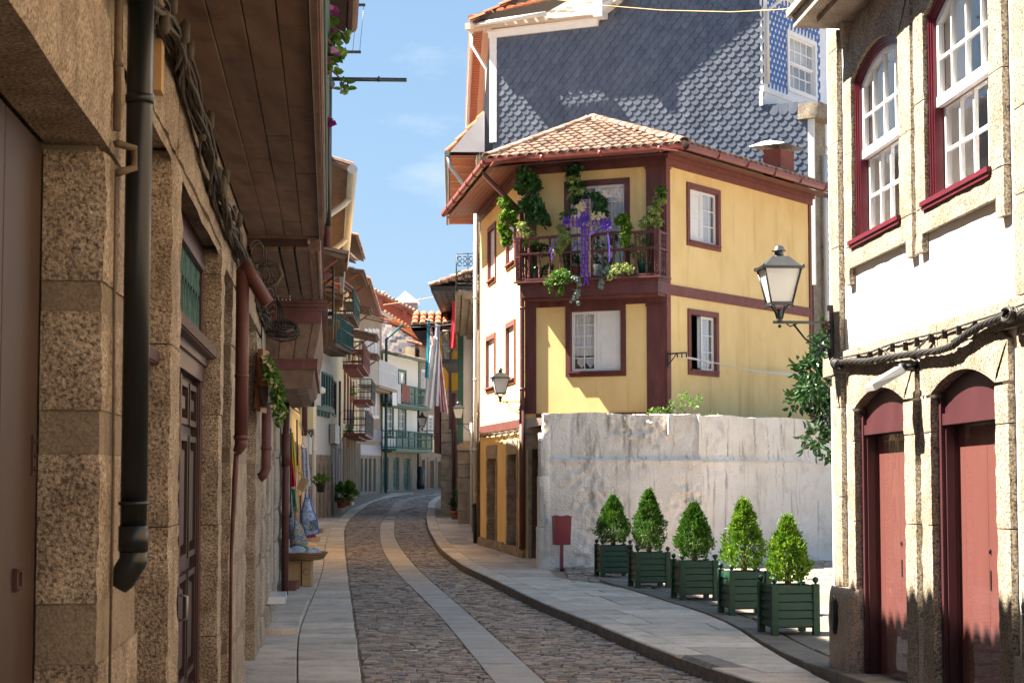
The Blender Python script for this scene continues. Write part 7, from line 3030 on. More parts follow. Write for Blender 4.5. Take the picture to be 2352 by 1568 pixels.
for k, (u, v, z, H, Wd, sd, lp_, lb_) in enumerate(spots):
    o = proto if k == 0 else copy_tree(proto)
    p = G(u, v, z)
    z = plaza_z(p.y)
    p = G(u, v, z)
    rot = rad(10.0)
    cen = Vector((p.x, p.y, z)) + Matrix.Rotation(rot, 3, 'Z') @ Vector((h, h, 0))
    o.location = cen
    o.rotation_euler = (0, 0, rot)
    o["label"] = lp_
    mb, st = shrub(H, Wd, sd * 13, k > 2)
    t = thing("box_bush", lb_, "bush", cen + Vector((0, 0, .475)), "clipped box cones in the planters")
    ORG[t.name] = Vector((0, 0, 0))
    mb.build("foliage", M['leaf_lime_sunlit'] if k > 2 else M['leaf'], t, fix=False)  # paler leaf stands in for sun on the two nearest cones
    st.build("stems", M['stem'], t, fix=False)

# ------------------------------------------------------------------ litter bin
p = G(1290, 1306, .13)
bn = thing("litter_bin", "crimson metal litter bin on a post in front of the white wall", "litter bin", p)
W0 = Wall((p.x, p.y), Vector((1, .25, 0)))
W0 = W0 if W0.n.y < 0 else Wall((p.x, p.y), Vector((1, .25, 0)), -1)
b = MB()
b.box(W0, -.027, .027, -.02, .02, p.z - .05, p.z + .5)
b.box(W0, -.09, .09, -.07, .07, p.z, p.z + .012)
b.build("post", M['bin_red'], bn)
b = MB()
zb, zt_ = p.z + .42, p.z + .90
b.hexa([W0.P(-.138, -.10, zb), W0.P(.138, -.10, zb), W0.P(.138, .08, zb), W0.P(-.138, .08, zb),
        W0.P(-.145, -.10, zt_), W0.P(.145, -.10, zt_), W0.P(.145, .13, zt_), W0.P(-.145, .13, zt_)])
b.build("bin_body", M['bin_red'], bn)
b = MB()
b.hexa([W0.P(-.155, -.11, zt_ + .002), W0.P(.155, -.11, zt_ + .002), W0.P(.155, .14, zt_ + .002), W0.P(-.155, .14, zt_ + .002),
        W0.P(-.15, -.11, zt_ + .018), W0.P(.15, -.11, zt_ + .018), W0.P(.15, .14, zt_ + .018), W0.P(-.15, .14, zt_ + .018)])
for s in (-.14, .06):
    b.box(W0, s, s + .08, -.02, .02, zt_ + .018, zt_ + .03)
b.build("bin_rim", M['bin_red'], bn)

# ------------------------------------------------------------------ street lanterns on brackets
lamp = thing("street_lantern", "x", "street lamp", (0, 0, 0), "black wall lanterns along the street")
AL = .47
b = MB()
b.abox(0, .025, -.03, .03, -.36, .12)
b.abox(0, .045, -.022, .022, .10, .15)
b.build("wall_plate", M['iron'], lamp)
b = MB()
b.abox(.02, AL + .06, -.014, .014, -.012, .012)
b.tube([Vector((.03, 0, -.33)), Vector((.05, 0, -.22)), Vector((.12, 0, -.22)), Vector((.25, 0, -.14)), Vector((AL - .12, 0, -.015))], .009, 6)
b.tube([Vector((.03 + .06 * (1 - cos(t * .5)), 0, -.06 - .13 * sin(t * .26))) for t in range(11)], .008, 5)
b.tube([Vector((.075 + .05 * cos(t * .55), 0, -.26 + .05 * sin(t * .55))) for t in range(10)], .008, 5)
b.tube([Vector((AL - .15, 0, -.015)), Vector((AL - .09, 0, -.035)), Vector((AL - .06, 0, -.012))], .007, 5)
b.ball(Vector((AL, 0, -.035)), .016)
b.build("bracket_arm", M['iron'], lamp)
b = MB()
b.lathe(Vector((AL, 0, 0)), [(.028, .0), (.028, .02), (.02, .03), (.022, .10), (.03, .115)], 10)
for q in range(4):
    a = pi / 4 + q * pi / 2
    d = Vector((cos(a), sin(a), 0))
    b.tube([Vector((AL, 0, .03)) + d * .025, Vector((AL, 0, .09)) + d * .045, Vector((AL, 0, .145)) + d * .085, Vector((AL, 0, .15)) + d * .125, Vector((AL, 0, .125)) + d * .15], .008, 5)
b.build("cradle", M['lamp_iron'], lamp)
zb, zt_ = .16, .455
hb, ht = .088, .152
cf = MB()
R4 = lambda r, z: [Vector((AL + sx * r, sy * r, z)) for sx, sy in ((-1, -1), (1, -1), (1, 1), (-1, 1))]
cf.hexa(R4(hb + .012, zb - .014) + R4(hb + .012, zb + .012))
cf.hexa(R4(ht + .03, zt_ + .002) + R4(ht + .036, zt_ + .022))
for q in range(4):
    a, c = R4(hb + .004, zb)[q], R4(ht + .006, zt_)[q]
    cf.tube([a, c], .010, 4)
cf.build("lantern_frame", M['lamp_iron'], lamp)
for q in range(4):
    a, c = R4(hb, zb + .012), R4(ht, zt_)
    b = MB()
    r = (q + 1) % 4
    mid_ = (a[q] + a[r] + c[q] + c[r]) / 4
    inn = (Vector((AL, 0, mid_.z)) - mid_) * .03
    b.hexa([a[q], a[r], a[r] + inn, a[q] + inn, c[q], c[r], c[r] + inn, c[q] + inn])
    b.build("opal_pane", M['opal'], lamp)
b = MB()
b.hexa(R4(ht + .012, zt_ + .022) + R4(.072, zt_ + .115))
b.lathe(Vector((AL, 0, zt_ + .115)), [(.06, 0), (.042, .006), (.040, .05), (.062, .054)], 12)
b.lathe(Vector((AL, 0, zt_ + .165)), [(.066, 0), (.064, .006), (.050, .012), (.046, .03), (.030, .048), (.006, .055)], 14)
for s in R4(ht + .022, zt_ + .03):
    b.ball(s, .012, 6)
b.build("lantern_roof", M['lamp_iron'], lamp)
lamps = [(RW.P(.36, NS, RW.px(1915, 740, NS)[1]), RW.n, "largest black lantern with white panes on the corner of the white house at right", .98),
         (YL.P(.22, .0, 3.19), YL.n, "black lantern on the street face of the yellow house", 1.0),
         (SL_.P(10.6, LO, 3.22), SL_.n, "pale sunlit lantern in front of the granite pier beyond the yellow house", 1.0),
         (Vector((-2.80, 66.6, 3.26)), Vector((-1, 0, 0)), "farthest dark lantern, in front of the pale yellow house at the street's end", 1.0)]
for k, (p, n, lab, sc) in enumerate(lamps):
    o = lamp if k == 0 else copy_tree(lamp)
    o.location = p
    o.rotation_euler = (0, 0, atan2(n.y, n.x))
    o.scale = (sc, sc, sc)
    o["label"] = lab
b = MB()
lp0 = lamps[0][0]
for k in range(10):
    c = lp0 + RW.n * .06 + Vector((0, 0, -.02))
    b.tube([c + rvec(.03), c + rvec(.05), c + rvec(.05) + Vector((0, 0, -.03 * (k % 4)))], .004, 4)
tag(b.build("red_rag", M['bin_red'], fix=False), "knot of red wire on the bracket of the largest lantern", "wire")

# ------------------------------------------------------------------ balcony garden
bp = lambda x, y, n: (lambda q: YF.P(q[0], n, q[1]))(YF.px((2000 + x / 2.24) / 1.7415, (600 + y / 2.24) / 1.7415, n))
SC_ = 1 / 2.24 / 1.7415 / FPX * 34.6         # metres per crop pixel


def bplant(name, label, blobs, m, kind, l, w, dens, pot=None, stems=None, group="plants on the flowered balcony", cat="plant", up=.5):
    zlow = min(bp(x, y + ry, n).z for x, y, rx, ry, n in blobs)
    base = bp(pot[0], pot[1], pot[2]) if pot else Vector((bp(blobs[0][0], blobs[0][1], blobs[0][4]).x, bp(blobs[0][0], blobs[0][1], blobs[0][4]).y, zlow))
    t = thing(name, label, cat, base, group)
    mb = MB()
    for x, y, rx, ry, n in blobs:
        c = bp(x, y, n)
        clump(mb, c, (rx * SC_, min(.16, rx * SC_), ry * SC_), int(dens * 2.7 * rx * ry / 1000) + 4, l, w, kind, up)
    mb.build("foliage", M[m], t, fix=False)
    if stems:
        sb = MB()
        for st in stems:
            sb.tube([bp(*q) for q in st], [.012] + [.008] * (len(st) - 2) + [.004], 5)
        sb.build("stem", M['stem'], t, fix=False)
    if pot:
        pb = MB()
        r = pot[3]
        pb.lathe(base, [(r * .75, 0), (r * .95, r * 1.4), (r * 1.06, r * 1.42), (r * 1.06, r * 1.65), (r * .95, r * 1.65), (r * .9, r * 1.5)], 12)
        pb.build("pot", M[pot[4]], t)
    return t


bplant("climbing_plant", "dark climber up the left post of the balcony with broad leaves",
       [(210, 200, 55, 55, .3), (250, 270, 90, 80, .3), (190, 330, 45, 80, .3), (310, 330, 50, 80, .3), (240, 500, 60, 80, .35), (310, 500, 60, 90, .35), (360, 560, 50, 70, .4), (400, 640, 40, 60, .4), (300, 610, 50, 80, .35)],
       'leaf_vine', 'single', .10, .075, 10, stems=[[(330, 1100, .3), (325, 760, .3), (300, 520, .32), (270, 420, .32), (230, 250, .3)], [(250, 500, .32), (220, 330, .3), (225, 190, .3)]])
bplant("umbrella_plant", "tall dark umbrella plant rising in front of the balcony door",
       [(670, 160, 80, 45, .3), (660, 220, 75, 45, .3), (640, 300, 55, 60, .3), (700, 330, 75, 60, .3), (720, 410, 80, 60, .3), (690, 450, 60, 40, .3)],
       'leaf_dark', 'whorl', .085, .034, 6, stems=[[(700, 1090, .3), (690, 700, .3), (680, 300, .3)]], pot=(690, 1120, .3, .11, 'terracotta'))
bplant("umbrella_plant", "variegated umbrella plant just behind the top of the ribbon cross",
       [(660, 270, 70, 40, .38), (690, 370, 90, 60, .38), (640, 430, 40, 40, .38)],
       'leaf_var', 'whorl', .07, .024, 4)
bplant("umbrella_plant", "green umbrella plant right of the ribbon cross's head",
       [(860, 410, 60, 40, .35), (900, 470, 80, 60, .35), (880, 540, 70, 50, .35), (930, 570, 45, 50, .35)],
       'leaf_vine', 'whorl', .08, .032, 6, stems=[[(860, 1090, .3), (880, 700, .3), (880, 430, .35)]])
bplant("umbrella_plant", "sunlit lime-green umbrella plant leaning out past the left end of the balcony",
       [(50, 470, 70, 55, .30), (90, 560, 80, 60, .32), (30, 600, 40, 40, .32), (20, 690, 50, 50, .35), (60, 760, 60, 50, .35), (60, 820, 50, 40, .35), (120, 640, 40, 50, .3)],
       'leaf_lime_sunlit', 'whorl', .085, .034, 6, stems=[[(210, 1100, .3), (180, 800, .3), (110, 620, .32), (50, 480, .3)], [(180, 860, .3), (90, 800, .35), (20, 690, .35)]])
bplant("umbrella_plant", "cream-edged umbrella plant over the left end of the handrail",
       [(200, 680, 60, 45, .55), (250, 740, 60, 45, .55), (290, 800, 60, 60, .45), (240, 830, 50, 40, .45)],
       'leaf_var', 'whorl', .07, .028, 6, stems=[[(290, 1090, .45), (280, 900, .45), (240, 740, .55)]], pot=(340, 1165, .32, .11, 'green_pot'))
bplant("umbrella_plant", "cream-edged umbrella plant left of the ribbon cross, over the rails",
       [(560, 700, 55, 40, .6), (570, 770, 65, 55, .62), (540, 850, 60, 50, .62), (520, 900, 50, 30, .62), (610, 800, 30, 40, .62)],
       'leaf_var', 'whorl', .07, .028, 6, stems=[[(600, 1100, .45), (580, 900, .55), (565, 720, .6)]])
bplant("umbrella_plant", "bright yellow-green umbrella plant on the handrail right of the cross",
       [(1100, 610, 60, 45, .58), (1130, 680, 65, 45, .6), (1130, 760, 45, 50, .62), (1125, 830, 25, 40, .62), (1060, 640, 35, 30, .58)],
       'leaf_lime_sunlit', 'whorl', .075, .030, 6, stems=[[(1090, 1060, .45), (1070, 900, .45), (1110, 700, .6)]])
bplant("umbrella_plant", "tall variegated umbrella plant at the right end of the balcony",
       [(1440, 370, 50, 45, .42), (1430, 460, 60, 50, .42), (1390, 540, 70, 50, .42), (1350, 620, 80, 50, .42), (1290, 660, 50, 40, .45), (1400, 640, 60, 50, .42)],
       'leaf_var', 'whorl', .075, .028, 5, stems=[[(1290, 1060, .4), (1320, 850, .4), (1380, 600, .42), (1440, 380, .42)]], pot=(1290, 1105, .4, .13, 'green_pot'))
bplant("umbrella_plant", "small green tuft at the top of the plant by the right post",
       [(1440, 360, 55, 40, .45), (1460, 410, 30, 40, .45)], 'leaf', 'whorl', .07, .026, 5)
bplant("shrubby_plant", "twiggy plant behind the right end of the balusters",
       [(1270, 780, 70, 60, .4), (1300, 860, 70, 80, .38), (1270, 960, 70, 60, .38)],
       'leaf_vine', 'single', .035, .02, 12, stems=[[(1250 + k * 18, 1050, .4), (1230 + k * 25, 900, .38), (1220 + k * 30, 760, .4)] for k in range(6)])
bplant("trailing_plant", "bright green creeper spilling over the floor of the balcony",
       [(440, 1180, 50, 25, .68), (500, 1130, 60, 50, .66), (570, 1110, 60, 50, .66), (540, 1180, 60, 30, .68), (455, 1240, 15, 50, .69), (550, 1250, 18, 60, .69), (620, 1150, 40, 40, .68), (515, 1290, 12, 20, .69)],
       'leaf_ivy', 'single', .045, .034, 22, up=-.1)
bplant("succulent", "grey-green succulent trailing below the cross",
       [(680, 1150, 60, 40, .66), (710, 1200, 25, 25, .68), (695, 1280, 30, 50, .7), (660, 1330, 20, 30, .7), (705, 1370, 22, 25, .7), (630, 1360, 12, 14, .7)],
       'leaf_pale', 'whorl', .035, .014, 7, stems=[[(690, 1180, .68), (690, 1260, .7), (700, 1370, .7)], [(670, 1240, .7), (640, 1250, .7), (625, 1260, .7)]])
bplant("succulent", "small grey succulent hanging right of the cross's foot",
       [(920, 1090, 45, 50, .6), (905, 1200, 28, 50, .7), (960, 1060, 30, 30, .6)], 'leaf_pale', 'whorl', .05, .014, 6, stems=[[(915, 1090, .66), (905, 1160, .7), (905, 1220, .7)]])
bplant("trailing_plant", "yellowish ivy along the balcony floor right of the cross",
       [(1060, 1060, 70, 40, .62), (1130, 1050, 40, 40, .62), (1020, 1110, 40, 30, .64), (1170, 1080, 40, 40, .6), (980, 1150, 15, 20, .66)], 'leaf_var', 'single', .05, .04, 14, up=.1)
bplant("shrubby_plant", "leafy plants low behind the left balusters",
       [(320, 870, 60, 50, .4), (400, 900, 70, 60, .35), (300, 1060, 60, 40, .42), (440, 1060, 50, 40, .4), (380, 1090, 50, 30, .4), (660, 1000, 60, 80, .35), (600, 960, 50, 60, .35)],
       'leaf_dark', 'single', .06, .04, 9)
bplant("shrubby_plant", "tangled green plants low behind the right balusters",
       [(850, 1000, 60, 60, .35), (960, 1000, 50, 60, .35), (850, 800, 50, 60, .35), (900, 880, 60, 50, .35), (1020, 780, 40, 60, .35), (1000, 870, 40, 60, .35), (1180, 900, 40, 60, .35)],
       'leaf_vine', 'single', .055, .034, 8, stems=[[(980, 1060, .35), (1050, 880, .35), (1000, 760, .35)]])
bplant("fern", "wispy fern left of the cross's arm", [(570, 590, 40, 30, .45), (620, 560, 50, 30, .45), (660, 560, 40, 40, .45), (550, 630, 20, 20, .45)], 'leaf_vine', 'single', .05, .022, 14)
c = bp(845, 1130, .45)
b = MB()
b.lathe(c, [(.085, 0), (.10, .2), (.108, .2), (.108, .22), (.1, .22)], 14)
tag(b.build("bucket", M['white_paint'], fix=False), "white plastic bucket behind the foot of the ribbon cross", "bucket")

# the ribbon cross
cx = thing("ribbon_cross", "wooden cross covered with violet ribbon bows and cream flowers on the balcony rail", "cross", bp(768, 1140, NB + .05))
b = MB()
q0, q1 = YF.px((2000 + 722 / 2.24) / 1.7415, (600 + 1140 / 2.24) / 1.7415, NB + .06), YF.px((2000 + 806 / 2.24) / 1.7415, (600 + 440 / 2.24) / 1.7415, NB + .06)
b.box(YF, q0[0], q1[0], NB + .03, NB + .05, q0[1], q1[1])
b.build("upright_board", M['tan_board'], cx)
r0, r1 = YF.px((2000 + 575 / 2.24) / 1.7415, (600 + 705 / 2.24) / 1.7415, NB + .06), YF.px((2000 + 955 / 2.24) / 1.7415, (600 + 590 / 2.24) / 1.7415, NB + .06)
b = MB()
b.box(YF, r0[0], r1[0], NB + .051, NB + .066, r0[1] + .02, r1[1] - .02)
b.build("cross_board", M['tan_board'], cx)


def ribbon(s, z, sc=1.0):
    b = MB()
    n = NB + .075
    top = [(s + U(-.012, .012), n + .022, z + .05 * sc)]
    for sg in (-1, 1):
        pts = [(s, n + .012, z + .052 * sc), (s + sg * .014 * sc, n + .02, z + .02 * sc), (s + sg * .004 * sc, n + .014, z), (s - sg * .024 * sc, n + .012, z - .058 * sc)]
        w = .011 * sc
        L = [YF.P(a - w, c, e) for a, c, e in pts]
        Rr = [YF.P(a + w, c + .004, e) for a, c, e in pts]
        b.add(L + Rr, [(i, i + 1, 5 + i, 4 + i) for i in range(3)])
        bk = [YF.P(a - w, c - .004, e) for a, c, e in pts] + [YF.P(a + w, c, e) for a, c, e in pts]
        b.add(bk, [(4 + i, 5 + i, i + 1, i) for i in range(3)])
    return b.build("ribbon_bow", M['purple'], cx, fix=False)


wv, wh = q1[0] - q0[0], r1[0] - r0[0]
for i in range(17):
    for j in range(3):
        z = q0[1] + .05 + (q1[1] - q0[1] - .1) * i / 16
        ribbon(q0[0] + wv * (j + .5 + U(-.25, .25)) / 3, z + U(-.02, .02), 1.0)
for i in range(11):
    for j in range(2):
        s = r0[0] + .03 + (wh - .06) * i / 10
        ribbon(s, r0[1] + .07 + j * .10 + U(-.01, .01), 1.05)
for (x, y, r, n) in ((730, 520, 40, 26), (880, 590, 60, 34), (770, 660, 25, 8), (740, 490, 25, 10)):
    b = MB()
    for _ in range(n):
        c = bp(x + U(-r, r), y + U(-r * .6, r * .6), NB + .10)
        whorl(b, c, YF.n + rvec(.4), 5, .03, .022)
    b.build("flower_cluster", M['cream_flower'], cx, fix=False)
b = MB()
for (x, y, r, n) in ((750, 640, 35, 16), (940, 660, 45, 26), (590, 640, 20, 10)):
    for _ in range(n):
        c = bp(x + U(-r, r), y + U(-r, r), NB + .10)
        whorl(b, c, YF.n + rvec(.5), 5, .045, .03)
b.build("violet_rosette", M['purple'], cx, fix=False)
b = MB()
for pts in ([(505, 780, .66), (470, 850, .68), (440, 910, .68)], [(530, 800, .66), (490, 880, .68), (460, 930, .69), (465, 990, .69)], [(690, 830, .68), (650, 890, .69)],
            [(930, 690, .7), (850, 735, .7), (770, 775, .7)], [(965, 730, .7), (980, 860, .7), (980, 1000, .7)], [(770, 1130, .7), (750, 1220, .7)], [(770, 1130, .7), (795, 1215, .7)]):
    P = [bp(*q) for q in pts]
    w = YF.d * .014 if abs(pts[0][0] - pts[-1][0]) < 120 else Vector((0, 0, .018))
    b.add([p - w for p in P] + [p + w for p in P], [(i, i + 1, len(P) + i + 1, len(P) + i) for i in range(len(P) - 1)])
    b.add([p - w - YF.n * .002 for p in P] + [p + w - YF.n * .002 for p in P], [(len(P) + i, len(P) + i + 1, i + 1, i) for i in range(len(P) - 1)])
b.build("ribbon_tail", M['purple'], cx, fix=False)

# clothes-line bracket on the corner of the yellow house
c0 = YR.P(.02, .04, YR.px(1523, 812)[1])
b = MB()
b.tube([c0, c0 + Vector((.36, .04, .03))], .014, 6)
b.tube([c0 + Vector((0, 0, -.22)), c0 + Vector((.16, .02, .0))], .011, 6)
for k in range(3):
    b.tube([c0 + Vector((.18 + k * .085, .02, .02)), c0 + Vector((.18 + k * .085, .02, -.07))], .012, 6)
b.box(YR, -.01, .05, .03, .05, c0.z - .26, c0.z + .04)
tag(b.build("line_bracket", M['iron'], fix=False), "black iron clothes-line bracket on the oxblood corner post", "bracket")
b = MB()
e = YR.P(6.3, .35, YR.px(1850, 858, .35)[1])
for k in range(4):
    a = c0 + Vector((.18 + k * .06, .02, -.05))
    b.tube([a, (a + e) / 2 + Vector((0, 0, -.08 - .01 * k)), e + Vector((0, 0, -.02 * k))], .006, 4)
m_ = c0 + (e - c0) * .2 + Vector((.1, 0, -.08))
b.tube([m_ + Vector((-.07, 0, .02)), m_ + Vector((.07, .05, 0))], .02, 6)
tag(b.build("clothes_line", M['white_paint'], fix=False), "white clothes lines sagging across the right face of the yellow house", "clothes line")

# plants on top of the white wall
tp = at(1545, 955, 33.4)
t = thing("wall_shrub", "young glossy shrub growing behind the top of the white wall", "shrub", Vector((tp.x, tp.y, 2.66)))
mb, sb = MB(), MB()
for (u, v, r) in ((1560, 940, .10), (1545, 930, .12), (1575, 920, .12), (1568, 908, .08), (1590, 930, .08), (1605, 918, .06), (1530, 945, .1), (1500, 946, .06), (1512, 945, .06)):
    c = at(u, v, 33.3 + U(-.2, .2))
    sb.tube([Vector((tp.x + U(-.1, .1), 33.4, 2.66)), (c + Vector((tp.x, 33.4, 2.7))) / 2, c], [.008, .006, .003], 4)
    clump(mb, c, (r, r, r), 15, .075, .04)
mb.build("foliage", M['leaf_ivy'], t, fix=False)
sb.build("stem", M['stem'], t, fix=False)
t = thing("wall_weed", "tiny weed on the wall top right of the glossy shrub", "weed", at(1640, 955, 33.6))
mb = MB()
clump(mb, at(1638, 949, 33.6), (.12, .05, .05), 8, .06, .03)
mb.build("foliage", M['leaf_ivy'], t, fix=False)

# orange tree half hidden behind the white house
tb_ = Vector((4.75, 24.0, plaza_z(24)))
ot = thing("orange_tree", "small glossy dark-green tree peeping out behind the corner of the white house", "tree", tb_)
b = MB()
b.tube([tb_, tb_ + Vector((.02, .03, 1.2)), tb_ + Vector((-.05, 0, 2.1))], [.09, .07, .06], 8)
for k in range(9):
    a = k * 2.4
    b.tube([tb_ + Vector((-.03, 0, 1.7 + .06 * k)), tb_ + Vector((cos(a) * .4, sin(a) * .4, 2.4 + .05 * k)), tb_ + Vector((cos(a) * .85, sin(a) * .8, 2.8 + .06 * k))], [.04, .025, .01], 5)
b.build("trunk", M['stem'], ot)
mb = MB()
for k in range(95):
    v = rvec()
    c = tb_ + Vector((-.1, 0, 2.75)) + Vector((v.x * 1.0, v.y * .9, v.z * .95))
    r = U(.12, .26)
    clump(mb, c, (r, r, r), 48, .12, .055, up=-.15)
mb.build("crown", M['leaf_dark'], ot, fix=False)
# ------------------------------------------------------------------ clothes shop on the left pavement
M['cloth_blue'] = mat('blue_print', [(.75, .77, .80), (.16, .27, .52), (.70, .73, .78), (.12, .2, .42)], 22, 5, .85)
M['cloth_floral'] = mat('floral_print', [(.72, .70, .68), (.68, .66, .66), (.30, .32, .48), (.72, .70, .66), (.45, .22, .18)], 26, 4, .85)
M['cloth_tile'] = mat('tile_print', [(.60, .58, .52), (.12, .18, .30), (.58, .55, .45), (.35, .27, .12)], 20, 3, .85)
M['cloth_grey'] = mat('grey_print', [(.45, .46, .48), (.10, .12, .17), (.40, .42, .45)], 24, 4, .85)
M['cloth_yellow'] = mat('yellow_cloth', [(.62, .47, .02), (.70, .55, .03)], 6, 3, .9)
M['cloth_red'] = mat('red_cloth', [(.45, .02, .04), (.55, .03, .06)], 6, 3, .9)
M['cloth_green'] = mat('green_cloth', [(.02, .22, .12), (.03, .28, .16)], 6, 3, .9)
M['cloth_white'] = mat('white_cloth', [(.66, .66, .68), (.74, .74, .76)], 6, 3, .9, transl=.3)
M['cloth_lilac'] = mat('lilac_cloth', [(.46, .45, .55), (.60, .60, .66)], 30, 3, .9, transl=.3)
M['cloth_teal'] = mat('teal_cloth', [(.02, .24, .32), (.03, .30, .40)], 6, 3, .9, transl=.3)
M['cloth_stripe'] = mat('striped_cloth', [(.42, .16, .18), (.62, .48, .48), (.30, .06, .09), (.55, .35, .36)], 9, 2, .9, stretch=(4, 4, .05))
M['paper_bag'] = mat('kraft_paper', [(.40, .25, .12), (.46, .30, .16)], 6, 5, .8)
cp_ = lambda x, y: ((1000 + x / 2.0914) / 1.7415, (1650 + y / 2.0914) / 1.7415)


def cloth(name, label, cat, top, bot, Y, m, wav=.02, nf=3, group=None, fringe=False, thick=.012, build=True):
    """hanging cloth: top and bottom edges given as (u0,v0,u1,v1) in the photograph"""
    A, B, C, D = at(top[0], top[1], Y), at(top[2], top[3], Y), at(bot[0], bot[1], Y), at(bot[2], bot[3], Y)
    mb = MB()

    def f(a, c, o):
        p = (A * (1 - a) + B * a) * (1 - c) + (C * (1 - a) + D * a) * c
        return p + Vector((.3 * wav * sin(a * nf * 9 + c * 2), wav * (sin(a * nf * 6.28 + c * 1.5) + .5 * sin(a * 11 + c * 5)) * (.3 + c) + o, .01 * sin(a * 20) * c))
    mb.grid(lambda a, c: f(a, c, 0), 18, 12)
    mb.grid(lambda a, c: f(1 - a, c, thick), 18, 12)
    if fringe:
        for i in range(26):
            p = f(i / 25, 1, 0)
            mb.tube([p, p + Vector((U(-.01, .01), 0, -U(.10, .16)))], .005, 4, False)
    if not build:
        return mb
    return tag(mb.build(name, M[m], fix=False), label, cat, group)


GC = "goods hung outside the clothes shop"


def cq(x0, y0, x1, y1):
    a, b_ = cp_(x0, y0), cp_(x1, y1)
    return (a[0], a[1], b_[0], b_[1])


cloth("shawl", "yellow fringed shawl hanging highest outside the shop", "shawl", cq(345, 170, 362, 165), cq(352, 440, 384, 430), 29, 'cloth_yellow', .015, 2, GC, True)
cloth("shirt", "red shirt hanging below the yellow shawl", "shirt", cq(335, 385, 352, 378), cq(334, 625, 380, 612), 28.8, 'cloth_red', .02, 2, GC)
cloth("shirt", "green shirt hanging below the red one", "shirt", cq(345, 632, 375, 640), cq(358, 815, 394, 828), 28.8, 'cloth_green', .02, 2, GC)
cloth("dress", "blue and white floral dress on a wooden hanger outside the shop", "dress", cq(424, 300, 480, 300), cq(440, 560, 508, 615), 28.2, 'cloth_floral', .015, 2, GC)
b = MB()
h0, h1, h2 = at(*cp_(424, 296), 28.2), at(*cp_(441, 250), 28.2), at(*cp_(480, 296), 28.2)
b.tube([h0, h1, h2, h0], .008, 5)
b.tube([h1, h1 + Vector((0, 0, .05)), h1 + Vector((.02, 0, .08)), h1 + Vector((-.01, 0, .25))], .005, 5)
tag(b.build("coat_hanger", M['tan_board'], fix=False), "wooden coat hanger holding the floral dress", "hanger", GC)
# paper carrier bag
pb = thing("paper_bag", "brown paper carrier bag hanging in front of the floral dress", "bag", at(*cp_(440, 660), 27.9), GC)
b = MB()
c = [at(*cp_(x, y), 27.85) for x, y in ((390, 635), (440, 662), (480, 560), (430, 535))]
b.extr(c, (.02, .12, 0))
b.build("bag_body", M['paper_bag'], pb)
b = MB()
a_, c_ = at(*cp_(430, 535), 27.9), at(*cp_(460, 550), 27.9)
b.tube([a_, at(*cp_(400, 490), 27.9), at(*cp_(412, 495), 27.9), c_], .006, 5)
b.build("bag_handle", M['paper_bag'], pb)
# aprons and bags
ap = thing("apron", "quilted blue and white apron hanging by its neck loop outside the shop", "apron", at(*cp_(510, 1030), 28.3), GC)
b = MB()
outl = [(462, 712), (500, 714), (520, 800), (560, 900), (575, 1005), (470, 1030), (440, 930), (425, 850)]
pts = [at(*cp_(x, y), 28.3) for x, y in outl]
ctr = sum(pts, Vector()) / len(pts)
K = len(pts)
rings = []
for f_, dy in ((1, 0), (.9, -.03), (.55, -.045)):
    rings.append([ctr + (p - ctr) * f_ + Vector((0, dy, 0)) for p in pts])
b.add(sum(rings, []) + [ctr + Vector((0, -.05, 0))], [(r * K + i, r * K + (i + 1) % K, (r + 1) * K + (i + 1) % K, (r + 1) * K + i) for r in range(2) for i in range(K)] + [(2 * K + i, 2 * K + (i + 1) % K, 3 * K) for i in range(K)], True)
b.add([p + Vector((0, .01, 0)) for p in reversed(pts)], [tuple(range(K))])
b.build("apron_cloth", M['cloth_blue'], ap, fix=False)
b = MB()
b.tube([p + Vector((0, 0, 0)) for p in pts] + [pts[0]], .012, 5)
b.tube([pts[0], at(*cp_(470, 640), 28.3), at(*cp_(490, 640), 28.3), pts[1]], .008, 5)
b.build("blue_binding", mat('blue_tape', [(.03, .10, .45), (.04, .13, .5)], 5, 2, .8), ap)
b = MB()
q = [at(*cp_(x, y), 28.24) for x, y in ((500, 905), (560, 890), (566, 980), (505, 990))]
b.extr(q, (0, .01, 0))
b.build("apron_pocket", M['cloth_grey'], ap)
cloth("apron", "red-edged apron showing beneath the quilted blue one", "apron", cq(470, 1020, 545, 1015), cq(472, 1048, 550, 1040), 28.5, 'cloth_red', .01, 2, GC)


def tote(name, label, out, loop, Y, m):
    t = thing(name, label, "bag", at(*cp_(*out[0]), Y), GC)
    P_ = [at(*cp_(x, y), Y) for x, y in out]
    c = sum(P_, Vector()) / len(P_)
    mb = MB()
    K = len(P_)
    mb.add(P_ + [c + (p - c) * .7 + Vector((0, -.06, 0)) for p in P_] + [c + (p - c) * .7 + Vector((0, .06, 0)) for p in P_],
           [(i, (i + 1) % K, K + (i + 1) % K, K + i) for i in range(K)] + [((i + 1) % K, i, 2 * K + i, 2 * K + (i + 1) % K) for i in range(K)] +
           [tuple(range(K, 2 * K)), tuple(range(3 * K - 1, 2 * K - 1, -1))], True)
    mb.build("bag_body", M[m], t)
    mb = MB()
    for o in (-.03, .03):
        mb.tube([at(*cp_(x, y), Y + o) for x, y in loop], .008, 5)
    mb.build("bag_strap", M['cloth_grey'], t)


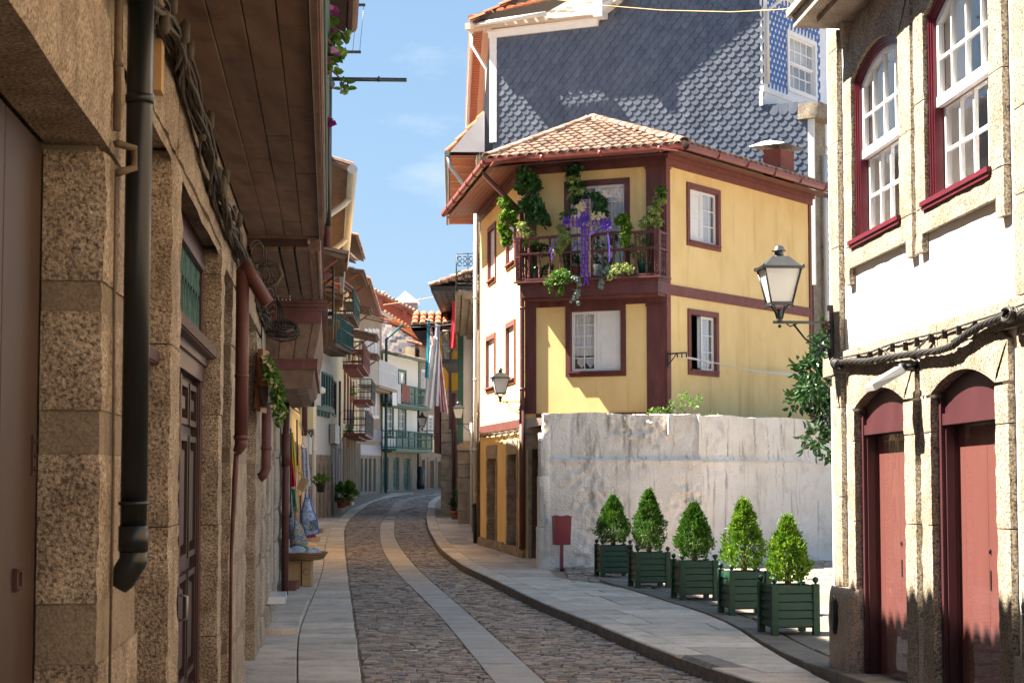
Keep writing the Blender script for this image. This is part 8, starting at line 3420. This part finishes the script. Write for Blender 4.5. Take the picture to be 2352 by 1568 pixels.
tote("tote_bag", "grey gathered bag hanging leftmost above the basket", [(312, 880), (355, 870), (372, 960), (375, 1050), (340, 1062), (300, 1045), (303, 950)], [(330, 880), (338, 760), (346, 745), (350, 870)], 28.6, 'cloth_grey')
tote("tote_bag", "bag printed with tile patterns hanging right above the basket", [(372, 880), (385, 860), (430, 950), (488, 1100), (400, 1112), (330, 1118), (360, 1040)], [(375, 880), (366, 800), (378, 780), (388, 870)], 28.3, 'cloth_tile')
b = MB()
for x, y0, y1 in ((392, 60, 440), (340, 130, 400), (420, 690, 1200), (338, 400, 1200)):
    p, q = at(*cp_(x, y0), 29.2), at(*cp_(x + 4, y1), 29.2)
    b.tube([p, q], .014, 5)
tag(b.build("display_rail", M['iron'], fix=False), "thin black display rail carrying the shop's hanging goods", "rail")
# basket on its stand
bs = G(*cp_(438, 1446), .04)
st = thing("basket_stand", "plain wooden stand under the wicker tray on the left pavement", "stand", bs)
b = MB()
wd = .30
b.abox(bs.x - .22, bs.x - .02, bs.y + .0, bs.y + .28, bs.z, bs.z + .40)
b.abox(bs.x + .0, bs.x + .14, bs.y - .05, bs.y + .27, bs.z, bs.z + .40)
b.build("stand_board", M['tan_board'], st)
b = MB()
b.tube([Vector((bs.x + .07 + .05 * cos(t * .5), bs.y - .052, bs.z + .22 + .05 * sin(t * .5))) for t in range(13)], .004, 4)
b.build("painted_ring", M['wood_dark'], st)
tr = thing("wicker_tray", "wide brown wicker tray full of folded linen on the left pavement", "basket", bs + Vector((-.02, .12, .40)))
b = MB()
c = bs + Vector((-.03, .13, .40))
b.lathe(c, [(.30, 0), (.36, .04), (.40, .10), (.41, .12), (.38, .12), (.34, .05), (.05, .03)], 24)
for k in range(3):
    b.tube([c + Vector(((.34 + .03 * k) * cos(t * .26), (.34 + .03 * k) * sin(t * .26), .025 + .04 * k + .008 * sin(t * 5))) for t in range(25)], .015, 5)
b.build("tray", M['basket'], tr)
for k, (x, y, z, m, rx) in enumerate(((-.22, -.05, .16, 'cloth_white', .17), (-.05, 0, .18, 'cloth_white', .18), (.03, .08, .19, 'cloth_green', .12), (-.10, .12, .20, 'cloth_blue', .12), (.2, 0, .15, 'cloth_lilac', .14), (.14, -.1, .15, 'cloth_white', .12))):
    b = MB()
    seed = k * 3.1
    cc = c + Vector((x, y, z - .06))
    b.grid(lambda a, e: cc + Vector(((a - .5) * 2 * rx, (e - .5) * 1.6 * rx, .09 * sin(pi * a) * sin(pi * e) + .03 * noise.noise(Vector((a * 4, e * 4, seed))))), 9, 7)
    tag(b.build("linen", M[m], fix=False), ["crumpled white linen at the left end of the wicker tray", "crumpled white linen in the middle of the wicker tray", "green cloth on the wicker tray",
                                           "blue printed cloth at the back of the wicker tray", "lilac cloth at the right end of the wicker tray", "white cloth at the front of the wicker tray"][k], "linen", "linen in the wicker tray")
bk = G(*cp_(350, 1358), .05)
b = MB()
b.lathe(bk, [(.10, 0), (.15, .10), (.16, .2), (.14, .2), (.1, .05)], 14)
b.tube([bk + Vector((.14 * cos(t * .314), 0, .2 + .25 * sin(t * .314))) for t in range(11)], .01, 5)
tag(b.build("handled_basket", M['basket'], fix=False), "round handled basket on the ground behind the wooden stand", "basket")
p = G(*cp_(325, 1485), .04)
b = MB()
b.abox(p.x - .18, p.x + .10, p.y, p.y + .5, p.z, p.z + .12)
tag(b.build("painted_step", M['maroon_light'], fix=False), "dull red doorstep beside the brown downpipe", "doorstep")

# ------------------------------------------------------------------ potted plants along the street
def pot_plant(label, u, v, Yadj, r, m, l, w, n, dz=0.05, mpot='terracotta', hgt=.5, wide=.4):
    p = G(u, v, dz) if Yadj is None else at(u, v, Yadj)
    t = thing("potted_plant", label, "potted plant", p)
    b = MB()
    b.lathe(p, [(r * .7, 0), (r * .95, r * 1.3), (r * 1.08, r * 1.32), (r * 1.08, r * 1.6), (r * .9, r * 1.6), (r * .88, r * 1.45)], 12)
    b.build("pot", M[mpot], t)
    mb = MB()
    c = p + Vector((0, 0, r * 1.5 + hgt * .5))
    clump(mb, c, (wide, wide * .7, hgt * .55), n, l, w)
    mb.build("foliage", M[m], t, fix=False)
    sb = MB()
    for k in range(6):
        sb.tube([p + Vector((0, 0, r * 1.4)), c + rvec(wide * .7)], .012, 4)
    sb.build("stem", M['stem'], t, fix=False)


pot_plant("big-leaved plant in a terracotta pot on the left stone doorstep", 784, 1166, None, .2, 'leaf', .26, .18, 60, .2, 'terracotta', .55, .42)
pot_plant("bright leafy plant right beside the big-leaved potted plant", 797, 1160, None, .16, 'leaf_lime_sunlit', .25, .17, 45, .2, 'terracotta', .6, .35)
pot_plant("hanging pot plant by the white downpipe", 736, 1130, 58, .16, 'leaf_ivy', .10, .06, 140, 0, 'iron', .3, .32)
pot_plant("dark plant in a terracotta pot against the granite pier", 1046, 1192, None, .17, 'leaf_dark', .14, .09, 90, .12, 'terracotta', .75, .18)
pot_plant("small plant in a pot farther along the left pavement", 812, 1152, None, .14, 'leaf_ivy', .12, .08, 60, .18, 'cream', .35, .3)
pot_plant("potted plant on the iron balcony of the peach house", 794, 1030, 80, .2, 'leaf_ivy', .16, .10, 90, 0, 'terracotta', .8, .35)
pot_plant("orange pot with green plant on the upper red balcony", 803, 925, 84, .2, 'leaf_ivy', .14, .09, 60, 0, 'terracotta', .4, .4)
b = MB()
for k, (u, v) in enumerate(((1092, 1247), (1072, 1180 + 22))):
    p = G(u, v, .13)
    b = MB()
    b.tube([p, p + Vector((-.03, 0, .85))], .05, 8)
    b.ball(p + Vector((-.03, 0, .88)), .06)
    tag(b.build("bollard", M['iron'], fix=False), ["thin black bollard leaning beside the narrow doorways", "farther black bollard in front of the granite pier"][k], "bollard", "black bollards by the narrow houses")
p = G(966, 1123, .05)
b = MB()
b.lathe(p, [(.22, 0), (.25, .3), (.2, .8), (.24, 1.1), (.1, 1.35)], 10)
b.tube([p + Vector((-.15, 0, 0)), p + Vector((-.15, 0, 5))], .07, 6)
tag(b.build("street_bin", M['iron'], fix=False), "dark rounded litter bin at the far corner of the white and green house", "litter bin")

# ------------------------------------------------------------------ flower box on the cable post, left
bx = LW.px(607, 870, .2)
o = LW.P(bx[0], 0, bx[1])
fb = thing("window_box", "varnished wooden box with trailing green leaves on the left wall", "flower box", LW.P(bx[0], .2, bx[1] - .2))
dd = Vector((0, -1, 0))
X0, X1 = at(590, 850, 17.4), at(622, 850, 17.4)
fw_ = (X1.x - X0.x)
zt1, zt2 = at(590, 845, 17.4).z, at(590, 885, 17.4).z
b = MB()
b.hexa([Vector((X0.x - .03, 17.45, zt2 - .22)), Vector((X0.x + .03, 17.45, zt2 - .25)), Vector((X0.x + .03, 17.9, zt2 - .25)), Vector((X0.x - .03, 17.9, zt2 - .22)),
        Vector((X0.x + .00, 17.45, at(590, 800, 17.4).z)), Vector((X0.x + .05, 17.45, at(590, 800, 17.4).z)), Vector((X0.x + .05, 17.9, at(590, 800, 17.4).z)), Vector((X0.x, 17.9, at(590, 800, 17.4).z))])
b.build("back_board", M['wood_varnish'], fb)
b = MB()
b.hexa([Vector((X0.x + .02, 17.38, zt2)), Vector((X1.x - .02, 17.38, zt2 - .01)), Vector((X1.x - .02, 17.9, zt2 - .01)), Vector((X0.x + .02, 17.9, zt2)),
        Vector((X0.x + .02, 17.38, zt1)), Vector((X1.x, 17.38, zt1)), Vector((X1.x, 17.9, zt1)), Vector((X0.x + .02, 17.9, zt1))])
b.build("box_board", M['wood_varnish'], fb)
b = MB()
zl_ = at(600, 935, 17.4).z
b.hexa([Vector((X0.x + .06, 17.4, zl_)), Vector((X1.x - .03, 17.4, zl_ + .03)), Vector((X1.x - .03, 17.9, zl_ + .03)), Vector((X0.x + .06, 17.9, zl_)),
        Vector((X0.x + .02, 17.4, zt2)), Vector((X1.x - .02, 17.4, zt2 - .012)), Vector((X1.x - .02, 17.9, zt2 - .012)), Vector((X0.x + .02, 17.9, zt2))])
b.build("lower_board", M['wood_dark'], fb)
mb = MB()
for i in range(40):
    t = i / 39
    u = 615 + 24 * min(1, t * 2.2) - 3 * sin(t * 5)
    v = 828 + 135 * t
    c = at(u, v, 17.35 + U(-.05, .1))
    clump(mb, c, (.055, .05, .05), 9, .055, .036, up=-.2)
mb.build("foliage", M['leaf_ivy'], fb, fix=False)
mb = MB()
for (u, v) in ((607, 822), (625, 850), (622, 875), (640, 910), (628, 930), (650, 950), (618, 840), (636, 890)):
    mb = MB()
    for _ in range(2):
        whorl(mb, at(u + U(-4, 4), v + U(-4, 4), 17.28), Vector((0, -1, .3)) + rvec(.4), 5, .022, .011)
    mb.build("white_flower", M['cream_flower'], fb, fix=False)

# purple plants spilling over the near balcony rail; each big leaf is a piece of its own
YB = 12.2
pt = thing("purple_plant", "purple-leaved plant spilling over the balcony rail against the sky", "plant", at(738, 120, YB))
lv = lambda x, y: (712 + x / 2.8 / 1.7415, y / 2.8 / 1.7415)
for (x0, y0, x1, y1, w) in ((85, 15, 165, 70, .10), (130, 110, 200, 60, .06), (150, 155, 255, 160, .09), (190, 130, 295, 80, .08), (240, 140, 330, 110, .09), (200, 390, 250, 310, .06), (210, 380, 300, 350, .06),
                            (160, 490, 170, 400, .05), (230, 600, 340, 570, .09), (230, 590, 300, 530, .05), (100, 660, 230, 690, .07), (170, 470, 240, 460, .05), (100, 520, 125, 500, .08)):
    a, c = at(*lv(x0, y0), YB + U(-.2, .2)), at(*lv(x1, y1), YB - .1)
    b = MB()
    d = c - a
    b.leaf(a, d, Vector((.2, -1, .3)), d.length, w * .9, .15)
    b.build("purple_leaf", M['leaf_purple'], pt, fix=False)
b = MB()
for pts in ([(80, 70), (120, 110), (170, 150)], [(90, 370), (150, 430), (200, 380)], [(180, 480), (240, 590), (290, 600)], [(90, 640), (160, 640), (260, 640)], [(140, 440), (170, 460), (230, 400)]):
    b.tube([at(*lv(*q), YB) for q in pts], .006, 5)
b.build("stem", M['stem'], pt, fix=False)
pt2 = thing("trailing_plant", "pale green trailing plant among the purple leaves on the balcony rail", "plant", at(745, 200, YB))
mb = MB()
for (x, y, r) in ((190, 220, 50), (240, 280, 45), (130, 310, 40), (190, 330, 40), (350, 450, 50), (250, 480, 40), (270, 520, 50), (150, 600, 60), (220, 640, 50), (250, 700, 45), (200, 720, 50), (240, 780, 35), (150, 780, 25), (330, 630, 25), (150, 830, 30), (200, 440, 40), (260, 420, 30)):
    c = at(*lv(x, y), YB + .1)
    clump(mb, c, (r * .0005, .05, r * .0005), 5, .075, .06)
    clump(mb, c, (r * .0007, .05, r * .0007), 4, .05, .045)
mb.build("foliage", M['leaf_ivy'], pt2, fix=False)
b = MB()
for pts in ([(140, 300), (280, 320), (370, 380), (405, 440)], [(130, 700), (220, 770), (320, 860), (380, 970), (400, 1030)], [(100, 260), (200, 300)]):
    b.tube([at(*lv(*q), YB) for q in pts], .006, 5)
b.build("stem", M['stem'], pt2, fix=False)
mb = MB()
for (x, y) in ((410, 925), (440, 950), (380, 990), (410, 985), (370, 1010)):
    clump(mb, at(*lv(x, y), YB), (.01, .02, .01), 3, .06, .035)
mb.build("shoot_leaves", M['leaf_ivy'], pt2, fix=False)
pt3 = thing("purple_plant", "small sprig of purple leaves low on the balcony rail against the sky", "plant", at(736, 288, 13.5))
for (x0, y0, x1, y1, w) in ((135, 1330, 205, 1370, .09), (130, 1370, 195, 1410, .10), (200, 1400, 255, 1330, .06), (205, 1420, 290, 1385, .09), (215, 1400, 275, 1360, .05)):
    a, c = at(*lv(x0, y0), 13.5), at(*lv(x1, y1), 13.4)
    b = MB()
    b.leaf(a, c - a, Vector((.2, -1, .3)), (c - a).length, w * .9, .15)
    b.build("purple_leaf", M['leaf_purple'], pt3, fix=False)
b = MB()
b.tube([at(*lv(120, 1400), 13.5), at(*lv(170, 1420), 13.5), at(*lv(210, 1425), 13.5)], .006, 5)
b.build("stem", M['stem'], pt3, fix=False)

# clothes poles sticking out of the left houses
for k, (u0, u1, v0, v1, Yp_, r, lab) in enumerate(((750, 934, 180, 184, 19.5, .022, "long dark clothes pole sticking out over the street against the sky"),
                                             (768, 829, 118, 120, 24, .02, "short dark pole with line wires, second from the top"),
                                             (800, 839, 10, 12, 24, .02, "topmost short dark pole with line wires"),
                                             (985, 1022, 778, 765, 64, .03, "thin blue-black pole on the right beyond the yellow house"))):
    a, c = at(u0, v0, Yp_), at(u1, v1, Yp_)
    if u0 < 900:
        a = a + Vector((-.6, 0, 0))
    b = MB()
    b.tube([a, c], r, 6)
    if k == 0:
        b.tube([at(868, 182, Yp_), at(872, 182, Yp_)], r * 1.4, 6)
    if k == 1:
        for du in (0, -16):
            b.tube([at(826 + du, 119, Yp_), at(836 + du, 11, Yp_)], .004, 4)
    tag(b.build("clothes_pole", M['iron'], fix=False), lab, "pole")

# ------------------------------------------------------------------ laundry and banners by the far right houses
G2 = "cloths hanging over the far end of the street"
cloth("banner", "long white and pale grey cloth hanging over the far street", "banner", (988, 770, 1006, 775), (972, 930, 992, 938), 63, 'cloth_white', .05, 2, G2)
cloth("banner", "lilac dotted cloth hanging right of the white one", "banner", (1000, 742, 1012, 748), (988, 930, 1007, 932), 63.4, 'cloth_lilac', .05, 2, G2)
cloth("banner", "narrow teal cloth hanging left of the white one", "banner", (982, 735, 988, 735), (975, 866, 985, 870), 62.7, 'cloth_teal', .03, 1, G2)
cloth("banner", "short white cloth with red marks above the lilac one", "banner", (986, 745, 992, 752), (990, 790, 998, 800), 62.6, 'cloth_stripe', .03, 1, G2)
cloth("banner", "pink and crimson striped cloth hanging at the dark granite house", "banner", (1003, 800, 1010, 800), (1010, 945, 1030, 950), 64.5, 'cloth_stripe', .05, 3, G2)
cloth("banner", "red and white cloth hanging under the black boarded eave", "banner", (1040, 690, 1048, 695), (1032, 798, 1048, 800), 57.2, 'cloth_red', .03, 1, G2)
b = MB()
b.tube([at(977, 733, 63), at(1016, 745, 63), at(1045, 745, 63)], .02, 5)
tag(b.build("clothes_pole", M['iron'], fix=False), "pole carrying the white and lilac cloths", "pole")

# overhead wires
for k, (pts, r, m, lab) in enumerate((([(1225, -8, 30), (1360, 11, 29), (1520, 24, 27), (1680, 28, 25), (1800, 22, 20), (1830, 15, 16)], .006, 'tan_board', "thin pale wire sagging across the slate gable"),
                                      ([(836, 730, 62), (930, 752, 64), (1000, 750, 62), (1088, 738, 56)], .02, 'cable', "black wires crossing the far end of the street"),
                                      ([(836, 724, 62), (930, 748, 64), (1060, 735, 60), (1100, 728, 52)], .012, 'cable', "thin black wire above the other street wires"),
                                      ([(880, 700, 90), (950, 690, 80), (1050, 672, 58)], .012, 'tan_board', "pale wire rising to the black boarded eave"))):
    P_ = [at(*q) for q in pts]
    b = MB()
    b.tube(P_, r, 5)
    tag(b.build("overhead_wire", M[m], fix=False), lab, "wire")
b = MB()
pts = []
for i in range(26):
    s = LL * .93 - (LL * .93 + .02) * i / 25
    pts.append(YL.P(s, .06, zl0 - .07 + .015 * sin(i * 1.7)))
for k in range(4):
    b.tube([p + Vector((0, 0, .02 * sin(i * .9 + k * 1.6))) + YL.n * .02 * cos(i * .9 + k * 1.6) for i, p in enumerate(pts)], .012, 5, False)
for a in (1.2, 2.9):
    b.tube([YL.P(a - .6, .06, zl0 - .07), YL.P(a, .07, zl0 - .30), YL.P(a + .7, .06, zl0 - .08)], .007, 5, False)
tag(b.build("wall_cables", M['cable_grey'], fix=False), "grey cables looping under the oxblood band of the yellow house", "cables")
